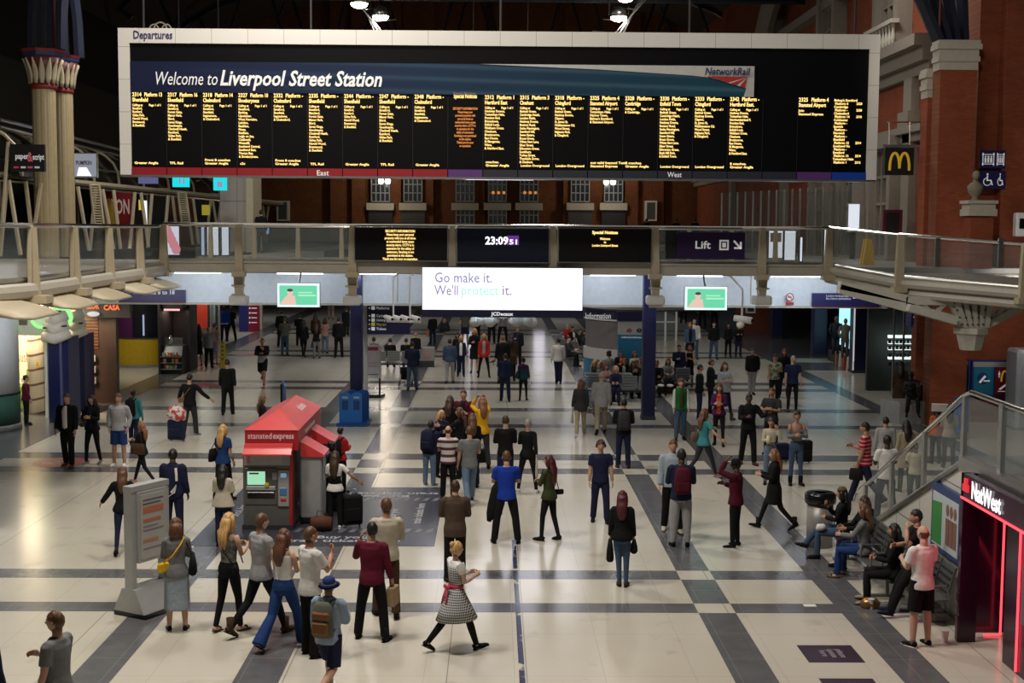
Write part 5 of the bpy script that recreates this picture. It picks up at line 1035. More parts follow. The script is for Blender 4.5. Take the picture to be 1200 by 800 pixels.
# floor mats with writing (queue graphics)
MATF = mat('floor_vinyl', (.055, .057, .078), .25)
mx0, mx1 = -5.85, -1.12; my1, my0 = gp(460, 571).y, gp(460, 640).y
t = thing('floor_graphic', 'dark blue grey floor graphic about buying train tickets around the ticket machine', 'floor graphic', ((mx0+mx1)/2, my0, 0))
m = MB(); m.box(mx0, mx1, my0, my1, .001, .006); m.build('vinyl', MATF, t)
FT = mat('floor_letter', (.42, .43, .47), .4)
def ftext(s, x, y, size, rz, width=None, align='CENTER', tt=None, mt=FT, **k): return text(s, (x, y, .009), size, mt, tt or t, rot=(0, 0, rz), width=width, align=align, ext=.001, **k)
ftext('Buy your\ntrain tickets here', -2.6, my1-.95, .30, PI, 2.7, bold=.02); ftext('Buy your\ntrain tickets here', -2.9, my0+.62, .30, 0, 2.2, bold=.02, line=1.0)
ftext('train tickets here', -1.50, 28.0, .26, PI/2, 2.0, bold=.02); ftext('Buy your', -2.05, 28.0, .26, PI/2, .9, bold=.02); ftext('Buy your', -5.5, 28.2, .26, -PI/2, 1.2, bold=.02)
m = MB()
for yy in (my1-1.55, my0+1.15):
    for k in range(13): x = -4.0+k*.22; m.prism([(x, yy), (x+.11, yy), (x+.17, yy+.32), (x+.06, yy+.32)], 'z', .006, .008)
m.build('chevrons', mat('chevron', (.16, .165, .18), .4), t)
MP = mat('floor_vinyl_plum', (.03, .012, .035), .3)
for px0, px1, py0, py1, lab in ((946, 1018, 756, 776, 'dark plum floor sticker reading please queue here, the one wholly in view'), (974, 1046, 795, 818, 'dark plum floor sticker cut by the bottom edge of the picture')):
    a, b, c, d = gp(px0+2, py1), gp(px1, py1), gp(px1-6, py0), gp(px0, py0)
    t = thing('floor_sticker', lab, 'floor sticker', ((a.x+b.x)/2, (a.y+c.y)/2, 0)); m = MB(); m.box(a.x, b.x-.05, a.y, d.y, .001, .005); m.build('vinyl', MP, t)
    text('please\nqueue\nhere', (b.x-.42, (a.y+c.y)/2, .008), .15, mat('plum_letter', (.4, .36, .4), .4), t, rot=(0, 0, -PI/2), align='CENTER', ext=.001, line=.85, valign='CENTER')
for px, py, w_, lab in ((72, 541.5, 65, 'red oval floor sticker near the couple by the navy pillars'), (233, 451.5, 44, 'red oval floor sticker beside the black clothed walker'), (290, 414.5, 32, 'red oval floor sticker beyond the yellow wet floor sign')):
    c = gp(px, py); r_ = w_/2*c.y/F_PX; t = thing('floor_roundel', lab, 'floor sticker', tuple(c)); m = MB(); m.lathe([(.001, .001), (r_, .001), (r_, .005), (.001, .005)], c, n=36); m.build('vinyl', mat('roundel_red', (.36, .045, .05), .4), t)
    text('ALL\nTRAINS', (c.x, c.y-.05, .008), r_*.5, mat('roundel_letter', (.45, .3, .28), .4), t, rot=(0, 0, 0), align='CENTER', ext=.001, width=r_*1.3, valign='CENTER', line=.9)
# ================================================================ STANDS
# underground totem
q = gp(168, 722); t = thing('totem_sign', 'silver double sided totem sign with travel notices on a sloping base', 'totem sign', (q.x, q.y+.3, 0)); ang = R(60)
def loc_(x, y, z=0): c, s_ = math.cos(ang), math.sin(ang); return (q.x+x*c-y*s_, q.y+.3+x*s_+y*c, z)
XF = M.Translation((q.x, q.y+.3, 0)) @ M.Rotation(ang, 4, 'Z'); SIL = mat('totem_silver', (.42, .43, .43), .35, .3)
m = MB(); m.box(-.40, .40, -.34, .34, 0, .08, xf=XF); m.build('skid', BLACK, t)
m = MB(); m.prism([(-.32, .08), (.32, .08), (.14, .45), (-.14, .45)], 'x', -.42, .42, xf=XF); m.build('base', SIL, t)
m = MB()
for s_ in (-1, 1): m.box(s_*.36-.05, s_*.36+.05, -.08, .08, .42, 1.98, xf=XF)
m.box(-.41, .41, -.09, .09, 1.98, 2.07, xf=XF); m.build('posts', SIL, t)
for s_, nm in ((-1, 'front'), (1, 'rear')):
    m = MB(); m.box(-.31, .31, s_*.10-.03, s_*.10+.03, .85, 1.97, xf=XF); f = m.build('case', SIL, t); m = MB(); m.box(-.27, .27, s_*.135-.006, s_*.135+.006, .90, 1.92, xf=XF); p_ = m.build('poster', mat('poster_grey', (.42, .42, .41), .3), f)
    if s_ < 0:
        for k, (z, h, c_) in enumerate(((1.62, .10, (.5, .16, .08)), (1.48, .05, (.5, .16, .08)), (1.16, .05, (.5, .2, .1)), (1.82, .02, (.1, .1, .12)), (1.76, .02, (.1, .1, .12)), (1.40, .02, (.2, .2, .22)), (1.34, .02, (.2, .2, .22)), (1.05, .02, (.2, .2, .22)))):
            m = MB(); m.box(-.22, .22-.06*(k % 3), -.146, -.141, z, z+h, xf=XF); m.build('printed_line', mat('print%d' % (k > 2), c_, .5), t)
m = MB(); m.tube([XF @ V((.27+.0+.09*math.cos(a), -.245, .27+.09*math.sin(a))) for a in [2*PI*k/20 for k in range(21)]], .018, n=5, cap=False); m.build('roundel_ring', mat('roundel_orange', (.55, .10, .03), .5), t); m = MB(); m.box(.14, .40, -.26, -.24, .25, .29, xf=XF); m.build('roundel_bar', NAVY, t)
# notice stand by the column
q = gp(437, 465); Y = q.y; t = thing('poster_stand', 'white poster on a black two legged stand beside the navy column', 'poster stand', (q.x, Y, 0)); a, b, z0, z1 = rect(428.5, 404, 446.5, 443, Y)
m = MB(); m.box(a, b, Y, Y+.06, z0, z1); m.build('poster_frame', mat('frame_pale', (.45, .46, .47), .4), t)
m = MB(); m.box(a+.04, b-.06, Y-.012, Y, z0+.06, z1-.05); m.build('poster', mat('poster_lilac', (.5, .49, .54), .5), t)
for k, (z, h, c_) in enumerate(((z1-.2, .13, (.32, .02, .06)), (z0+.55, .02, (.45, .2, .28)), (z0+.42, .02, (.45, .2, .28)), (z0+.12, .03, (.03, .03, .1)))): m = MB(); m.box(a+.05, b-.1, Y-.018, Y-.012, z, z+h); m.build('printed_line', mat('printline%d' % k, c_, .5), t)
m = MB(); m.box(a+.02, a+.08, Y, Y+.06, .12, z0); m.box(b-.08, b-.02, Y, Y+.06, .12, z0); m.build('legs', BLACK, t)
m = MB(); m.prism([(a-.08, Y-.35), (b+.02, Y-.35), (b+.14, Y+.1), (b+.0, Y+.5), (a+.1, Y+.5)], 'z', 0, .12); m.build('base', BLACK, t)
# blue booth shaped stand
q = gp(413, 498); Y = q.y; BLU = mat('booth_blue', (.015, .16, .55), .4); DB = mat('booth_deep_blue', (.01, .08, .33), .4)
a, b, z0, z1 = rect(397.5, 459, 428, 497, Y); t = thing('blue_stand', 'bright blue booth shaped leaflet stand in front of the navy column', 'stand', ((a+b)/2, Y, 0)); w_ = (b-a); h = z1
for j in range(4):
    for k in range(2):
        x0 = a+k*w_/2*.88+j*.05; x1 = x0+w_*.44; yy = Y+j*.22; m = MB(); arcp = [(x0, .08), (x1, .08), (x1, h-.12)]+[((x0+x1)/2+(x1-x0)/2*math.cos(R(u)), h-.12+.1*math.sin(R(u))) for u in range(20, 180, 20)]+[(x0, h-.12)]
        m.prism(arcp, 'y', yy, yy+.08); f = m.build('arched_panel', BLU if j == 0 else DB, t)
        if j == 0:
            m = MB(); m.box(x0+.09, x1-.08, yy-.012, yy, h*.46, h*.74); m.build('window', mat('booth_window', (.01, .05, .16), .3), f)
            m = MB(); 
            for q_ in range(1, 3): m.box(x0+.09+q_*(x1-x0-.17)/3-.008, x0+.09+q_*(x1-x0-.17)/3+.008, yy-.02, yy-.01, h*.46, h*.74)
            m.box(x0+.09, x1-.08, yy-.02, yy-.01, h*.6-.008, h*.6+.008); m.build('glazing_bars', DB, f)
            m = MB(); m.box(x0+.09, x1-.08, yy-.012, yy, h*.80, h*.86); m.build('pale_label', mat('label_pale', (.35, .42, .45), .5), f)
m = MB(); m.prism([(a-.08, Y-.12), (b+.06, Y-.12), (b+.12, Y+.9), (a+.1, Y+.9)], 'z', 0, .08); m.build('base', DB, t)
# information kiosk
q = gp(707, 447); Y = q.y; xk0, xk1 = PY(683.5, 420, Y).x, PY(723, 420, Y).x
q2 = gp(740, 455); Y2 = 49.5
t = thing('information_kiosk', 'curved information kiosk with shutter, navy header and blue lower panels', 'kiosk', ((xk0+xk1)/2, Y2+1, 0)); r_ = 2.3; cx = PY(703, 400, Y2).x+.5; cy = Y2+2.3
def arcw(a0, a1, r0_, r1_, z0, z1, name, mt, n=14):
    A = [R(a0+(a1-a0)*k/n) for k in range(n+1)]; poly = [(cx+r1_*math.cos(a), cy+r1_*math.sin(a)) for a in A]+[(cx+r0_*math.cos(a), cy+r0_*math.sin(a)) for a in A[::-1]]
    m = MB(); m.prism(poly, 'z', z0, z1); return m.build(name, mt, t)
cx = PY(683.5, 400, cy).x+r_
zz = lambda py: PY(703, py, Y2).z
arcw(180, 277, r_-.3, r_, zz(365)-.02, zz(375), 'header', NAVY); arcw(180, 275, r_-.3, r_-.02, zz(375)-.0, zz(377), 'ledge', WHITE)
o = arcw(180, 275, r_-.4, r_-.08, zz(412), zz(376), 'shutter', mat('shutter_mauve', (.17, .155, .17), .45))
arcw(180, 277, r_-.4, r_, zz(424), zz(411), 'white_band', mat('band_white', (.5, .5, .5), .4)); arcw(180, 277, r_-.4, r_-.01, 0, zz(423), 'blue_base', mat('base_blue', (.02, .16, .32), .4)); arcw(180, 360, 0.05, r_+.03, zz(365)+.0, zz(363), 'roof', DARK)
pk = PY(724.5, 400, Y2-.05); a, b, z0, z1 = rect(724.5, 376, 755, 455, Y2-.05); m = MB(); m.box(a, b, Y2-.05, Y2+.3, 0, PY(740, 392, Y2).z); m.build('teal_panel', mat('panel_tealblue', (.02, .17, .33), .4), t)
m = MB(); m.box(a, b, Y2-.05, Y2+.3, PY(740, 392, Y2).z, PY(740, 376, Y2).z); m.build('white_panel', mat('panel_lightgrey', (.42, .43, .46), .4), t); m = MB(); m.box(a-.05, b, Y2-.1, Y2+.3, PY(740, 376, Y2).z, PY(740, 365, Y2).z); m.build('navy_header', NAVY, t)
for px in (737.5, 749): p = PY(px, 387, Y2-.06); m = MB(); m.tube([(p.x+.07*math.cos(a_), Y2-.065, p.z+.07*math.sin(a_)) for a_ in [2*PI*k/16 for k in range(17)]], .015, n=4, cap=False); m.box(p.x-.1, p.x+.1, Y2-.075, Y2-.06, p.z-.015, p.z+.015); m.build('roundel', mat('roundel_red2', (.35, .05, .06), .4) if px < 740 else NAVY, t)
ptext('visitlondonwelcome', 728, 396, Y2-.06, 24, .1, TXW, t)
p = PY(686, 372, Y2-.05); text('Information', (PY(685, 372.3, Y2+.2).x, Y2-.12, PY(685, 372.3, Y2+.2).z), .3, TXW, t, width=.95, bold=.01)
# ---------------------------------------------------------------- metal seats
SEATM = mat('perforated_steel', (.20, .205, .21), .35, .6)
def bench(x, y, rz, n, lab, group=None, arms=True, sp=.6):
    t = thing('metal_bench', lab, 'bench', (x, y, 0), rz, group); L = n*sp
    def mk(name, fn, mt=SEATM): m = MB(); fn(m); return m.build(name, mt, t, world=False)
    mk('beam', lambda m: m.box(-L/2, L/2, -.04, .04, .30, .37), DARK)
    for k in range(n):
        c = -L/2+sp*(k+.5)
        mk('seat', lambda m: m.loft([(c, .27, .43), (c, .1, .45), (c, -.1, .42), (c, -.2, .41)], [(.015, sp/2-.03)]*4, side=(0, 0, 1), n=8) if False else m.prism([(.27, .41), (.25, .44), (.0, .42), (-.2, .43), (-.2, .40), (0, .39)], 'x', c-sp/2+.03, c+sp/2-.03))
        b_ = mk('backrest', lambda m: m.prism([(-.2, .48), (-.17, .48), (-.29, .93), (-.33, .93)], 'x', c-sp/2+.03, c+sp/2-.03))
        mk('backrest_slots', lambda m: [m.box(c-sp/2+.07, c+sp/2-.07, -.205-.028*j-.001-.02, -.165-.028*j+.006-.0, .54+j*.1, .56+j*.1) for j in range(4)], DARK)
    for k in range(n+1):
        c = -L/2+sp*k
        if arms: mk('armrest', lambda m: m.tube([(c, -.2, .45), (c, -.15, .66), (c, .18, .66), (c, .2, .42)], .018, n=6))
    for c in (-L/2+sp*.5, L/2-sp*.5): mk('leg', lambda m: (m.tube([(c, 0, .32), (c, 0, .03)], .03, n=6), m.box(c-.04, c+.04, -.28, .28, 0, .04)))
    return t
b1 = bench(6.62, 22.9, PI/2, 5, 'perforated steel bench along the white wall, seating the three women', sp=.62)
b2 = bench(6.85, 20.52, PI/2, 2, 'short perforated steel bench beside the dark bank entrance', sp=.62)
q = gp(784, 462); bench(q.x, q.y+.4, PI, 3, 'steel bench right of the navy column with white wrappers on its seat')
q = gp(735, 470); bench(q.x-.6, q.y+.6, PI, 3, 'steel bench under the front row of seated travellers'); bench(PY(715, 450, 51).x, 46.9, 0, 4, 'steel bench facing the kiosk, behind the front row of travellers')
q = gp(470, 428); bench(PY(462, 420, 56).x, 56, 0, 3, 'steel bench seen from behind with three heads above it, past the poster stand')
q = gp(672, 418); bench(PY(672, 410, 62).x, 61.8, R(-70), 4, 'dim steel bench at the left side of the information kiosk')
q = gp(690, 487); bench(gp(697, 485).x, gp(697, 482).y, PI/2, 2, 'end-on steel bench beside the grey blazer walker')
# ================================================================ RIGHT: STAIR, WALL, BANK
WX = 7.3; yR0, yR1 = 25.2, PX(1137, 459, WX).y
PANL = NT('white_wall_panels', .35); jn = PANL.op('MAXIMUM', PANL.op('LESS_THAN', PANL.op('FLOORED_MODULO', PANL.op('ADD', PANL.y, .3), 1.25), .02), PANL.op('LESS_THAN', PANL.op('FLOORED_MODULO', PANL.op('ADD', PANL.z, PANL.op('MULTIPLY', PANL.y, .0)), 1.05), .02)); PANL = PANL.col(PANL.mix(jn, (.56, .55, .50), (.12, .12, .11)))
zL = PX(1140, 541, WX).z
ys0 = PX(1040, 640, WX).y
m = MB(); m.prism([(25.6, 0), (25.6, .25), (yR1+.1, zL-.12), (19.8, zL-.12), (19.8, 0)], 'x', WX, WX+.15); struct(m.build('wall_stair', PANL))
m = MB(); m.prism([(25.9, 0), (25.9, .2), (yR1+.1, zL), (12, zL), (12, 0)], 'x', WX+2.4, WX+2.6); struct(m.build('wall_stair_inner', PANL))
t = thing('staircase', 'grey staircase rising towards the viewer behind the white panel wall', 'staircase', (WX+1, 23, 0))
m = MB(); ns = 16
for k in range(ns): ya = 25.6-(25.6-yR1)*k/ns; yb = 25.6-(25.6-yR1)*(k+1)/ns; z = zL*(k+1)/ns; m.box(WX+.16, WX+2.38, yb, ya, 0 if k < 1 else z-.35, z)
m.build('steps', mat('step_grey', (.16, .16, .16), .5), t)
m = MB(); m.box(WX+.16, WX+2.38, 12, yR1, zL-.1, zL); m.build('landing', mat('step_grey', (.16, .16, .16), .5), t)
t = thing('balustrade', 'glass balustrade with steel handrail climbing the stair beside the bank', 'balustrade', (WX, 22, 0))
zr = PX(1137, 459, WX).z; hb = .95; P0 = V((WX, 25.9, .95)); P1 = V((WX, yR1, zr)); P2 = V((WX, 12.5, zr-.05))
m = MB(); m.tube([P0+V((0, .25, -.25)), P0+V((0, .1, -.05)), P0, P1+V((0, .25, -.1)), P1+V((0, -.05, 0)), P2], .04); m.build('handrail', RAILM, t)
for u in (.08, .36, .66, .97):
    p = P0.lerp(P1, u); zb = .1+(zL-.1)*u; m = MB(); m.box(WX-.04, WX+.02, p.y-.06, p.y+.06, zb-.05, p.z); m.build('baluster', STEEL, t)
for y in (yR1-1.35, yR1-3.6): m = MB(); m.box(WX-.05, WX+.02, y-.07, y+.07, zL-.25, zr); m.build('baluster', STEEL, t)
m = MB(); m.add([(WX, 25.7, .2), (WX, yR1, zL+.05), (WX, yR1, zr-.08), (WX, 25.7, .95)], [(0, 1, 2, 3)]); o = m.build('glass_pane', GLASS, t); o.modifiers.new('s', 'SOLIDIFY').thickness = .015
for a, b in ((yR1, yR1-1.3), (yR1-1.4, yR1-3.55), (yR1-3.65, 12.5)): m = MB(); m.box(WX-.008, WX+.008, b, a, zL+.05, zr-.08); m.build('glass_pane', GLASS, t)
m = MB(); m.loft([(WX-.02, 25.8, .12), (WX-.02, yR1, zL+.0)], [(.05, .05)]*2, n=6); m.box(WX-.14, WX+.02, 12.5, yR1, zL-.16, zL+.06); m.build('bottom_channel', STEEL, t)
# framed poster on the wall
y0, y1 = PX(1093, 600, WX-.05).y, PX(1127, 620, WX-.05).y; z1_, z0_ = PX(1093, 562, WX-.05).z, PX(1127, 664, WX-.05).z
t = thing('wall_poster', 'blue framed poster with green field picture on the white wall beside the bank', 'poster', (WX-.05, y0, z0_))
m = MB(); m.box(WX-.07, WX, y1, y0, z0_, z1_); m.build('frame', mat('frame_blue', (.02, .05, .16), .4), t)
m = MB(); m.box(WX-.08, WX-.07, y1+.08, y0-.08, z0_+.08, z1_-.14); m.build('print', mat('print_pale', (.5, .55, .58), .3), t)
m = MB(); m.prism([(y0-.1, z0_+.35), (y0-.1, z0_+.78), ((y0+y1)/2+.15, z0_+.82), ((y0+y1)/2+.15, z0_+.12), (y0-.1, z0_+.12)], 'x', WX-.086, WX-.08); m.build('green_field', mat('print_green', (.04, .25, .05), .4), t)
m = MB(); 
for k in range(3): m.ell((WX-.085, (y0+y1)/2-.12-.17*k, z0_+.75), (.006, .07, .1), 10, 6); m.box(WX-.09, WX-.08, (y0+y1)/2-.2-.17*k, (y0+y1)/2-.06-.17*k, z0_+.2, z0_+.62)
m.build('printed_people', mat('print_brown', (.22, .11, .08), .5), t)
# bank front
BX = 6.95; yB = 19.25; PLUM = mat('bank_plum', (.03, .004, .022), .22); zs1, zs0 = PX(1127, 553, BX).z, PX(1127, 582, BX).z
t = thing('bank_front', 'dark plum bank front with white lettering and red neon lines', 'bank', (BX, 18, 0))
m = MB(); m.box(BX, BX+.26, yB-.06, yB+.04, 0, zs1); m.box(BX, BX+.12, 12, yB, zs0, zs1); m.build('fascia', PLUM, t)
m = MB(); m.box(BX+.98, BX+1.1, 17.9, yB+.52, 0, zs0); m.box(BX+.3, BX+1.1, yB+.42, yB+.52, 0, zs0); m.box(BX+.12, BX+1.0, 12, yB, zs0-.05, zs0); m.build('door_recess', PLUM, t)
y18 = 18.3; m = MB(); m.box(BX+.32, BX+1.1, 12, y18, 0, zs0); m.build('machine_wall', PLUM, t)
RN = mat('red_neon', (1, .05, .07), emit=2.6)
m = MB(); m.box(BX-.02, BX, 12, yB, zs0-.013, zs0+.013); m.build('neon_line', RN, t)
m = MB(); m.box(BX+.285, BX+.31, 17.75, 17.775, .04, zs0-.05); m.build('neon_post', RN, t)
p = PX(1172, 745, BX+.78); m = MB(); m.box(BX+.74, BX+.765, 19.49, 19.515, .03, zs0-.06); m.box(BX+.5, BX+.765, 19.49, 19.515, .01, .03); m.build('neon_door', RN, t)
light('neon_glow', 'AREA', (BX+.7, 19.4, 1.1), .7, (1, .05, .07), .1, aim=(BX+.4, 19.6, .8), sy=1.8)
light('neon_glow', 'AREA', (BX-.12, 18.2, 1.8), 4, (1, .08, .12), .3, aim=(BX-3, 20.5, 1.0), sy=1.8)
text('NatWest', (BX-.02, PX(1139, 600, BX).y, (zs0+zs1)/2-.11), .34, mat('bank_white', (1, .98, 1), emit=1.3), t, rot=(PI/2, 0, -PI/2), width=1.1, bold=.015, height=.26)
for k in range(3):
    a = R(90+120*k); yy, zz_ = PX(1133, 575, BX).y+.06*math.cos(a), (zs0+zs1)/2+.02+.06*math.sin(a); m = MB(); m.box(BX-.035, BX, yy-.045, yy+.045, zz_-.05, zz_+.05); m.build('red_cube', mat('logo_red', (.9, .03, .05), emit=.8), t)
a, b = PX(1196, 690, BX+.28).y, 15.6; m = MB(); m.box(BX+.30, BX+.33, b, a, .75, 1.6); m.build('cash_machine', mat('atm_grey', (.12, .14, .18), .3), t); m = MB(); m.box(BX+.285, BX+.30, b+.1, a-.12, 1.05, 1.45); m.build('cash_screen', mat('atm_screen', (.05, .12, .2), emit=.25), t)
for z0, z1 in ((.62, .74), (.02, .38)): MB().box(BX-.02, BX, yB-.055, yB+.03, z0, z1).build('steel_plate', mat('plate', (.10, .05, .06), .25, .8), t)

light('balcony_lamp', 'AREA', (16.0, 38.8, 4.5), 60, (1, .93, .85), 1.5, aim=(16, 42, 2.4)); light('balcony_lamp', 'AREA', (-12.4, 35.5, 4.35), 190, (.95, .97, 1), 1.5, aim=(-15.5, 40, 1.5)); light('kiosk_lamp', 'AREA', (-15.0, 53.0, 4.5), 130, (1, .93, .8), 1.5, aim=(-15, 57, 1))
# ---------------------------------------------------------------- brick wall posters, plinth and statues
t, x0, x1, z0, z1 = panel('wall_noticeboard', 'blue framed board with camera poster and red arches poster on the brick wall', 'poster board', 1138.5, 422, 1191, 465, 41.9, mat('board_blue', (.01, .05, .28), .4), dep=.1)
a, b, c, d = rect(1140.5, 424, 1190, 430, 41.88); m = MB(); m.box(a, b, 41.87, 41.9, c, d); m.build('white_header', mat('poster_white', (.45, .47, .5), .5), t)
a, b, c, d = rect(1140.5, 430.5, 1164, 463, 41.88); m = MB(); m.box(a, b, 41.87, 41.9, c, d); m.build('blue_poster', mat('poster_cyan', (.02, .25, .42), .5), t); cx, cz = (a+b)/2, (c+d)/2+.1
m = MB(); m.ell((cx-.03, 41.86, cz), (.17, .01, .2), 14, 8); m.build('dark_disc', mat('disc_blue', (.015, .06, .3), .5), t); m = MB(); m.prism([(cx-.16, cz-.12), (cx-.1, cz-.16), (cx+.08, cz+.06), (cx+.02, cz+.1)], 'y', 41.84, 41.86); m.box(cx, cx+.2, 41.84, 41.86, cz-.1, cz-.06); m.build('camera_drawing', TXW, t)
a, b, c, d = rect(1166, 430.5, 1189.5, 463, 41.88); m = MB(); m.box(a, b, 41.87, 41.9, c, d); m.build('red_poster', mat('poster_red', (.30, .015, .02), .5), t); arches((a+b)/2+.08, d-.45, .42, .34, 41.85, GOLD, t, .03)
m = MB(); m.prism([(a+.12, c+.2), (a+.17, c+.17), (b-.15, c+.42), (b-.2, c+.45)], 'y', 41.85, 41.87); m.prism([(a+.09, d-.22), (a+.15, d-.22), (a+.12, d-.1)], 'y', 41.85, 41.87); m.box(a+.105, a+.135, 41.85, 41.87, d-.32, d-.2); m.box(a+.1, b-.1, 41.855, 41.87, c+.12, c+.14); m.build('white_drawing', TXW, t)
t = thing('wall_noticeboard', 'narrow blue framed notice board angled on the brick corner', 'poster board', tuple(PY(1127, 462, 41.6)))
A, B = PY(1117.5, 418, 42.4), PY(1135.5, 423, 41.5); zb = PY(1127, 463, 41.9).z
def angq(u0, u1, z0, z1, off, name, mt):
    p, q_ = A.lerp(B, u0), A.lerp(B, u1); d = (B-A).normalized(); nn = V((d.y, -d.x, 0)); nn = nn if nn.y < 0 else -nn; p = p+nn*off; q_ = q_+nn*off; m = MB(); m.prism([(p.x, p.y), (q_.x, q_.y), (q_.x-nn.x*.05, q_.y-nn.y*.05), (p.x-nn.x*.05, p.y-nn.y*.05)], 'z', z0, z1); return m.build(name, mt, t)
zt_ = A.z; angq(0, 1, zb, zt_, .0, 'frame', mat('board_blue', (.01, .05, .28), .4)); angq(.05, .45, zb+.08, zt_-.2, .02, 'blue_poster', mat('poster_cyan', (.02, .25, .42), .5)); angq(.5, .9, zb+.08, zt_-.2, .02, 'photo_column', mat('photo_grey', (.22, .2, .19), .5)); angq(.05, .95, zt_-.18, zt_-.05, .02, 'header', mat('poster_white', (.45, .47, .5), .5))
for k in range(3): angq(.55, .82, zb+.15+k*.3, zb+.33+k*.3, .04, 'photo', mat('photo_dark', (.06, .04, .04), .5))
panel('blue_notice', 'small blue notice on the brick just beside the stone corbel', 'notice', 1120, 390, 1129, 407, 41.85, mat('poster_blue3', (.02, .16, .42), .5), dep=.05)
x0, x1, z0, z1 = rect(1192, 410, 1230, 488, 40.2); t = thing('white_locker', 'pale rounded cabinet cut by the right edge beside the notice board', 'cabinet', (x0, 40.2, 0)); m = MB(); m.rbox(x0, x1, 40.2, 41.2, 0, z1, .1); m.build('body', mat('cabinet_pale', (.42, .45, .5), .4), t)
q = gp(1048, 497); a, b = gp(1046.5, 497), gp(1089, 498); Y = a.y; zp = PY(1060, 471, Y).z
t = thing('statue_plinth', 'pale stone plinth beside the brick pier carrying bronze figures', 'plinth', ((a.x+b.x)/2, Y, 0)); m = MB(); m.box(a.x+.2, b.x-.06, Y, Y+.9, .0, zp); m.prism([(a.x+.2, Y), (a.x+.2, Y+.9), (a.x-.15, Y+.9)], 'z', 0, zp); m.build('stone_block', mat('plinth_stone', (.34, .34, .33), .7), t)
x0, x1, z0, z1 = rect(1050, 476, 1056, 492, Y-.02); 
BRZ = mat('dark_bronze', (.015, .014, .013), .35, .6)
a_, b_, c_, d_ = rect(1071, 452, 1087, 471, Y+.3); t = thing('bronze_suitcase', 'dark bronze suitcase with a gold emblem standing on the plinth', 'suitcase', ((a_+b_)/2, Y+.5, zp)); m = MB(); m.rbox(a_, b_, Y+.3, Y+.8, zp, zp+.5, .04); m.build('body', BRZ, t)
m = MB(); m.sm = True; m.ell(((a_+b_)/2-.12, Y+.28, zp+.26), (.13, .03, .17), 8, 6); m.build('gold_emblem', mat('emblem_gold', (.3, .22, .05), .4, .5), t); m = MB(); m.box((a_+b_)/2-.05, b_-.06, Y+.4, Y+.65, zp+.5, zp+.56); m.build('pale_lid', mat('lid_pale', (.4, .4, .4), .5), t)
# paper leaflets held by nobody: blue bin and board behind the stair glass
x0, x1, z0, z1 = rect(1119, 466, 1136, 520, 38.5); t = thing('blue_board', 'blue board standing behind the stair handrail', 'board', (x0, 38.5, 0)); m = MB(); m.box(x0, x1, 38.5, 38.6, .2, z1); m.build('panel', mat('board_vivid', (.02, .10, .5), .4), t); m = MB(); m.box(x0+.1, x0+.16, 38.5, 38.6, 0, .2); m.box(x1-.16, x1-.1, 38.5, 38.6, 0, .2); m.build('legs', DARK, t)
# grey litter bin beside the first bench
q = gp(991, 668); t = thing('litter_bin', 'grey drum litter bin with dark top behind the woman in sunglasses', 'litter bin', (6.35, 25.2, 0)); m = MB(); m.sm = True; m.lathe([(.25, 0), (.25, .85)], (6.35, 25.2, 0), n=24); m.build('body', mat('bin_grey', (.28, .27, .26), .4, .3), t); m = MB(); m.lathe([(.29, .85), (.3, .9), (.3, 1.02), (.26, 1.06), (.12, 1.06), (.1, .95)], (6.35, 25.2, 0), n=24); m.build('rim', BLACK, t, smooth=True)
# dark concourse at the right
m = MB(); a, b = PY(863, 400, 78).x, PY(912, 400, 78).x; m.box(a, b, 78, 78.4, 0, 4.7); struct(m.build('wall_red_brown', mat('red_brown', (.13, .028, .012), .6)))
a_, b_, c_, d_ = rect(876, 359, 883, 365, 77.9); panel('framed_picture', 'small framed picture on the red brown wall under the footbridge', 'picture', 876, 359, 883.5, 365, 77.9, mat('picture_dim', (.05, .05, .05), .4), dep=.12, frame=WHITE, fw=.1)
m = MB(); m.box(PY(912, 400, 82).x, 26, 84, 84.3, 0, 4.7); m.box(-24, 17, 99.4, 99.7, 0, 4.7); struct(m.build('wall_dark_end', mat('dim_end_wall', (.06, .05, .05), .6)))
# clothes shop window
Y0, Y1 = gp(971, 421).y, gp(1000, 437).y
t = thing('clothes_window', 'glowing cyan clothes shop window between two navy columns', 'shop window', (PY(985, 420, 60).x, 60, 0))
A, B = PY(970.5, 400, 62.5), PY(1000.5, 400, 56.5)
def wq(u0, u1, z0, z1, off, name, mt, dp=.06):
    p, q_ = V((A.x, A.y, 0)).lerp(V((B.x, B.y, 0)), u0), V((A.x, A.y, 0)).lerp(V((B.x, B.y, 0)), u1); d = (q_-p).normalized(); nn = V((d.y, -d.x, 0)); nn = nn if nn.y < 0 else -nn; nn = V((-abs(nn.x), nn.y, 0)) if True else nn
    p = p+nn*off; q_ = q_+nn*off; m = MB(); m.prism([(p.x, p.y), (q_.x, q_.y), (q_.x-nn.x*dp, q_.y-nn.y*dp), (p.x-nn.x*dp, p.y-nn.y*dp)], 'z', z0, z1); return m.build(name, mt, t)
wq(0, .45, .75, 3.0, -.5, 'lit_backdrop', mat('cyan_glow', (.42, .9, 1), emit=1.2)); wq(.45, 1, .5, 3.0, -.7, 'interior', mat('interior_warm', (.28, .24, .2), .5, emit=.15)); wq(0, 1, 0, .5, 0, 'stall_riser', DARK); wq(0, 1, 2.95, 3.1, .0, 'head_frame', STEEL); wq(.97, 1, 0, 3.0, .02, 'bright_jamb', mat('jamb_lit', (.9, .9, .85), emit=.5))
light('window_glow', 'AREA', ((A.x+B.x)/2-.9, 59, 1.8), 2.5, (.35, .75, 1), 1.6, aim=((A.x+B.x)/2-3.5, 52, 0), sy=1.6)
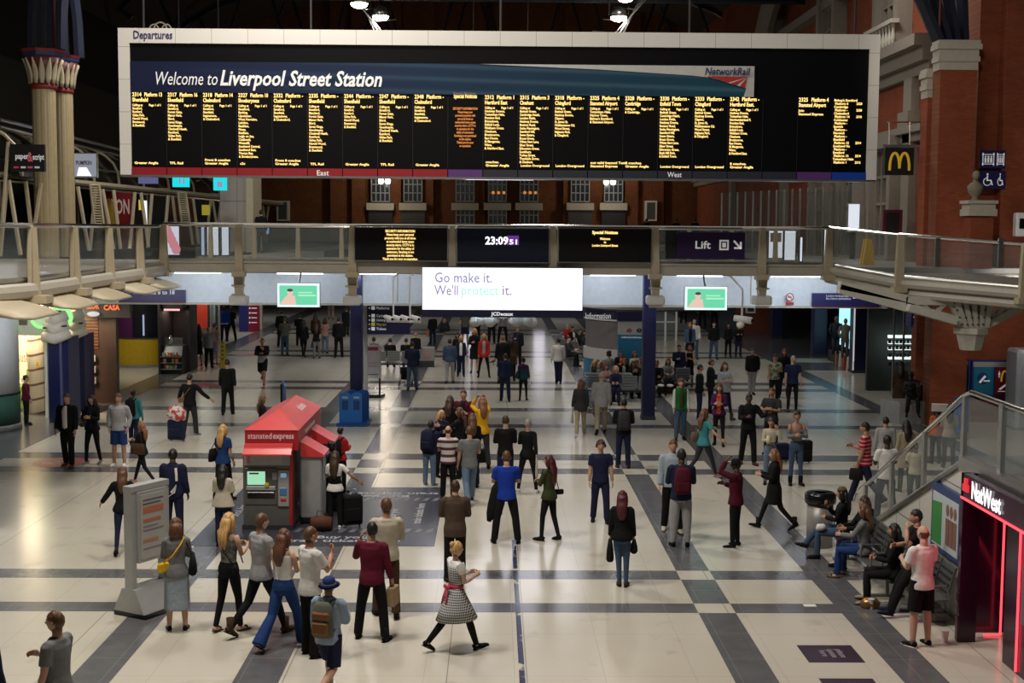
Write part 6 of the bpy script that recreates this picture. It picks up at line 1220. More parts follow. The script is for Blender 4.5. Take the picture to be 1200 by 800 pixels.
for i, (px, c1, lab) in enumerate(((979, (.02, .025, .05), 'mannequin in a dark suit in the glowing clothes window'), (990, (.22, .19, .14), 'mannequin in a beige top and grey trousers in the clothes window'))):
    Y = 59.3-i*1.5; b0 = PY(px, 412, Y); x = b0.x; tt = thing('mannequin', lab, 'mannequin', (x, Y, .55)); m = MB(); m.sm = True
    for s_ in (-1, 1): m.loft([(x+s_*.09, Y, 1.35), (x+s_*.1, Y, .95), (x+s_*.1, Y, .55)], [.1, .07, .055], n=8)
    m.build('trousers', mat('mq_trouser%d' % i, ((.02, .025, .05), (.08, .08, .08))[i], .7), tt); m = MB(); m.sm = True; m.loft([(x, Y, 1.25), (x, Y, 1.6), (x, Y, 1.93), (x, Y, 2.0)], [(.18, .13), (.17, .12), (.22, .12), (.08, .06)], n=12)
    for s_ in (-1, 1): m.loft([(x+s_*.2, Y, 1.93), (x+s_*.3, Y-.02, 1.65), (x+s_*.22, Y-.12, 1.42)], [.065, .055, .045], n=8)
    m.build('jacket', mat('mq_top%d' % i, c1, .7), tt); m = MB(); m.sm = True; m.ell((x, Y, 2.15), (.09, .1, .13), 10, 8); m.cyl((x, Y, 1.97), .05, .1, 8); m.build('head', mat('mq_skin', (.25, .16, .12), .4), tt)
for i in range(4):
    p = A.lerp(B, .35+.15*i); m = MB(); m.box(p.x-.12, p.x+.12, p.y-.35, p.y-.15, 0, .55-.05*i) if False else m.prism([(p.x-.13, 0.0), (p.x+.13, 0.0), (p.x+.1, .62), (p.x-.1, .62)], 'y', p.y-.45, p.y-.25); tag(m.build('stool', mat('stool%d' % i, ((.4, .2, .12), (.7, .68, .62), (.5, .08, .06), (.6, .5, .4))[i], .5)), ('brown', 'white', 'red', 'tan')[i]+' display block at the foot of the clothes window', 'display block')
# shelf lit shop
t = thing('shelf_shop', 'dim glass shop with rows of bright lit shelves beside the brick pier', 'shop', (PY(1050, 420, 50).x, 50, 0)); A, B = PY(1018, 400, 55.5), PY(1070, 400, 44.5)
x0, x1, z0, z1 = rect(1040, 392, 1071, 470, 49.5); SH = mat('shelf_lit', (.85, .98, .95), emit=1.3)
for py in (394.5, 401.5, 408.5, 419.5): a, b, c, d = rect(1042, py-1.6, 1071, py+1.6, 49.4); m = MB(); m.box(a, b, 49.4, 49.6, c, d); m.build('lit_shelf', SH, t)
for k in range(26):
    row = k % 4; px = 1043+(k//4)*4.3; py = (399, 406, 415, 425)[row]; p = PY(px, py, 49.3); m = MB(); m.box(p.x-.05, p.x+.05, 49.3, 49.38, p.z-.1, p.z+.05); tag(m.build('shelf_item', mat('item%d' % (k % 3), ((.02, .03, .03), (.2, .25, .25), (.05, .1, .1))[k % 3], .5)), 'small dark item on the bright shelves of the glass shop', 'item', 'goods on the bright shelves')
a, b, c, d = rect(1016, 380, 1073, 478, 50.2); m = MB(); m.box(a, b+1, 50.2, 50.4, 0, d+.6); m.build('rear_wall', mat('shop_teal_dim', (.05, .06, .055), .5), t)
for u in (0, .2, .4, .62, .82, 1.0): p = A.lerp(B, u); m = MB(); m.box(p.x-.03, p.x+.03, p.y-.03, p.y+.03, 0, 3.7); m.build('glazing_bar', STEEL, t)
m = MB(); m.add([(A.x, A.y, 0), (B.x, B.y, 0), (B.x, B.y, 3.7), (A.x, A.y, 3.7)], [(0, 1, 2, 3)]); m.build('glass', GLASS2, t)
m = MB(); m.prism([(PY(957, 362, 52).x, 52), (PY(1068, 362, 43.6).x, 43.6), (PY(1068, 362, 43.6).x+2, 46), (PY(957, 362, 52).x+1, 54)], 'z', 3.72, 4.7); m.build('white_bulkhead', mat('bulkhead', (.38, .40, .43), .5), t)
m = MB(); m.box(PY(1018, 400, 56.8).x, PY(1030, 400, 56.8).x, 56.8, 57.1, 0, 4.6); m.build('dark_return', mat('return_olive', (.05, .055, .045), .5), t)
# small steel barriers and poles far back
for px, py, lab in ((787, 399, 'white framed glass barrier gate under the second green advert'),):
    q = gp(px, py); t = thing('barrier', lab, 'barrier', (q.x, q.y, 0)); m = MB()
    for dx in (-1.0, -.35, .25): m.box(q.x+dx-.05, q.x+dx+.05, q.y, q.y+.1, 0, 2.1 if dx < .2 else 1.8)
    m.box(q.x-1.0, q.x+.25, q.y, q.y+.08, 2.0, 2.1); m.box(q.x-1.0, q.x+.25, q.y, q.y+.08, 1.0, 1.06); m.build('frame', WHITE, t); m = MB(); m.box(q.x-.95, q.x+.2, q.y+.03, q.y+.05, .1, 2.0); m.build('glass', GLASS, t)
# cups and small things
def cup(px, py, lab, h=.13, r_=.045, mt=None):
    q = gp(px, py); m = MB(); m.sm = True; m.lathe([(.001, 0), (r_*.75, 0), (r_, h), (r_*1.08, h), (r_*1.05, h+.015), (.001, h+.015)], q, n=16); return tag(m.build('paper_cup', mt or mat('cup_white', (.65, .58, .58), .5), smooth=False), lab, 'cup')
cup(1107, 752, 'pale paper cup standing on the floor beside the dark bank entrance', .16, .055)
cup(1021, 713, 'clear white cup standing on the floor by the gold sandals', .15, .05)
for k, (px, py) in enumerate(((775, 449), (786, 450))): p = PY(px, py, 47.4); m = MB(); m.sm = True; m.ell((p.x, 47.55, .48), (.13, .1, .05), 12, 6); tag(m.build('food_tray', mat('cup_white', (.65, .58, .58), .5)), ('white crumpled food wrapper on the bench nearest the navy column', 'white crumpled food wrapper on the bench nearer the seated grey woman')[k], 'wrapper')
q = gp(949, 709.5); m = MB(); m.box(q.x-.1, q.x+.1, q.y-.06, q.y+.07, .001, .006); tag(m.build('paper_sheet', mat('paper', (.75, .75, .72), .6)), 'small white paper lying on the dark floor band', 'paper')
q = gp(578, 428); t = thing('pigeon', 'small dark pigeon walking on the floor beside the woman in red', 'pigeon', tuple(q)); m = MB(); m.sm = True; x, y = q.x, q.y
m.loft([(x-.20, y, .12), (x-.1, y, .15), (x, y, .18), (x+.08, y, .24), (x+.11, y, .30), (x+.13, y, .31)], [(.02, .012), (.04, .03), (.065, .06), (.04, .04), (.032, .032), (.01, .01)], side=(0, 1, 0), n=10); m.tube([(x, y-.02, .13), (x+.01, y-.02, 0.005), (x+.05, y-.02, .003)], .008, n=5); m.tube([(x+.02, y+.03, .13), (x+.0, y+.03, 0.005), (x+.05, y+.03, .003)], .008, n=5); m.build('body', mat('pigeon_grey', (.04, .04, .045), .6), t)
# ================================================================ PEOPLE
SK = {'a': (.50, .29, .20), 'b': (.40, .21, .13), 'c': (.22, .11, .065), 'd': (.075, .038, .024), 'p': (.55, .34, .26)}
HC = {'k': (.008, .006, .005), 'n': (.03, .014, .008), 'b': (.07, .032, .015), 'r': (.075, .030, .015), 'y': (.36, .21, .08), 'g': (.18, .17, .16), 'm': (.05, .008, .01), 'o': (.14, .06, .028)}
CC = {'k': (.007, .007, .008), 'n': (.012, .016, .045), 'c': (.03, .03, .034), 'w': (.60, .59, .57), 'W': (.72, .71, .69), 'e': (.48, .43, .34), 'g': (.17, .17, .175), 'G': (.30, .30, .31), 'j': (.05, .085, .15), 'J': (.12, .18, .27), 'u': (.015, .045, .16), 'U': (.01, .04, .33),
      'm': (.07, .006, .016), 'M': (.11, .008, .025), 'r': (.42, .02, .02), 'o': (.45, .10, .02), 'y': (.68, .36, .01), 't': (.04, .22, .25), 'G2': (.02, .12, .02), 'd': (.30, .25, .17), 'D': (.22, .38, .0), 'b': (.055, .03, .015), 'B': (.075, .05, .035), 'p': (.42, .22, .2), 'l': (.28, .36, .48), 'v': (.06, .012, .07), 'O': (.04, .045, .018), 's': (.30, .36, .42), 'q': (.09, .10, .075), 'x': (.01, .05, .06)}
_cl = {}
def cloth(c, rough=.85):
    k = ('c', c)
    if k not in _cl: _cl[k] = mat('cloth_'+{'G2': 'green'}.get(c, 'tone%02d' % (sorted(CC).index(c))), CC[c], rough, var=.18, scale=14, spec=.2, bump=.5)
    return _cl[k]
def pattern(kind):
    if kind in _cl: return _cl[kind]
    n = NT('cloth_'+kind, .85, .2)
    if kind == 'striped_maroon': c = n.mix(n.op('LESS_THAN', n.op('FLOORED_MODULO', n.z, .16), .065), (.60, .57, .54), (.10, .03, .045))
    elif kind == 'striped_red': c = n.mix(n.op('LESS_THAN', n.op('FLOORED_MODULO', n.z, .085), .02), (.42, .015, .035), (.6, .5, .5))
    elif kind == 'striped_grey': c = n.mix(n.op('LESS_THAN', n.op('FLOORED_MODULO', n.op('ADD', n.z, n.op('MULTIPLY', n.x, .8)), .05), .022), (.13, .13, .15), (.38, .38, .4))
    elif kind == 'gingham':
        a = n.op('LESS_THAN', n.op('FLOORED_MODULO', n.op('ADD', n.x, n.y), .034), .017); b = n.op('LESS_THAN', n.op('FLOORED_MODULO', n.z, .034), .017); c = n.mix(n.op('MULTIPLY', n.op('ADD', a, b), .5), (.62, .62, .62), (.012, .012, .014))
    elif kind == 'camo': c = n.mix(n.rng(n.noise(9), .46, .54, 0.0, 1.0), (.10, .10, .06), (.3, .29, .2))
    elif kind == 'orange_print': c = n.mix(n.rng(n.noise(12), .45, .55, 0.0, 1.0), (.5, .02, .02), (.6, .2, .04))
    elif kind == 'two_tone': c = n.mix(n.op('LESS_THAN', n.z, 1.12), (.05, .012, .05), (.02, .045, .055))
    elif kind == 'green_varsity': c = n.mix(n.op('GREATER_THAN', n.op('ABSOLUTE', n.x), .26), n.mix(n.op('GREATER_THAN', n.op('ABSOLUTE', n.x), .17), (.01, .11, .02), (.5, .52, .5)), (.015, .02, .04))
    elif kind == 'black_grey_sport': c = n.mix(n.op('LESS_THAN', n.z, 1.15), (.01, .01, .012), (.3, .3, .31))
    elif kind == 'blue_vest': c = n.mix(n.inr(n.z, .93, .99), (.01, .05, .3), (.6, .62, .65))
    elif kind == 'knit_grey': c = n.mix(n.rng(n.noise(26), .42, .58, 0.0, 1.0), (.10, .095, .09), (.22, .21, .19))
    elif kind == 'check_bag': c = n.mix(n.rng(n.noise(30), .45, .55, 0.0, 1.0), (.02, .02, .02), (.18, .17, .16))
    elif kind == 'plastic_print': c = n.mix(n.rng(n.noise(8), .5, .56, 0.0, 1.0), (.62, .6, .6), (.5, .06, .04))
    _cl[kind] = n.col(c); return _cl[kind]
def cl(c): return pattern(c) if len(c) > 2 else cloth(c)
def skin(k): return mat('skin_'+k, SK[k], .5, var=.06, spec=.3)
def hairm(k):
    kk = 'h'+k
    if kk in _cl: return _cl[kk]
    n = NT('hair_'+k, .45, .4); c = HC[k]; s_ = n.noise(60, 3, n.vec(n.x, n.y, n.op('MULTIPLY', n.z, .08))); n.col(n.mix(n.rng(s_, .35, .65, 0.0, 1.0), c, tuple(min(1, q*1.9+.004) for q in c))); n.bump(s_, .6, .01); _cl[kk] = n.m; return n.m
EYEW = mat('eye_white', (.6, .58, .55), .3, var=0); IRIS = mat('eye_dark', (.02, .015, .012), .2, var=0)
def lipm(k): return mat('lip_'+k, (SK[k][0]*.85, SK[k][1]*.5, SK[k][2]*.5), .5, var=0)
# ---- head template, unit: metres, centre of the skull at the origin, facing +y
def head_mesh():
    vs = []; fs = []; n, k = 28, 22
    g = lambda d, s_: math.exp(-(d/s_)**2)
    for i in range(k+1):
        a = PI*i/k; z = -math.cos(a); rxy = math.sin(a)
        for j in range(n):
            b = 2*PI*j/n; x = rxy*math.cos(b); y = rxy*math.sin(b)
            X, Y, Z = x*.076, y*.094, z*.115
            if z < 0:
                X *= 1-.38*(-z)**1.6
                if y < 0: Y *= 1-.45*(-z)
                else: Y *= 1+.04*(-z)
            if y > 0:
                f = y
                Y += f*(.026*g(x, .13)*g(z+.16, .16)+.008*g(x, .10)*g(z-.02, .2))            # nose
                Y -= f*.010*(g(x-.36, .17)+g(x+.36, .17))*g(z-.08, .13)                        # eye sockets
                Y += f*.005*g(z-.26, .10)*(abs(x) < .6)                                       # brow
                Y += f*.007*g(x, .26)*g(z+.50, .07)+f*.004*g(x, .2)*g(z+.62, .05)              # lips
                Y += f*.010*g(x, .25)*g(z+.86, .14)                                            # chin
                Y -= f*.004*g(x, .3)*g(z+.36, .05)
            vs.append((X, Y, Z))
    for i in range(k):
        for j in range(n): fs.append((i*n+j, i*n+(j+1) % n, (i+1)*n+(j+1) % n, (i+1)*n+j))
    return vs, fs
HV, HF = head_mesh()
def add_head(m, X):
    mi = []
    for q in HF:
        c = sum((V(HV[i]) for i in q), V())/4
        mi.append(3 if (c.y > .07 and abs(c.x) < .026 and -.066 < c.z < -.048) else 0)
    n = len(m.v); m.v += [tuple(X @ V(p)) for p in HV]
    for q, k in zip(HF, mi): m.f.append(tuple(i+n for i in q)); m.m.append(k)
    for s_ in (-1, 1):
        m.ell((s_*.029, .076, .010), (.0125, .009, .0075), 8, 6, xf=X, m=1); m.ell((s_*.029, .0835, .010), (.0052, .003, .0055), 8, 4, xf=X, m=2)
        m.loft([(s_*.046, .077, .030), (s_*.03, .088, .036), (s_*.014, .09, .032)], [(.003, .004)]*3, n=5, xf=X, m=4)
        m.ell((s_*.078, -.004, -.005), (.010, .018, .030), 8, 6, xf=X, m=0); m.ell((s_*.084, .002, -.003), (.006, .010, .018), 6, 5, xf=X, m=0)
def hand(m, wrist, d, pal, thumbdir, curl=.5, m_=0, hold=False):
    """palm plus four fingers and a thumb; d: along the hand, pal: palm normal (fingers curl towards it), thumbdir: towards the thumb"""
    d = V(d).normalized(); pal = (V(pal)-d*V(pal).dot(d)).normalized(); s_ = V(thumbdir)-d*V(thumbdir).dot(d)-pal*V(thumbdir).dot(pal)
    if s_.length < 1e-3: s_ = d.cross(pal)
    s_.normalize()
    m.loft([wrist-d*.03, wrist+d*.015, wrist+d*.06, wrist+d*.095], [(.026, .019), (.034, .017), (.041, .016), (.037, .012)], side=s_, n=8, m=m_)
    for i, (off, L) in enumerate(((.029, .070), (.010, .078), (-.010, .072), (-.029, .058))):
        p = wrist+d*.088+s_*off; dd = d.copy(); pts = [p-d*.02, p]
        for j, fr in enumerate((.45, .32, .23)):
            a = curl*(.6+.45*j+.08*i); dd = (dd*math.cos(a)+pal*math.sin(a)).normalized(); p = p+dd*L*fr; pts.append(p)
        m.loft(pts, [.009, .0095, .009, .008, .006], side=s_, n=6, m=m_)
    p = wrist+d*.03+s_*.03; q = p+(s_*.75+d*.6+pal*.2).normalized()*.036; r_ = q+(d*.9+s_*.25+pal*(.3+curl*.4)).normalized()*.034
    m.loft([p-s_*.012, p, q, r_, r_+(r_-q).normalized()*.012], [.012, .0135, .011, .0095, .006], side=pal, n=6, m=m_)
ARMS = {'down': (4, 7, 14, .15), 'swF': (26, 5, 26, .1), 'swB': (-24, 7, 12, 0), 'bent': (14, 8, 95, .4), 'phone': (32, 6, 112, .55), 'ear': (48, 18, 138, .3), 'fold': (20, 10, 98, 1.4), 'hip': (-18, 34, 92, 1.1), 'raise': (108, 8, 100, .4),
        'out': (18, 30, 18, 0), 'point': (58, 14, 45, .5), 'thumb': (32, 22, 128, -.1), 'pocket': (-14, 15, 42, .6), 'back': (-24, 8, 45, 1.1), 'lap': (34, 6, 58, .5), 'side': (10, 42, 20, 0), 'carry': (2, 10, 20, .1), 'drink': (40, 10, 125, .6), 'gest': (22, 30, 85, -.5), 'lapf': (22, 6, 78, .8)}
LEGS = {'stand': ((2, 3, 3, 0), (1, 3, 4, 0)), 'wide': ((2, 11, 3, 0), (-2, 11, 3, 0)), 'walkL': ((24, 2, 6, 12), (-20, 2, 22, -30)), 'walkR': ((-20, 2, 22, -30), (24, 2, 6, 12)), 'runL': ((30, 2, 20, 8), (-12, 2, 62, -50)), 'soft': ((10, 4, 8, 0), (-6, 3, 10, -8)), 'softR': ((-6, 3, 10, -8), (10, 4, 8, 0)),
        'sit': ((86, 4, 86, 0), (88, 5, 90, 0)), 'sitx': ((84, 2, 82, 0), (98, -10, 62, 10)), 'sitout': ((82, 6, 48, 20), (80, 4, 52, 18)), 'lean': ((34, 6, 12, 10), (30, 5, 16, 8)), 'dangle': ((85, 6, 80, -30), (85, 8, 84, -30)), 'cross': ((4, -4, 4, 0), (2, 0, 4, 0))}
TOPN = {'tee': 't_shirt', 'long': 'jumper', 'shirt': 'shirt', 'jacket': 'jacket', 'coat': 'coat', 'tank': 'vest_top', 'off': 'off_shoulder_top', 'dress': 'dress', 'crop': 'crop_top', 'blazer': 'blazer', 'poncho': 'poncho'}
ALLP = {}
def person(pid, px, py, hy, hd, spec, top, bottom, arms, legs, label, shoes='k', name='person', H=None, base=None, lean=0, look=0, nod=0, group=None, cat='person', mats=None, rough=None):
    """spec: sex, skin, hair style, hair colour; top: kind and colour (jacket/blazer take an inner colour too)"""
    q = V(base) if base is not None else gp(px, py); Y = q.y
    sit = legs in ('sit', 'sitx', 'sitout', 'dangle')
    if H is None: H = max(1.52, min(1.90, PY(px, hy, Y).z)) if not sit else 1.72
    fem = spec[0] == 'f'; sk, hs, hc = spec[1], spec[2:-1], spec[-1]; K = H/1.75
    root = thing(name, label, cat, tuple(q), R(hd), group)
    vox = .013 if Y < 26 else .017 if Y < 36 else .022 if Y < 50 else .028
    if fem: B = dict(sh=.155, hipw=.085, hip=.92, chest=(.145, .105), waist=(.115, .09), pelvis=(.165, .115), arm=(.042, .034, .024), leg=(.082, .052, .036), neck=.046)
    else: B = dict(sh=.185, hipw=.09, hip=.93, chest=(.175, .115), waist=(.150, .105), pelvis=(.158, .115), arm=(.050, .040, .028), leg=(.085, .057, .040), neck=.057)
    hipz = B['hip']
    # legs
    foots = []; LJ = []
    for s_, (fl, ab, kn, ft) in zip((-1, 1), LEGS[legs]):
        h = V((s_*B['hipw'], 0, hipz)); f, a = R(fl), R(ab); u = V((s_*math.sin(a), math.sin(f)*math.cos(a), -math.cos(f)*math.cos(a)))
        k_ = h+u*.43; f2 = f-R(kn); l_ = V((s_*math.sin(a)*.6, math.sin(f2), -math.cos(f2))).normalized(); an = k_+l_*.42
        fd = V((s_*.18, math.cos(R(ft)), math.sin(R(ft)))).normalized(); up = V((0, -math.sin(R(ft)), math.cos(R(ft))))
        LJ.append((h, k_, an, fd, up)); foots += [an-fd*.05-up*.08, an+fd*.18-up*.075]
    dz = -min(p.z for p in foots); 
    sh_ = V((0, 0, dz))
    lr = M.Translation((0, 0, hipz)) @ M.Rotation(-R(lean), 4, 'X') @ M.Translation((0, 0, -hipz))
    U = lambda p: (lr @ V(p))+sh_
    LJ = [tuple(x+sh_ if i < 3 else x for i, x in enumerate(L)) for L in LJ]
    S = lambda p: V(p)*K
    # arms
    AJ = []
    for s_, nm in zip((-1, 1), arms):
        fl, ab, el, inw = ARMS[nm]; f, a, e = R(fl), R(ab), R(el)
        p0 = V((s_*B['sh'], -.005, 1.425)); u = V((s_*math.sin(a), math.sin(f)*math.cos(a), -math.cos(f)*math.cos(a))).normalized()
        w0 = V((-s_*inw, math.cos(f), math.sin(f))); w0 = (w0-u*w0.dot(u)).normalized(); d = u*math.cos(e)+w0*math.sin(e)
        p1 = p0+u*.285; p2 = p1+d*.25
        AJ.append((U(p0), U(p1), U(p2), (lr.to_3x3() @ d), (lr.to_3x3() @ V((-s_, 0, 0))), s_, nm))
    def mk(m, nm, mt, remesh=True, smooth=True):
        m.v = [tuple(V(p)*K) for p in m.v]; o = m.build(nm, mt, root, world=False, smooth=smooth)
        if remesh:
            r_ = o.modifiers.new('r', 'REMESH'); r_.mode = 'VOXEL'; r_.voxel_size = vox; r_.use_smooth_shade = True
            s2 = o.modifiers.new('s', 'SMOOTH'); s2.factor = .5; s2.iterations = 2 if vox < .02 else 1
        return o
    # ---- body
    m = MB(); m.sm = True
    ch, wa, pe = B['chest'], B['waist'], B['pelvis']; g_ = -.012
    tor = [(hipz-.1, (pe[0]*.8, pe[1]*.8), 0), (hipz, pe, -.005), (1.06, wa, 0), (1.18, (wa[0]*1.06, wa[1]*1.05), .004), (1.30, ch, .004), (1.39, (ch[0]*1.04, ch[1]*.92), 0), (1.435, (ch[0]*.86, ch[1]*.66), -.008), (1.47, (B['neck']*1.4, B['neck']*1.2), -.012), (1.50, (B['neck'], B['neck']), -.01)]
    def torso(m, off, z0=None, z1=None, flare=0, hem=None):
        pts = []; rad = []
        for z, (a, b), y in tor:
            if z0 is not None and z < z0-.001: continue
            if z1 is not None and z > z1+.001: continue
            e_ = .016 if (off > .012 and z < 1.0) else 0; pts.append(U((0, y, z))); rad.append((a+off+e_, b+off+e_))
        if hem: pts = [U((0, 0, hem[0]))]+pts; rad = [hem[1]]+rad
        m.loft(pts, rad, n=18); return m
    torso(m, g_)
    hc_ = V((0, .012, 1.635)); hz = lr @ hc_; HM = M.Translation(hz+sh_) @ M.Rotation(R(look), 4, 'Z') @ M.Rotation(-R(nod)-R(lean)*.3, 4, 'X')
    m.loft([U((0, -.012, 1.44)), U((0, -.008, 1.50)), hz+sh_+V((0, -.02, -.055))], [B['neck'], B['neck']*.93, B['neck']*.97], n=12)
    slv = .010 if top[0] in ('long', 'shirt', 'jacket', 'coat', 'blazer') else 0
    for (p0, p1, p2, d, pin, s_, nm) in AJ:
        r0_, r1_, r2_ = B['arm']; r0_ -= slv; r1_ -= slv; m.loft([p0+(p0-p1)*.04, p0.lerp(p1, .35), p1, p1.lerp(p2, .35), p2], [r0_, r0_*1.0, r1_, r1_*1.02, r2_], n=8)
        fwd = V((0, 1, 0)); 
        if nm in ('down', 'swF', 'swB', 'carry', 'side', 'out', 'pocket', 'back', 'hip'): hand(m, p2, d, pin, fwd, .35 if nm != 'carry' else .95)
        elif nm == 'thumb': hand(m, p2, d, pin+V((0, 0, 0)), V((0, 0, 1))+fwd*.2, 1.2)
        elif nm == 'point': hand(m, p2, d, pin, V((0, 0, 1)), .15)
        else: hand(m, p2, d, V((-s_*.5, -.6, .6)) if nm in ('phone', 'drink', 'raise', 'ear') else V((pin.x, 0, -.4)), V((pin.x*.4, 0, 1)), .7)
    bare = bottom[0] in 'SKD' or top[0] == 'dress'
    for (h, k_, an, fd, up) in LJ:
        r0_, r1_, r2_ = [r-(.012 if bottom[0] in 'TLFJ' else 0) for r in B['leg']]; m.loft([h+V((0, 0, .04)), h.lerp(k_, .4), k_, k_.lerp(an, .3), an.lerp(k_, .1), an-up*.03], [r0_, r0_*.92, r1_, r1_*1.04, r2_, r2_*1.1], n=10)
        m.loft([an-fd*.04-up*.04, an+fd*.02-up*.045, an+fd*.12-up*.06], [(.032, .03), (.036, .032), (.036, .018)], side=up.cross(fd), n=8)
    add_head(m, HM)
    sm_ = mats or [skin(sk), EYEW, IRIS, lipm(sk), hairm(hc if hs != 'bald' else 'b')]
    mk(m, 'body', sm_, remesh=False)
    # ---- hair
    if hs != 'none' and not mats:
        m = MB(); m.sm = True; hx = HM
        full = 1.0 if hs not in ('bald', 'crop') else .985
        vs = []; n, k = 28, 22; wv_ = random.uniform(0, 6)
        for i in range(k+1):
            a = PI*i/k
            for j in range(n):
                b = 2*PI*j/n; x, y, z = math.sin(a)*math.cos(b), math.sin(a)*math.sin(b), -math.cos(a)
                line = (.42-.25*x*x) if hs != 'bald' else 9     # hair line height at the front
                low = (-.12 if y > -.35 else -.5) if hs in ('short', 'crop', 'bald', 'curly', 'bun', 'pony') else -.75
                t_ = {'short': .012, 'crop': .006, 'bald': .004, 'curly': .035, 'afro': .05}.get(hs, .016)
                front = max(0, y-((.22 if z > 0 else -.02) if hs != 'bald' else -.1))
                inside = (z < line and front > 0) or z < low or (hs == 'bald' and z > .35)
                rr_ = -.012 if inside else t_*(.85+.35*math.sin(b*5+wv_)*math.sin(a*7+wv_))*(.7+.45*z) if z > 0 else t_*(.7 if hs in ('short', 'crop', 'bald') else 1)
                X, Y_, Z = x*(.076+rr_), y*(.094+rr_)-.002, z*(.115+rr_)
                if z < 0: X *= 1-.25*(-z)**1.6; Y_ *= (1-.3*(-z)) if y < 0 else 1
                vs.append((X, Y_, Z))
        m.add(vs, [(i*n+j, i*n+(j+1) % n, (i+1)*n+(j+1) % n, (i+1)*n+j) for i in range(k) for j in range(n)], hx)
        D = lr.to_3x3()
        if hs in ('long', 'bob', 'long2'):
            L = {'long': .36, 'bob': .17, 'long2': .46}[hs]; wd = .098 if hs != 'bob' else .105
            m.loft([hx @ V((0, -.05, .05)), hx @ V((0, -.072, -.03)), hx @ V((0, -.082, -.11)), U((0, -.115, 1.50)) if hs != 'bob' else hx @ V((0, -.07, -.13)), U((0, -.125, 1.60-L*.75)) if hs != 'bob' else hx @ V((0, -.06, -.17)), U((0, -.12, 1.60-L)) if hs != 'bob' else hx @ V((0, -.05, -.19))], [(.07, .05), (wd, .055), (wd*1.04, .055), (wd*1.05, .05), (wd*.85, .04), (wd*.45, .02)], n=12)
            for s_ in (-1, 1): m.loft([hx @ V((s_*.05, .0, .08)), hx @ V((s_*.082, .008, .0)), hx @ V((s_*.085, .005, -.08)), hx @ V((s_*.075, -.03, -.15))], [(.03, .03), (.018, .045), (.02, .045), (.016, .03)], side=(1, 0, 0), n=8)
        if hs == 'curly' or hs == 'afro':
            for k in range(16): a = k*2.4; m.ell((.075*math.cos(a), -.02+.07*math.sin(a), .02+.075*math.cos(k*1.7)), (.038, .038, .038), 8, 6, xf=hx)
        if hs == 'bun': m.ell((0, -.075, .09), (.045, .045, .042), 10, 8, xf=hx)
        if hs == 'pony': m.loft([hx @ V((0, -.09, .04)), hx @ V((0, -.14, -.0)), hx @ V((0, -.14, -.12)), hx @ V((0, -.12, -.22))], [.02, .032, .028, .008], n=8)
        if hs == 'hat' or hs == 'cap': pass
        mk(m, 'hair', hairm(hc), remesh=False)
    # ---- bottoms
    b0, bc = bottom[0], bottom[1:]; bm = mats[0] if mats else (cl(bc) if bc else None); leg_ = B['leg']
    if b0 in 'TLFJ':                       # trousers, leggings, flared, jogger
        m = MB(); th, kn_, ak = {'T': (.098, .074, .066), 'L': (.09, .062, .045), 'F': (.096, .07, .105), 'J': (.105, .088, .05)}[b0]
        if fem and b0 != 'F': th, kn_, ak = th*.97, kn_*.93, ak*.9
        m.loft([U((0, 0, hipz-.11)), U((0, -.004, hipz-.03)), U((0, -.004, hipz+.03)), U((0, 0, 1.04))], [(pe[0]*.8, .11), (pe[0]+.012, pe[1]+.016), (pe[0]+.008, pe[1]+.012), (wa[0]+.016, wa[1]+.014)], n=16)
        for (h, k_, an, fd, up) in LJ: m.loft([h+V((0, 0, .05)), h.lerp(k_, .35), k_, k_.lerp(an, .45), an+V((0, 0, .0))-(up*.01 if b0 != 'F' else up*.05)], [th*.8, th*.97, kn_, (kn_+ak)/2*(1.02 if b0 != 'F' else .95), ak], n=12)
        mk(m, {'T': 'trousers', 'L': 'leggings', 'F': 'flared_jeans', 'J': 'joggers'}[b0], bm)
    elif b0 == 'S':
        m = MB(); m.loft([U((0, 0, hipz-.11)), U((0, -.004, hipz-.03)), U((0, -.004, hipz+.03)), U((0, 0, 1.04))], [(pe[0]*.8, .11), (pe[0]+.014, pe[1]+.018), (pe[0]+.01, pe[1]+.014), (wa[0]+.016, wa[1]+.014)], n=16)
        for (h, k_, an, fd, up) in LJ: m.loft([h+V((0, 0, .05)), h.lerp(k_, .35), h.lerp(k_, .93)], [.1, .104, .102], n=12)
        mk(m, 'shorts', bm)
    elif b0 == 'K':
        m = MB(); kn_ = (LJ[0][1]+LJ[1][1])/2; an_ = (LJ[0][2]+LJ[1][2])/2; long_ = bc[-1] == '+' if False else (bc == 's' and fem)
        hemp = kn_.lerp(an_, .35) if long_ else kn_+V((0, 0, .06)); w_ = abs(LJ[0][1].y-LJ[1][1].y)/2
        m.loft([hemp, (hemp+U((0, 0, hipz-.1)))/2, U((0, 0, hipz-.02)), U((0, 0, 1.05))], [(.20, .17+w_), (.195, .15+w_*.6), (pe[0]+.02, pe[1]+.022), (wa[0]+.018, wa[1]+.016)], n=18); mk(m, 'skirt', bm)
    if top[0] == 'dress' or b0 == 'D':
        m = MB(); kn_ = (LJ[0][1]+LJ[1][1])/2; w_ = abs(LJ[0][1].y-LJ[1][1].y)/2; fl_ = .30 if top[1] == 'gingham' else .20; hemp = kn_+V((0, 0, .03 if top[1] == 'gingham' else .0))
        m.loft([hemp, (hemp*.55+U((0, 0, hipz))*.45), U((0, 0, hipz+.05)), U((0, 0, 1.07))], [(fl_, fl_*.85+w_*.5), (fl_*.82, fl_*.7+w_*.3), (pe[0]+.02, pe[1]+.02), (wa[0]+.014, wa[1]+.012)], n=20)
        if top[1] != 'gingham': torso(m, .012, z0=1.06, z1=1.44)
        else: torso(m, .014, z0=1.06, z1=1.40)
        mk(m, 'dress', cl(top[1]), remesh=top[1] != 'gingham')
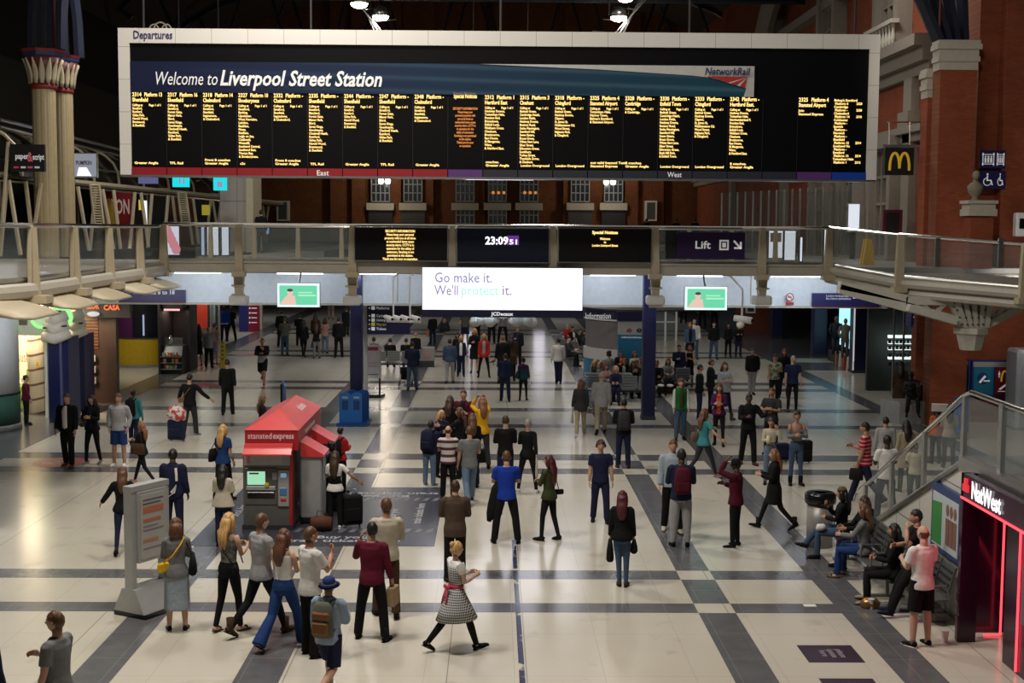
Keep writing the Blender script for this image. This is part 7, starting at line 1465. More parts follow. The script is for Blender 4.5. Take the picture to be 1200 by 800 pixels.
        if b0 == 'D' and bc:
            m = MB(); m.sm = True
            for (h, k_, an, fd, up) in LJ: m.loft([h.lerp(k_, .5), k_, k_.lerp(an, .3), an], [leg_[0]*.95, leg_[1]+.006, leg_[1]+.008, leg_[2]+.006], n=10)
            mk(m, 'tights', cl(bc), remesh=False)
    # ---- top
    kd = top[0]; tm = mats[0] if mats else cl(top[1]); lo = kd in ('long', 'shirt', 'jacket', 'coat', 'blazer', 'off')
    if kd != 'dress':
        m = MB(); off = {'tee': .014, 'long': .017, 'shirt': .018, 'jacket': .024, 'coat': .026, 'blazer': .024, 'tank': .010, 'off': .014, 'crop': .014, 'poncho': .02}[kd]
        if kd in ('tank',): torso(m, off, z0=1.0, z1=1.39, hem=(.99, (wa[0]+.02, wa[1]+.02)))
        elif kd == 'off': torso(m, off, z0=1.0, z1=1.34, hem=(1.08, (wa[0]+.02, wa[1]+.02)))
        elif kd == 'crop': torso(m, off, z0=1.15, z1=1.475, hem=(1.12, (wa[0]+.03, wa[1]+.03)))
        elif kd in ('coat',): torso(m, off, z0=hipz-.02, z1=1.475, hem=(.60 if not sit else .86, (pe[0]+.07, pe[1]+.06)))
        elif kd == 'poncho': torso(m, off, z0=1.1, z1=1.475, hem=(.86, (.26, .17)))
        elif kd == 'blazer': torso(m, off, z0=hipz-.02, z1=1.475, hem=(.80, (pe[0]+.035, pe[1]+.035)))
        else: torso(m, off, z0=hipz-.02, z1=1.475, hem=(.86, (pe[0]+.034, pe[1]+.04)))
        for (p0, p1, p2, d, pin, s_, nm) in AJ:
            r0_, r1_, r2_ = [r+(.014 if kd in ('tee', 'long', 'off', 'crop') else .021) for r in B['arm']]
            if kd == 'tank': continue
            if kd == 'off': m.loft([p0.lerp(p1, .35), p1, p2], [r0_+.01, r1_+.012, r2_+.006], n=10); continue
            m.ell(p0+V((-s_*.012, 0, -.012)), (r0_*1.04, r0_*1.06, r0_*1.02), 12, 8); m.ell(p0+V((-s_*.055, 0, -.004)), (.06, r0_*1.05, .052), 12, 8)
            if kd in ('tee', 'poncho'): m.loft([p0.lerp(p1, .02), p0.lerp(p1, .35), p0.lerp(p1, .72 if kd == 'tee' else .95)], [r0_*1.05, r0_*1.06, r0_*1.08], n=10)
            else: m.loft([p0.lerp(p1, .02), p0.lerp(p1, .4), p1, p1.lerp(p2, .4), p2-d*.012], [r0_*1.05, r0_*1.04, r1_*1.08, r1_*1.05, r2_*1.12], n=10)
        if kd in ('jacket', 'shirt', 'blazer', 'coat'): m.loft([U((0, -.018, 1.44)), U((0, -.014, 1.505))], [(B['neck']+.028, B['neck']+.026), (B['neck']+.014, B['neck']+.014)], n=12)
        mk(m, TOPN[kd], tm)
        if len(top) > 2:            # inner layer seen between open fronts
            m = MB(); m.sm = True; zs_ = [.9, 1.0, 1.1, 1.2, 1.3, 1.38, 1.44, 1.47]; wd = [.055, .06, .06, .062, .065, .06, .045, .03]; P_ = []
            def yf(z):
                for (za, (a, b), y), (zb, (c, d_), y2) in zip(tor, tor[1:]):
                    if za <= z <= zb: u = (z-za)/(zb-za); return (b+(d_-b)*u)+off+(y+(y2-y)*u)
                return .1
            for z, w_ in zip(zs_, wd):
                for x in (-1, -.5, 0, .5, 1): P_.append(U((x*w_, yf(z)+.010-.012*abs(x), z)))
            m.add(P_, [(i*5+j, i*5+j+1, i*5+j+6, i*5+j+5) for i in range(7) for j in range(4)]); o = mk(m, 'shirt', cl(top[2]), remesh=False); o.modifiers.new('s', 'SOLIDIFY').thickness = .01
    if top[1] == 'gingham':
        m = MB(); torso(m, .008, z0=1.30, z1=1.475)
        for (p0, p1, p2, d, pin, s_, nm) in AJ: m.loft([p0+V((-s_*.05, 0, .0)), p0+V((0, 0, .02)), p0.lerp(p1, .3), p0.lerp(p1, .5)], [.05, .07, .075, .055], n=10)
        mk(m, 'blouse', cl('W')); m = MB(); m.sm = True; m.loft([U((0, 0, 1.04)), U((0, 0, 1.10))], [(wa[0]+.026, wa[1]+.026)]*2, n=18)
        for s_ in (-1, 1): m.ell(U((s_*.05-.02, -.15, 1.06)), (.055, .02, .035), 8, 6); m.loft([U((s_*.01-.02, -.15, 1.05)), U((s_*.05-.02, -.18, .9)), U((s_*.07-.02, -.2, .78))], [(.02, .008), (.035, .008), (.03, .006)], n=6)
        mk(m, 'pink_sash', cloth_rgb('sash_pink', (.42, .05, .09)), remesh=False)
    if bottom[-1] == 'b' and bottom[0] == 'T' and top[0] == 'bib': pass
    # ---- shoes
    bt_ = shoes[0] == 'B'; sc = shoes[1:] if bt_ else shoes
    for (h, k_, an, fd, up), s_ in zip(LJ, (-1, 1)):
        m = MB(); m.sm = True; sd = fd.cross(up).normalized()
        if sc == '0': # sandal strap
            m.loft([an-fd*.05-up*.072, an+fd*.18-up*.072], [(.036, .008), (.04, .008)], side=sd, n=8); m.loft([an+fd*.09-up*.04, an+fd*.11-up*.045], [(.043, .03)]*2, side=sd, n=8)
            mk(m, 'sandal', mats[0] if mats else cloth('b'), remesh=False); continue
        if bt_: m.loft([an+V((0, 0, .14)), an+V((0, 0, .02)), an-up*.03], [.056, .052, .05], side=sd, n=10)
        m.loft([an-fd*.065-up*.04, an-fd*.045-up*.03, an+fd*.0-up*.028, an+fd*.08-up*.045, an+fd*.15-up*.052, an+fd*.19-up*.058], [(.024, .03), (.036, .046), (.040, .048), (.044, .034), (.042, .026), (.022, .016)], side=sd, n=10)
        light_sole = sc in ('W', 'w', 'g', 'p', 'a') or sc == 'x'
        mk(m, 'boot' if bt_ else 'shoe', mats[0] if mats else cloth(sc if sc != 'a' else 'k'), remesh=False)
        if not mats and Y < 50:
            m = MB(); m.loft([an-fd*.07-up*.075, an-up*.075, an+fd*.1-up*.075, an+fd*.2-up*.072], [(.03, .008), (.042, .01), (.047, .009), (.02, .007)], side=sd, n=8); mk(m, 'sole', cloth('W') if light_sole or sc == 'a' else cloth('k'), remesh=False)
    ALLP[pid] = dict(root=root, K=K, AJ=AJ, LJ=LJ, U=U, HM=HM, mk=mk, B=B, wa=wa, W=W[root])
    return root
def cloth_rgb(name, c, rough=.8): return mat(name, c, rough, var=.15, scale=14, spec=.25)
def ploc(pid, p): d = ALLP[pid]; return d['W'] @ (V(p)*d['K'])
def bagthing(name, lab, cat, pid, p, group=None, rz=0):
    d = ALLP[pid]; w_ = ploc(pid, p); return thing(name, lab, cat, tuple(w_), d['root'].rotation_euler[2]+rz, group)
def LM(o, m, name, mt, smooth=True): m.sm = smooth; return m.build(name, mt, o, world=False)
def backpack(pid, c, lab, c2=None, big=1.0):
    d = ALLP[pid]; c_ = d['U']((0, -.20, 1.22)); o = bagthing('backpack', lab, 'backpack', pid, c_); mt = c if not isinstance(c, str) else cl(c)
    w_, h, dp = .15*big, .23*big, .075*big
    m = MB(); m.loft([(0, 0, -h), (0, .0, -h*.85), (0, -.01, 0), (0, 0, h*.8), (0, .02, h)], [(w_*.8, dp*.8), (w_, dp), (w_, dp*1.05), (w_*.9, dp*.9), (w_*.5, dp*.5)], n=14); LM(o, m, 'bag_body', mt)
    m = MB(); m.rbox(-w_*.75, w_*.75, -dp*1.5, -dp*.7, -h*.75, -h*.05, .02); LM(o, m, 'front_pocket', c2 or mt, False)
    if c2: m = MB(); m.rbox(-w_*.8, w_*.8, -dp*1.3, -dp*.6, h*.1, h*.5, .02); LM(o, m, 'flap', c2, False)
    for s_ in (-1, 1): m = MB(); m.loft([(s_*.09, .06, h*.8), (s_*.10, .16, .24), (s_*.11, .31, .12), (s_*.12, .30, -.05), (s_*.10, .04, -h*.8)], [(.022, .008)]*5, n=6); LM(o, m, 'strap', mt)
    m = MB(); m.tube([(-.03, .02, h*.95), (-.02, .0, h*1.12), (.02, .0, h*1.12), (.03, .02, h*.95)], .008, n=5); LM(o, m, 'grab_handle', mt); return o
def tote(pid, side, c, lab, w_=.17, h=.15, drop=.28, at='hand', name='handbag', dp=.06, rigid=False):
    """bag hanging from a hand (0 left, 1 right) or beside the hip from the shoulder"""
    d = ALLP[pid]; s_ = (-1, 1)[side]
    if at == 'hand': w = d['AJ'][side][2]+d['AJ'][side][3]*.08; p = w+V((0, 0, -drop-h))
    else: w = d['U']((s_*(d['B']['sh']-.03), -.0, 1.47)); p = d['U']((s_*(d['B']['sh']+.09), -.03, 1.04 if at == 'hip' else 1.12))
    o = bagthing(name, lab, 'bag', pid, p); mt = c if not isinstance(c, str) else cl(c); K = 1
    m = MB()
    if rigid: m.rbox(-w_*.5, w_*.5, -dp, dp, -h, h, .01) if False else m.rbox(-dp, dp, -w_, w_, -h, h, .01)
    else: m.loft([(0, 0, -h), (0, 0, -h*.8), (0, 0, 0), (0, 0, h)], [(dp*.8, w_*.9), (dp*1.1, w_), (dp, w_*.97), (dp*.5, w_*.85)], n=12)
    LM(o, m, 'bag_body', mt, not rigid)
    top_ = (w-p); m = MB()
    for q in (-1, 1): m.tube([(0, q*w_*.5, h*.9), (top_.x*.8, q*w_*.25+top_.y*.8, h*.5+(top_.z-h*.5)*.75), (top_.x, top_.y, top_.z)], .009, n=5)
    LM(o, m, 'handles', mt); return o
def crossbag(pid, side, c, lab, w_=.12, h=.07, strap=None, z=.98):
    d = ALLP[pid]; s_ = (-1, 1)[side]; U = d['U']; p = U((s_*.19, -.08, z)); o = bagthing('crossbody_bag', lab, 'bag', pid, p); mt = cl(c) if isinstance(c, str) else c
    m = MB(); m.rbox(-.035, .035, -w_, w_, -h, h, .02); m.v = [tuple(M.Rotation(s_*.9, 4, 'Z') @ V(v)) for v in m.v]; LM(o, m, 'bag_body', mt, False)
    q = lambda v: U(v)-p
    for sg in (-1, 1): m = MB(); m.loft([q((s_*.19, sg*.10, z+.06)), q((s_*.06, sg*.155, 1.2)), q((-s_*.06, sg*.14, 1.36)), q((-s_*.12, sg*.04, 1.465))], [(.012, .006)]*4, n=6); LM(o, m, 'strap', strap or mt)
    return o
def suitcase(px, py, lab, c='n', h=.62, w_=.21, rz=0, handle=.38, hd=None):
    q = gp(px, py); o = thing('suitcase', lab, 'suitcase', tuple(q), R(rz)); mt = cl(c); m = MB(); m.rbox(-w_, w_, -.12, .12, .06, h, .04); LM(o, m, 'shell', mt, False)
    m = MB(); m.rbox(-w_*.8, w_*.8, -.15, -.11, .14, h*.62, .02); LM(o, m, 'front_pocket', mt, False)
    if handle: m = MB(); m.tube([(-w_*.5, .1, h), (-w_*.5, .1, h+handle), (w_*.5, .1, h+handle), (w_*.5, .1, h)], .011, n=6); LM(o, m, 'pull_handle', STEEL)
    for s_ in (-1, 1): m = MB(); m.ell((s_*w_*.8, .06, .035), (.02, .035, .035), 8, 6); LM(o, m, 'wheel', BLACK)
    return o
def P(pid, px, py, hy, hd, spec, top, bottom, arms, legs, label, shoes='k', **k):
    a = arms.split(','); return person(pid, px, py, hy, hd, spec, top.split(':'), bottom, (a[0], a[-1]), legs, label, shoes, **k)
def seat(px, hy, zh=1.26): p = PZ(px, hy, zh); return (p.x, p.y, 0)
# ---- nearest walkers, bottom of the picture
P(1, -22, 903, 725, -10, 'mashortn', 'jacket:n:k', 'Tk', 'down', 'stand', 'person in a dark navy jacket cut off at the bottom left corner')
P(2, 70, 903, 716, 75, 'mashortb', 'tee:g', 'Tk', 'down,bent', 'stand', 'bearded man in a plain grey t-shirt facing left at the bottom left', look=5)
P(3, 208, 739, 608, 12, 'fabobr', 'long:g', 'Ks', 'bent,bent', 'stand', 'red haired woman in a long denim skirt reading the silver totem sign', 'kW' if False else 'a')
crossbag(3, 0, cloth_rgb('bag_yellow', (.70, .42, .01)), 'small bright yellow crossbody bag worn by the woman in the denim skirt', .10, .07, z=1.02); tote(3, 1, 'k', 'black shoulder tote of the woman in the denim skirt', at='hip', drop=0)
P(4, 145, 646, 545, 12, 'falongr', 'jacket:k', 'Ln', 'out,bent', 'walkR', 'woman with long dark red hair and black jacket walking past the totem sign', 'b')
P(5, 204, 634, 526, -5, 'mdshortk', 'jacket:n', 'Tn', 'bent,down', 'stand', 'man in dark navy with a white strap seen from behind beside the totem sign')
m = MB(); d = ALLP[5]; U5 = d['U']; m.loft([U5((.10, -.14, 1.47)), U5((.12, -.17, 1.35)), U5((.12, -.16, 1.22))], [(.025, .008)]*3, n=6); m.tube([U5((-.10, -.17, 1.08)), U5((-.03, -.20, .92)), U5((.08, -.19, 1.0)), U5((.12, -.18, 1.14)), U5((.02, -.19, 1.0))], .02, n=6); q = m.build('white_strap', cl('W'), d['root'], world=False)
P(6, 80, 547, 461, 172, 'mashortb', 'jacket:k:W', 'Tk', 'down', 'soft', 'man in an open black jacket over a white t-shirt walking by the navy pillars', 'b')
P(7, 109, 544, 463, 165, 'falongk', 'jacket:k:n', 'Lk', 'bent,fold', 'softR', 'dark haired woman in black carrying a patterned bag beside the man in white t-shirt', 'g')
tote(7, 1, 'check_bag', 'grey speckled shoulder bag of the woman in black by the navy pillars', .17, .10, 0, 'hip')
P(8, 140, 546, 461, 178, 'mashortb', 'long:G', 'Su', 'pocket,pocket', 'stand', 'man in a light grey sweatshirt and blue shorts', 'W')
P(9, 157, 523, 456, -12, 'mdshortk', 'long:t', 'Tn', 'down', 'soft', 'man in a teal top wearing a black backpack, behind the grey sweatshirt man', 'g')
backpack(9, 'k', 'black backpack on the man in the teal top', big=1.05)
P(10, 167, 567, 492, 72, 'falongo', 'long:k', 'Lk', 'bent,bent', 'walkR', 'long haired woman in black striding left with a large dark bag', 'p')
tote(10, 0, 'b', 'large dark brown shoulder bag of the striding woman in black', .2, .13, 0, 'hip')
P(11, 223, 511, 438, -15, 'mashortk', 'long:k', 'Tc', 'out,side', 'softR', 'man in black pulling a suitcase with one arm held out', 'g')
crossbag(11, 0, cloth_rgb('leather_tan', (.22, .10, .04)), 'brown leather crossbody bag of the man pulling the suitcase', .10, .07, z=1.02)
suitcase(207, 517, 'navy suitcase pulled by the man in black on the left side', 'n', .62, .24, -15, 0)
q = gp(207, 517); t = thing('plastic_bag', 'white and red plastic bag lying on top of the navy suitcase', 'bag', (q.x, q.y, .62)); m = MB(); m.loft([(-.03, 0, 0), (0, 0, .08), (.02, 0, .26), (.0, 0, .36), (.02, .02, .42)], [(.22, .15), (.28, .17), (.27, .16), (.18, .1), (.06, .03)], n=12); LM(t, m, 'bag_body', cl('plastic_print'))
P(12, 267, 486, 421, 5, 'mbshortk', 'long:k', 'Tk', 'down,swB', 'softR', 'person all in black walking away, with a pale belt line across the back')
m = MB(); m.loft([ALLP[12]['U']((0, 0, 1.0)), ALLP[12]['U']((0, 0, 1.025))], [(.187, .143)]*2, n=18); m.build('pale_belt', cl('g'), ALLP[12]['root'], world=False)
P(13, 262, 586, 498, -22, 'falongy', 'tee:u', 'Tk', 'bent,down', 'softR', 'long blond haired woman in a blue t-shirt with a black bag, beside the ticket machine', 'b')
tote(13, 0, 'k', 'black slouchy shoulder bag of the blond woman in the blue t-shirt', .18, .14, 0, 'hip')
P(14, 262, 640, 545, -8, 'fclongk', 'poncho:e', 'Tn', 'bent,bent', 'stand', 'dark haired woman in a cream jacket facing the ticket machine')
P(15, 269, 739, 602, -32, 'falongy', 'tank:knit_grey', 'Lk', 'bent,bent', 'softR', 'blond woman in a strappy grey top and black trousers, bare shoulders', '0')
crossbag(15, 1, 'k', 'small black bag at the waist of the blond woman in the strappy top', .1, .06, z=.96)
P(16, 307, 744, 592, -48, 'mpshortb', 'tee:G', 'Lk', 'down,bent', 'walkR', 'man in a pale grey t-shirt and tight black jeans walking behind the blond woman', 'Bb')
P(17, 333, 757, 617, -28, 'falongr', 'tank:W', 'Fu', 'bent,bent', 'walkR', 'woman in a white vest top and wide blue flared jeans', '0')
P(18, 364, 768, 617, -52, 'mbcropb', 'tee:w', 'Tk', 'bent,phone', 'stand', 'man in a white polo shirt holding something, black trousers', 'Bk')
P(19, 386, 818, 672, -18, 'mashortb', 'shirt:l', 'Sn', 'down,bent', 'runL', 'young man in a dark blue hat and light blue shirt with navy shorts', 'W')
backpack(19, cloth_rgb('pack_olive', (.10, .105, .08)), 'grey green backpack with tan leather pockets on the young man in the blue hat', cloth_rgb('leather_tan', (.22, .10, .04)), 1.0)
m = MB(); hx = ALLP[19]['HM']; m.sm = True; m.lathe([(.001, .135), (.06, .13), (.086, .10), (.094, .05), (.096, .035), (.15, .02), (.152, .012), (.09, .02)], n=20, xf=hx @ M.Rotation(.15, 4, 'X')); ALLP[19]['mk'](m, 'hat', cloth_rgb('hat_blue', (.015, .03, .14)), remesh=False)
m = MB(); m.lathe([(.0975, .036), (.0965, .052)], n=20, xf=hx @ M.Rotation(.15, 4, 'X')); ALLP[19]['mk'](m, 'hat_band', cloth('d'), remesh=False)
P(20, 436, 749, 611, -14, 'mashortk', 'long:M', 'Tk', 'thumb,carry', 'wide', 'man in a maroon jumper with one thumb raised, carrying a paper bag', 'Bk', look=30)
tote(20, 1, cloth_rgb('kraft_paper', (.36, .24, .14)), 'brown paper carrier bag in the hand of the man in the maroon jumper', .13, .14, .05, 'hand', 'paper_bag', .06, True)
P(21, 453, 722, 584, 10, 'mashortb', 'long:e', 'Tb', 'bent,bent', 'soft', 'man in a cream jumper standing beyond the maroon jumper man')
P(22, 393, 619, 529, -8, 'fblong2n', 'tee:W', 'Tk', 'bent,side', 'stand', 'long haired woman in white t-shirt and black dungarees beside the ticket machine', 'W')
m = MB(); U_ = ALLP[22]['U']; m.loft([U_((0, 0, .98)), U_((0, 0, 1.12)), U_((0, 0, 1.2))], [(.15, .12), (.137, .113), (.14, .118)], n=16)
for s_ in (-1, 1): m.loft([U_((s_*.05, -.13, 1.2)), U_((s_*.08, -.13, 1.35)), U_((s_*.08, -.05, 1.46))], [(.02, .008)]*3, n=6)
ALLP[22]['mk'](m, 'dungaree_bib', cloth('k'), remesh=False)
suitcase(413, 617, 'black cabin suitcase beside the woman in dungarees', 'k', .66, .2, 20, .1)
q = gp(377, 622); t = thing('holdall', 'brown leather holdall on the floor between the machine and the woman in dungarees', 'bag', tuple(q)); m = MB(); m.loft([(-.22, 0, .15), (-.2, 0, .15), (0, 0, .17), (.2, 0, .15), (.22, 0, .15)], [(.1, .1), (.15, .14), (.17, .16), (.15, .14), (.1, .1)], side=(0, 1, 0), n=12); LM(t, m, 'bag_body', cloth_rgb('leather_brown', (.09, .035, .02))); m = MB(); m.tube([(-.1, -.02, .3), (-.08, -.02, .42), (.08, -.02, .42), (.1, -.02, .3)], .01, n=5); LM(t, m, 'handles', cloth('b'))
P(23, 399, 577, 506, -30, 'fashortk', 'jacket:r', 'Tk', 'bent,bent', 'stand', 'person in a red jacket half hidden behind the ticket machine side')
backpack(23, 'k', 'black rounded backpack on the person in the red jacket')
P(24, 389, 600, 523, 60, 'mdcurlyk', 'long:k', 'Tk', 'bent', 'stand', 'person with curly black hair using the side of the ticket machine')
P(25, 308, 534, 464, -75, 'falongb', 'long:k', 'Tk', 'down', 'stand', 'brown haired woman in black behind the red machine roof')
P(26, 534, 762, 632, -62, 'fpbuny', 'dress:gingham', 'Dk', 'bent,bent', 'walkR', 'blond woman in a black and white gingham dress with a pink sash')
P(27, 533, 681, 563, 5, 'mashortn', 'blazer:B:W', 'Tk', 'bent', 'stand', 'man in a brown blazer with back turned, directly behind the gingham dress', 'b')
# ---- standing cluster left of centre
P(28, 503, 569, 493, -22, 'mdshortk', 'jacket:n', 'TJ', 'bent,bent', 'stand', 'person in dark navy jacket and light jeans at the left of the standing cluster', 'g', lean=8)
backpack(28, 'n', 'dark round backpack slung on the person in light jeans', big=1.1)
P(29, 525, 584, 499, -4, 'mpbaldr', 'tee:striped_maroon', 'Tk', 'bent,bent', 'stand', 'bald man in a white and maroon striped t-shirt')
P(30, 550, 589, 497, 12, 'mashortb', 'tee:g', 'TJ', 'down,bent', 'walkR', 'man in a grey t-shirt and blue jeans next to the striped t-shirt man', 'B' if False else 'b')
P(31, 517, 558, 481, 215, 'faboby', 'long:n', 'Tk', 'fold,bent', 'stand', 'blond bobbed woman in navy facing right inside the standing cluster')
P(32, 543, 541, 455, 170, 'mashortn', 'jacket:m:k', 'Tk', 'bent', 'stand', 'tall man in a dark maroon jacket facing us at the back of the cluster', nod=-10)
P(33, 527, 545, 464, -20, 'falongn', 'long:k', 'Tk', 'bent', 'stand', 'long dark haired person in black close against the tall maroon jacket man')
P(34, 539, 560, 478, 80, 'falongb', 'long:k', 'Tk', 'point,bent', 'stand', 'brown haired woman in black pointing left in the middle of the cluster')
P(35, 553, 571, 485, 10, 'falongr', 'long:k', 'Tk', 'bent', 'stand', 'woman with long reddish brown hair and black clothes in front of the yellow jumper')
P(36, 565, 548, 466, 18, 'falongo', 'long:y', 'Tc', 'raise,raise', 'soft', 'woman in a mustard yellow jumper raising both arms to take a picture')
q = gp(562, 541); t = thing('holdall', 'black bag on the floor behind the grey t-shirt man', 'bag', tuple(q)); m = MB(); m.rbox(-.2, .2, -.14, .14, .0, .34, .05); LM(t, m, 'bag_body', cloth('k'), False); m = MB(); m.tube([(-.1, 0, .34), (-.08, 0, .46), (.08, 0, .46), (.1, 0, .34)], .012, n=5); LM(t, m, 'handles', cloth('k'))
P(37, 592, 577, 487, 6, 'mashortn', 'long:k', 'Tn', 'bent,bent', 'stand', 'short haired man in a black jumper behind the blue polo man')
P(38, 618, 577, 491, -6, 'fashortg', 'long:k', 'Lk', 'fold,swB', 'wide', 'grey haired person all in black carrying a cream cloth bag', 'W')
tote(38, 1, 'e', 'cream cloth bag hanging from the grey haired person in black', .09, .22, .0, 'hand', 'cloth_bag', .03)
P(39, 593, 636, 528, 4, 'mashortb', 'tee:U', 'Tk', 'fold,fold', 'wide', 'man in a royal blue polo shirt with arms folded')
t = bagthing('coat', 'black coat draped over the arm of the royal blue polo man', 'coat', 39, ALLP[39]['U']((-.24, .02, .75))); m = MB(); m.loft([(.08, .06, .42), (.05, .02, .3), (0, 0, .0), (-.04, 0, -.2), (-.09, 0, -.34)], [(.04, .07), (.09, .08), (.11, .07), (.10, .05), (.04, .03)], n=12); LM(t, m, 'cloth_folds', cloth('k')); m = MB(); m.loft([(.1, -.04, .3), (.12, -.05, 0), (.14, -.04, -.2)], [(.05, .04), (.06, .04), (.03, .02)], n=10); LM(t, m, 'sleeve', cloth('k'))
P(40, 643, 633, 534, 52, 'fpLong'.replace('Long', 'long2')+'m', 'long:O', 'Lk', 'fold,fold', 'soft', 'woman with very long dark red hair, olive top and black leggings looking left', look=20)
crossbag(40, 1, 'k', 'black waist bag on the woman with very long dark red hair', .12, .05, z=.98)
P(41, 703, 612, 516, 183, 'mashortn', 'tee:n', 'Tn', 'down', 'soft', 'man in a dark navy polo wearing headphones and walking towards us', 'Bk')
m = MB(); hx = ALLP[41]['HM']; m.tube([hx @ V((.095*math.cos(a), -.0, .02+.12*math.sin(a))) for a in [PI*k/10 for k in range(11)]], .009, n=6)
for s_ in (-1, 1): m.ell((s_*.095, 0, .005), (.02, .035, .04), 10, 6, xf=hx)
ALLP[41]['mk'](m, 'headphones', BLACK, remesh=False)
P(42, 728, 687, 576, -8, 'falongm', 'jacket:k', 'Lj', 'down,down', 'cross', 'woman with red hair, black leather jacket and blue jeans standing alone', 'b')
tote(42, 1, 'k', 'black bag at the hip of the woman in the leather jacket', .13, .11, .0, 'hand'); tote(42, 0, 'k', 'slim black bag on the left side of the woman in the leather jacket', .06, .2, 0, 'hand')
P(43, 592, 470, 414, 4, 'mbshortn', 'jacket:n', 'Tn', 'down,down', 'soft', 'person in a navy jacket walking away beside the purple and teal jacket')
P(44, 613, 469, 420, -6, 'fbbunk', 'jacket:two_tone', 'Lk', 'down,carry', 'softR', 'woman in a purple and dark teal jacket carrying a white bag')
tote(44, 1, 'W', 'white carrier bag of the woman in the purple and teal jacket', .1, .13, .03, 'hand', 'carrier_bag', .05); tote(44, 0, 'x', 'dark green bag on the other side of the purple and teal jacket woman', .12, .13, 0, 'hip')
P(45, 589, 449, 389, 10, 'mashorto', 'coat:k', 'Tk', 'down', 'stand', 'fair haired person in a long black coat at the left of the dark trio')
P(46, 599, 446, 388, -5, 'fblongk', 'coat:b', 'Tk', 'down', 'soft', 'dark haired person in a brown black coat in the middle of the dark trio')
P(47, 606, 430, 382, 178, 'mbshortk', 'jacket:k:n', 'Tk', 'down,bent', 'softR', 'tall man in black facing us behind the dark trio')
P(48, 654, 449, 396, 6, 'mashortk', 'shirt:w', 'Tn', 'down,down', 'cross', 'man in a white shirt and navy trousers walking away alone')
P(49, 680, 511, 443, -4, 'fabobr', 'blazer:c', 'Td', 'carry,down', 'walkR', 'red haired woman in a dark grey jacket and beige trousers walking away', 'p')
tote(49, 0, 'e', 'long cream plastic bag in the hand of the red haired woman', .07, .2, .02, 'hand', 'carrier_bag', .04)
P(50, 704, 508, 434, -3, 'mabaldg', 'blazer:G', 'Td', 'down,down', 'walkR', 'balding man in a grey blazer and beige trousers walking away', 'k')
m = MB()
P(51, 730, 548, 467, -2, 'mbshortk', 'jacket:k', 'Tn', 'bent,bent', 'stand', 'man in black wearing a dark grey backpack, in front of the seated crowd', 'b')
backpack(51, 'c', 'dark grey backpack on the man in front of the seated crowd', big=1.05)
P(52, 797, 516, 444, 180, 'fpcurlyb', 'jacket:green_varsity:O', 'Tj', 'down,down', 'softR', 'curly haired woman in a green and white varsity jacket walking towards us')
P(53, 824, 560, 477, -62, 'falongr', 'tee:t', 'Lc', 'bent,side', 'walkR', 'red haired woman in a teal t-shirt striding right', 'p')
tote(53, 0, cloth_rgb('bag_taupe', (.14, .095, .065)), 'taupe shoulder bag of the woman in the teal t-shirt', .19, .12, 0, 'hip')
P(54, 787, 623, 515, 178, 'mashortr', 'shirt:s', 'Tk', 'down', 'soft', 'ginger man in a pale blue shirt partly hidden behind the maroon backpack', 'e')
P(55, 797, 640, 525, 0, 'mdshortk', 'long:n', 'JG', 'bent,bent', 'stand', 'man in a navy top and pale grey joggers wearing a maroon backpack', 'k')
backpack(55, 'm', 'maroon backpack on the man in grey joggers', big=1.1)
P(56, 861, 641, 538, 62, 'mdshortk', 'long:m', 'Lk', 'raise,bent', 'stand', 'person in a dark maroon top and black trousers holding a hand to the face', 'a')
m = MB(); hx = ALLP[56]['HM']; m.sm = True; m.lathe([(.001, .135), (.06, .125), (.088, .08), (.094, .03), (.09, .0)], n=16, xf=hx); m.loft([hx @ V((0, .05, .05)), hx @ V((0, .11, .04)), hx @ V((0, .15, .03))], [(.07, .008), (.06, .007), (.04, .005)], n=8); ALLP[56]['mk'](m, 'cap', cloth('k'), remesh=False)
P(57, 906, 620, 524, 82, 'falongo', 'coat:k', 'Lk', 'bent,bent', 'walkR', 'blond woman in a black coat and heeled boots walking left', 'Bk')
P(58, 876, 544, 461, 186, 'mdshortk', 'shirt:k', 'Tk', 'gest,bent', 'soft', 'man in a black shirt gesturing with one open hand', 'b')
P(59, 903, 532, 454, 150, 'mbcropb', 'tee:c', 'Tk', 'fold,fold', 'stand', 'man with folded bare arms and dark t-shirt beside the gesturing man')
P(60, 902, 567, 490, 175, 'fbbunn', 'crop:e', 'TJ', 'ear,bent', 'stand', 'woman in a cream crop top and light jeans holding a pale bottle', 'k')
t = bagthing('drink_pouch', 'pale yellow drink pouch in the hand of the woman in the cream crop top', 'drink', 60, ALLP[60]['AJ'][1][2]); m = MB(); m.loft([(0, .05, -.08), (0, .05, 0), (0, .05, .1)], [(.05, .05), (.06, .055), (.035, .035)], n=10); LM(t, m, 'pouch', cloth_rgb('pouch', (.55, .58, .38)))
P(61, 932, 568, 482, 182, 'fbbunk', 'off:g', 'Lj', 'fold,bent', 'stand', 'woman in an off the shoulder grey top, blue jeans and black ankle boots', 'Bk')
suitcase(942, 543, 'black suitcase with raised handle behind the off the shoulder top woman', 'k', .62, .2, 10, .42); suitcase(915, 541, 'dark suitcase between the two women in light tops', 'n', .5, .2, 10, 0)
P(62, 842, 522, 450, 165, 'falongb', 'jacket:v:orange_print', 'Lk', 'bent,bent', 'soft', 'woman with a red and orange printed top under a purple black jacket')
P(63, 848, 491, 420, 195, 'fplongb', 'poncho:G', 'Lk', 'bent,bent', 'walkL', 'smiling woman in a grey poncho and brown boots', 'Bb')
P(64, 832, 484, 421, 265, 'mashortb', 'jacket:k', 'Tk', 'bent,bent', 'stand', 'man in a black jacket looking right beside the grey poncho')
P(65, 819, 491, 427, 268, 'mbshortk', 'long:k', 'check_bag' if False else 'Tn', 'down', 'stand', 'dark haired person in navy at the left of the group of three by the bench')
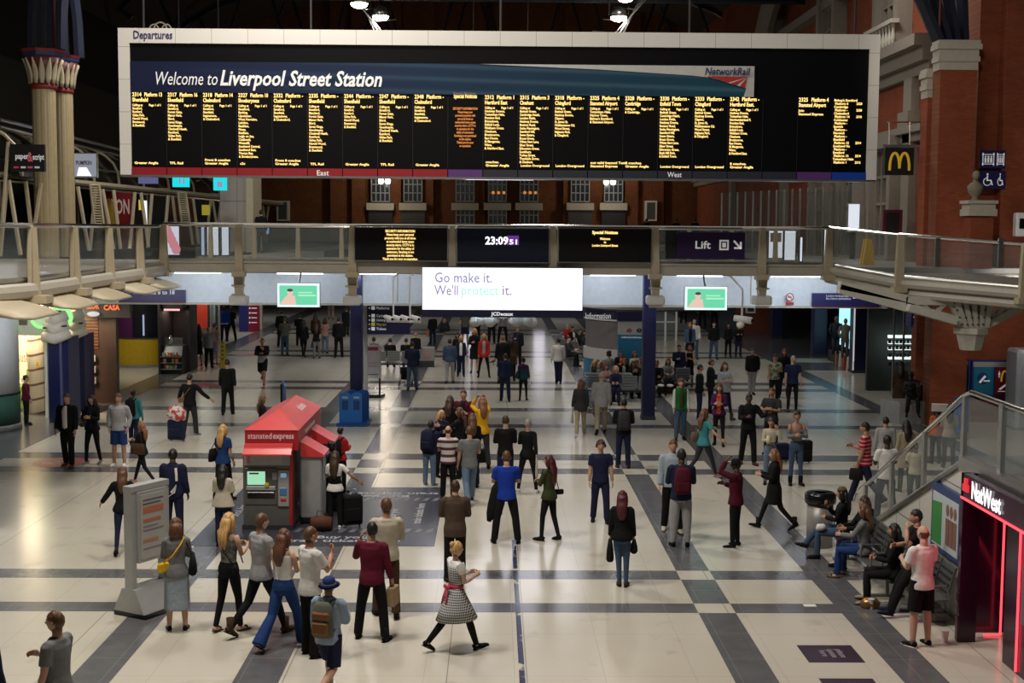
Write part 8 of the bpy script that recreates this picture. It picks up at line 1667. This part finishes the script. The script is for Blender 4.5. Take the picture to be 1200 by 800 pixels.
P(66, 881, 462, 408, 182, 'mbshortk', 'jacket:k', 'TG', 'pocket,down', 'cross', 'man in a black zipped jacket and pale grey trousers')
P(67, 907, 473, 415, 178, 'mbshortk', 'tee:camo', 'Tk', 'bent,down', 'softR', 'man in a camouflage short sleeved shirt')
P(68, 918, 466, 409, 175, 'falongb', 'long:k', 'Tk', 'down', 'soft', 'woman in black just behind the camouflage shirt man')
P(69, 928, 482, 413, 181, 'macropg', 'tee:n', 'Lk', 'down,down', 'stand', 'grey haired man in a dark blue t-shirt and black jeans', 'b')
P(70, 808, 426, 377, 178, 'falongo', 'jacket:j:k', 'Kk', 'down', 'soft', 'woman in a denim jacket and black skirt walking towards us')
P(71, 813, 421, 371, 182, 'mabaldg', 'shirt:w', 'Tj', 'down', 'stand', 'man in a white shirt behind the denim jacket woman')
P(72, 795, 456, 404, 185, 'mashortk', 'shirt:n', 'Tk', 'down,bent', 'stand', 'man in a dark blue shirt beside the bench')
P(73, 808, 453, 405, 150, 'falongo', 'dress:k', 'Dk', 'fold,fold', 'stand', 'red haired woman in a black dress with a cream bag')
tote(73, 0, 'e', 'cream shoulder bag of the woman in the black dress', .13, .12, 0, 'hip')
P(74, 836, 421, 377, 182, 'mashortk', 'long:k', 'Tj', 'down', 'soft', 'man in a black jumper and blue jeans coming towards us from the far side')
P(75, 853, 418, 379, 178, 'fblongk', 'long:k', 'Tk', 'down', 'stand', 'woman in black beside the security camera pole')
P(76, 865, 418, 380, 182, 'mbshortk', 'jacket:k', 'Tn', 'bent', 'stand', 'person in black under the security camera')
P(77, 801, 379, 345, 0, 'mbshortk', 'tee:g', 'Tk', 'down', 'soft', 'distant person in a grey top by the glass barrier')
P(78, 823, 383, 345, 10, 'mbshortk', 'jacket:k', 'Tk', 'down', 'soft', 'distant person in black beyond the glass barrier, the one nearer the barrier'); P(79, 837, 384, 346, 0, 'mbshortk', 'jacket:n', 'Tk', 'down', 'stand', 'distant person in navy black beyond the glass barrier, further from it')
# ---- right hand group by the stair
P(80, 1012, 590, 492, 62, 'mbshortk', 'tee:striped_red', 'Tn', 'down,bent', 'walkR', 'man in a red and white striped t-shirt looking left', 'a')
tote(80, 0, 'k', 'dark jacket and bag carried by the red striped t-shirt man', .16, .13, .0, 'hand')
P(81, 1036, 566, 486, -12, 'mbshortk', 'long:G', 'Tn', 'down', 'walkR', 'man in a grey beige top behind the striped t-shirt man')
P(82, 1037, 608, 510, 8, 'mdshortk', 'tee:W', 'Tn', 'bent,fold', 'soft', 'man in a loose white short sleeved shirt by the stair handrail')
P(83, 1060, 576, 493, 5, 'fblongk', 'coat:d', 'Tk', 'down', 'stand', 'long black haired woman in a beige trench coat')
P(84, 1071, 590, 521, 0, 'mdshortk', 'tee:e', 'Tc', 'bent', 'stand', 'boy in a cream top behind the stair glass', H=1.38)
P(85, 1096, 543, 480, 10, 'fblongk', 'long:o', 'Tk', 'down', 'stand', 'dark haired woman in an orange red top behind the stair glass'); P(86, 1111, 548, 474, -15, 'fblongk', 'long:d', 'Tk', 'bent', 'stand', 'dark haired woman in beige holding white sheets behind the stair glass')
t = bagthing('paper_sheets', 'white paper sheets held up behind the stair handrail', 'paper', 86, (-.15, .3, 1.62)); m = MB(); m.box(-.3, .1, -.01, .01, -.12, .12, xf=M.Rotation(.5, 4, 'X')); LM(t, m, 'sheet', cloth('W'), False)
P(87, 1054, 490, 424, -20, 'fblongk', 'coat:b', 'Tk', 'down', 'stand', 'person in a brown coat by the shelf lit shop')
# ---- seated by the wall
P(88, 0, 0, 0, 72, 'fblongk', 'long:k', 'Tj', 'lapf,phone', 'sitx', 'woman in black with sunglasses on her head seated at the end of the bench', 'k', base=(6.50, 24.15, 0))
m = MB(); hx = ALLP[88]['HM']; m.sm = True; m.lathe([(.001, .14), (.06, .13), (.088, .09), (.09, .07)], n=16, xf=hx); ALLP[88]['mk'](m, 'headscarf', cloth_rgb('scarf_gold', (.12, .08, .03)), remesh=False)
t = thing('tissue_wrap', 'white crumpled wrapping on the lap of the woman in sunglasses', 'wrapping', (6.1, 24.1, .58)); m = MB(); m.loft([(-.08, 0, 0), (-.04, .03, .03), (.04, -.02, .05), (.1, 0, .02)], [.03, .07, .06, .02], side=(0, 1, 0), n=8); LM(t, m, 'wrapping_body', cl('W'))
P(89, 0, 0, 0, 60, 'falongb', 'long:g', 'Tu', 'lap,down', 'sit', 'long haired woman in a grey jumper and jeans seated on the bench with bare feet', '0', base=(6.52, 22.75, 0))
P(90, 0, 0, 0, 95, 'fblongn', 'long:k', 'Tn', 'lap,lap', 'sit', 'dark haired woman in black seated between the grey jumper and the wall', base=(6.72, 23.45, 0))
P(91, 0, 0, 0, 78, 'fblongk', 'long:k', 'Tk', 'lapf,lapf', 'sit', 'seated woman in black trousers and shiny gold sandals, half hidden by the pink white shirt', cloth and 'd', base=(6.58, 21.2, 0))
t = thing('tote_bag', 'mustard cloth bag on the bench behind the man in the white shirt', 'bag', (6.72, 20.75, .45)); m = MB(); m.loft([(0, 0, 0), (0, 0, .2), (0, 0, .48)], [(.13, .16), (.14, .17), (.09, .12)], n=12); LM(t, m, 'bag_body', cloth_rgb('mustard', (.42, .26, .08))); m = MB(); m.tube([(-.05, 0, .46), (-.03, 0, .62), (.03, 0, .62), (.05, 0, .46)], .01, n=5); LM(t, m, 'handles', cloth_rgb('mustard', (.42, .26, .08)))
q = gp(1030, 714); t = thing('handbag', 'gold studded bag on the floor by the benches', 'bag', (6.15, 21.0, 0)); m = MB(); m.loft([(0, 0, 0), (0, 0, .08), (0, 0, .16)], [(.15, .1), (.17, .12), (.1, .06)], n=12); LM(t, m, 'bag_body', mat('gold_metallic', (.35, .2, .07), .3, .7))
P(92, 0, 0, 0, 85, 'mashortk', 'tee:k', 'Tk', 'ear,lapf', 'lean', 'dark haired man in black leaning by the poster with a hand to his mouth', 'n', base=(6.72, 20.55, 0), H=1.78)
P(93, 1078, 757, 616, 22, 'mpbaldb', 'tee:W', 'Sk', 'bent,bent', 'stand', 'balding man in a white shirt and black shorts standing by the bank', 'a')
# ---- left side, far
P(94, 210, 430, 378, 80, 'mashortk', 'tee:k', 'Sk', 'bent,point', 'stand', 'man in black shorts reaching over the dark food counter')
backpack(94, 'k', 'black backpack on the man reaching over the food counter')
P(95, 233, 429, 380, 30, 'falongk', 'dress:k', 'D', 'down,bent', 'stand', 'dark haired woman in a black dress behind the striped shirt man', 'b')
P(96, 245, 431, 383, 0, 'mpbaldg', 'shirt:striped_grey', 'Tk', 'down,bent', 'stand', 'grey haired man in a diagonally striped shirt')
P(97, 252, 427, 379, -25, 'fpbaldr'.replace('bald', 'short'), 'tee:p', 'KG', 'down', 'stand', 'person in a pink top and grey skirt beside the striped shirt man', 'r')
P(98, 263, 400, 357, 4, 'mdshortk', 'jacket:blue_vest', 'Tn', 'down', 'stand', 'steward in a bright blue jacket with a reflective band')
P(99, 271, 399, 359, 30, 'mdshortk', 'jacket:k', 'Tk', 'bent', 'wide', 'person in black beside the steward in bright blue')
P(100, 308, 451, 392, 176, 'mbcropr', 'long:black_grey_sport', 'Sk', 'phone,fold', 'runL', 'runner in a black and grey top, black shorts and red shoes', 'r')
for i, (px, py, hy, hd, sp, tp, bt_, lab) in enumerate(((334, 416, 372, 2, 'mashortb', 'jacket:q', 'Tj', 'man in an olive grey jacket and jeans walking away under the green advert'), (330, 407, 358, 0, 'mbshortk', 'coat:k', 'Tk', 'dark figure just beyond the olive grey jacket man'), (356, 418, 374, -4, 'fblongk', 'long:k', 'Lk', 'woman all in black walking away, in front of another dark figure'), (351, 406, 368, 0, 'mbshortk', 'jacket:k', 'Tk', 'dark figure partly hidden behind the woman all in black'),
        (371, 420, 379, 2, 'falongn', 'tee:k', 'Tg', 'person in a black t-shirt and grey trousers with a blue bag'), (370, 411, 365, 0, 'falongn', 'long:b', 'Tk', 'long haired figure beyond the black t-shirt and grey trousers'), (381, 414, 373, -2, 'fbbobn', 'tee:p', 'TJ', 'woman in a dusty pink top and jeans walking away'), (397, 419, 371, 0, 'mashortk', 'jacket:k', 'Tk', 'man in a black suit walking away beside the navy column'), (406, 394, 359, 0, 'mbshortk', 'coat:k', 'Tk', 'dark figure half hidden by the navy column'), (388, 374, 338, 4, 'mashortb', 'long:k', 'Sg', 'distant person in shorts beyond the group walking away'))):
    P(101+i, px, py, hy, hd, sp, tp, bt_, 'down' if i % 3 else 'bent', ('soft', 'softR', 'walkL')[i % 3], lab)
tote(105, 0, 'u', 'blue bag carried by the person in grey trousers walking away', .13, .15, 0, 'hand')
P(112, 487, 430, 390, 178, 'mbbaldn', 'jacket:k', 'Tk', 'down', 'stand', 'security man in black with yellow lettering on the chest')
m = MB(); U_ = ALLP[112]['U']; m.box(-.12, .12, .137, .16, 1.32, 1.36); m.build('chest_lettering', mat('yellow_print', (.55, .5, .05), .6), ALLP[112]['root'], world=False)
P(113, 483, 457, 400, -4, 'mbshortk', 'jacket:n', 'Tj', 'bent', 'softR', 'person in a dark navy jacket and jeans pushing a pushchair')
q = gp(478, 452); t = thing('pushchair', 'folding pushchair with dark wheels pushed by the person in navy', 'pushchair', (q.x-.1, q.y+.2, 0)); 
for s_ in (-.22, .22): m = MB(); m.tube([(s_, -.35, 1.0), (s_, -.1, .6), (s_, .35, .1)], .013, n=6); m.tube([(s_, -.3, .1), (s_, .1, .62)], .012, n=6); LM(t, m, 'frame_tube', STEEL)
m = MB(); m.loft([(0, -.2, .72), (0, -.05, .45), (0, .15, .42), (0, .25, .2)], [(.2, .03)]*4, n=8); LM(t, m, 'seat', cloth('k'))
for s_ in (-.24, .24):
    for y in (-.3, .36): m = MB(); m.lathe([(.02, -.02), (.09, -.02), (.09, .02), (.02, .02)], n=14, xf=M.Translation((s_, y, .09)) @ M.Rotation(PI/2, 4, 'Y')); LM(t, m, 'wheel', BLACK)
P(114, 527, 449, 397, 2, 'mbshortk', 'shirt:j', 'TG', 'down', 'softR', 'man in a faded denim shirt and pale grey trousers walking away')
P(115, 540, 441, 394, 182, 'faboby', 'jacket:n:W', 'Tn', 'down', 'stand', 'blond woman in a navy jacket over a white top walking towards us')
P(116, 567, 442, 391, 180, 'faboby', 'blazer:r:G', 'Lk', 'down,down', 'wide', 'blond woman in a bright red jacket and black leggings')
P(117, 556, 437, 385, 182, 'faboby', 'jacket:k', 'Kk', 'down,bent', 'stand', 'blond woman in a black jacket and skirt beside the red jacket')
P(118, 536, 436, 390, 175, 'fblongk', 'long:k', 'Tk', 'down', 'stand', 'dark haired woman just behind the navy jacket and white top')
P(119, 545, 404, 362, 180, 'mbshortb', 'tee:q', 'Sn', 'down', 'stand', 'man in an olive t-shirt and navy shorts')
P(120, 559, 401, 365, 182, 'fashortr', 'jacket:k:w', 'Tk', 'down', 'stand', 'person with a white top under a black jacket behind the black jacket woman')
P(121, 576, 403, 360, 0, 'mbshortk', 'jacket:k', 'Tk', 'down', 'softR', 'far figure in dark trousers below the left pair of horn speakers'); P(122, 589, 403, 360, 180, 'mbshortk', 'tee:g', 'Tk', 'down', 'wide', 'far figure with legs apart below the right pair of horn speakers')
P(123, 507, 404, 368, 20, 'mbshortk', 'jacket:k', 'Tn', 'down', 'stand', 'man in black beside an orange bag near the camera mast')
tote(123, 0, cloth_rgb('bag_orange', (.5, .14, .03)), 'orange bag of the man near the camera mast', .12, .14, .05, 'hand')
q = gp(521, 388); t = thing('backpack', 'dark backpack with a pink top standing on the floor beyond the orange bag', 'bag', tuple(q)); m = MB(); m.loft([(0, 0, 0), (0, 0, .2), (0, 0, .5), (0, 0, .7)], [(.3, .2), (.32, .22), (.22, .18), (.1, .1)], n=12); LM(t, m, 'bag_body', cloth('c')); m = MB(); m.ell((0, -.12, .62), (.12, .1, .16), 10, 8); LM(t, m, 'pink_top', cloth('p'))
q = gp(503, 430); x0, x1, z0, z1 = rect(492, 407, 509, 424, q.y); t = thing('advert_box', 'grey floor standing advert box with a face picture beside the security man', 'advert stand', (q.x, q.y, 0)); m = MB(); m.rbox(x0, x1, q.y, q.y+.5, .25, z1, .03); m.build('box', mat('advert_box_grey', (.25, .25, .26), .4), t); m = MB(); m.prism([(x0-.05, q.y-.05), (x1, q.y-.05), (x1-.05, q.y+.6), (x0+.1, q.y+.6)], 'z', 0, .27); m.build('base', DARK, t); m = MB(); m.ell(((x0+x1)/2, q.y-.01, (z0+z1)/2), (.14, .01, .2), 12, 8); m.build('face_picture', mat('face_print', (.35, .2, .17), .5), t)
for i, (px, hy, sp, tp, lab) in enumerate(((438, 397, 'fbbunk', 'long:c', 'head and shoulders of a seated person behind the poster stand'), (457, 398, 'mpshortk', 'long:k', 'seated person with a ruddy neck above the middle of the steel bench'), (476, 398, 'mbshortk', 'long:k', 'seated dark haired person beside the security man'))):
    P(124+i, 0, 0, 0, 180 if False else 0, sp, tp, 'Tk', 'lap', 'sit', lab, base=seat(px, hy))
for i, (px, hy, hd, sp, tp, bt_, lab) in enumerate(((665, 381, 200, 'mpbaldg', 'long:r', 'Tk', 'bald man in a red top at the left edge of the information kiosk'), (671, 384, 210, 'mbshortk', 'jacket:k:w', 'Tk', 'dark haired person in black seated next to the red top'), (680, 387, 220, 'mbshortn', 'long:k', 'Tk', 'person in black seated beside the kiosk shutter'), (683, 389, 250, 'fblongk', 'long:c', 'Tk', 'person seated with long dark hair against the kiosk'), (666, 396, 240, 'mpshortk', 'long:c', 'Tk', 'person seated nearest the white shirt walker'))):
    P(127+i, 0, 0, 0, hd, sp, tp, bt_, 'lap', 'sit', lab, base=seat(px, hy))
for i, (px, hy, hd, sp, tp, bt_, arms, lab) in enumerate(((697, 424, 250, 'falongy', 'long:O', 'Tk', 'lapf', 'fair haired person in dark green at the left end of the seated crowd'), (722, 431, 172, 'falongy', 'long:n', 'Tn', 'lap', 'long blond haired girl in navy with a pink bag between her feet'), (746, 424, 168, 'fbshortn', 'jacket:c', 'Tj', 'lapf', 'person in a dark grey jacket and jeans seated next to the navy column'), (710, 428, 200, 'fabobr', 'long:p', 'Tk', 'lap', 'brown haired woman in dusty pink seated in the crowd'), (732, 422, 165, 'falongo', 'jacket:k:w', 'Tk', 'lapf', 'woman with big light brown hair seated in the middle of the crowd'), (742, 425, 190, 'fabobr', 'long:k', 'Tk', 'phone', 'person with pale face and dark top beside the big light brown hair'), (751, 421, 150, 'fbbunr', 'long:d', 'Tk', 'lap', 'person in tan partly hidden by the navy column'), (704, 425, 220, 'faboby', 'long:g', 'Tk', 'lap', 'blond person seated at the back left of the crowd'))):
    P(132+i, 0, 0, 0, hd, sp, tp, bt_, arms, 'sit', lab, base=seat(px, hy))
P(140, 713, 462, 411, 20, 'fbcurlyk', 'tee:G', 'Tk', 'bent', 'stand', 'person with big black curly hair and pale top standing among the seated crowd', H=1.6)
P(141, 727, 461, 409, 185, 'mbshortk', 'jacket:k:orange_print', 'Tk', 'bent', 'stand', 'man with an orange patch on his black jacket in front of the teal panel', H=1.62)
P(142, 743, 462, 415, 200, 'falongr', 'long:e', 'Tk', 'bent', 'stand', 'auburn haired woman in cream among the crowd near the navy column', H=1.6)
q = gp(721, 462); t = thing('handbag', 'pink bag on the floor at the feet of the blond girl', 'bag', tuple(q)); m = MB(); m.loft([(0, 0, 0), (0, 0, .15), (0, 0, .32)], [(.15, .1), (.17, .11), (.11, .06)], n=12); LM(t, m, 'bag_body', cloth_rgb('bag_pink', (.5, .1, .17)))
q = gp(779, 461); t = thing('holdall', 'brown bag under the bench right of the navy column', 'bag', tuple(q)); m = MB(); m.loft([(-.28, 0, .12), (-.25, 0, .12), (0, 0, .15), (.25, 0, .12), (.28, 0, .12)], [(.06, .06), (.11, .12), (.13, .14), (.11, .12), (.06, .06)], side=(0, 1, 0), n=10); LM(t, m, 'bag_body', cloth('b'))
P(143, 0, 0, 0, 182, 'falongr', 'long:g', 'Tk', 'lap', 'sit', 'red haired woman in grey seated behind the empty bench', base=seat(783, 422))
P(144, 0, 0, 0, 170, 'mbshortr', 'long:k', 'Tk', 'lap', 'sit', 'person glimpsed just right of the navy column behind the empty bench', base=seat(770, 424))
P(145, 31, 497, 440, -60, 'mashortk', 'long:M', 'Tk', 'down', 'stand', 'shop worker in a red top at the edge of the bright shop')
# ---- silhouettes on the upper level
for i, (px, hy, lab) in enumerate(((306, 246, 'dark figure upstairs leaning by the cream pillar edge'), (758, 250, 'dark figure upstairs beside the framed picture'), (793, 250, 'dark figure upstairs, the middle of three above the lift sign'), (815, 247, 'dark figure upstairs, nearest the glass screens'))):
    Y = 58 if i == 0 else 90; p = PY(px, hy, Y); P(146+i, 0, 0, 0, 0 if i else 30, 'mbshortk', 'jacket:k', 'Tk', 'down', 'stand', lab, base=(p.x, Y, 5.0), H=min(1.85, max(1.55, p.z-5.0)))
# bronze figures on the plinth
zpl = zp
P(150, 0, 0, 0, 172, 'mdnonek', 'jacket:k', 'Tk', 'lap,bent', 'dangle', 'dark bronze statue of a child seated on the edge of the plinth', name='bronze_statue', cat='statue', base=(PY(1067, 470, Y).x if False else PX(1066, 470, gp(1066, 497).x).x, gp(1066, 497).y-.05, zpl-.42), mats=[BRZ]*5)
fit_all()
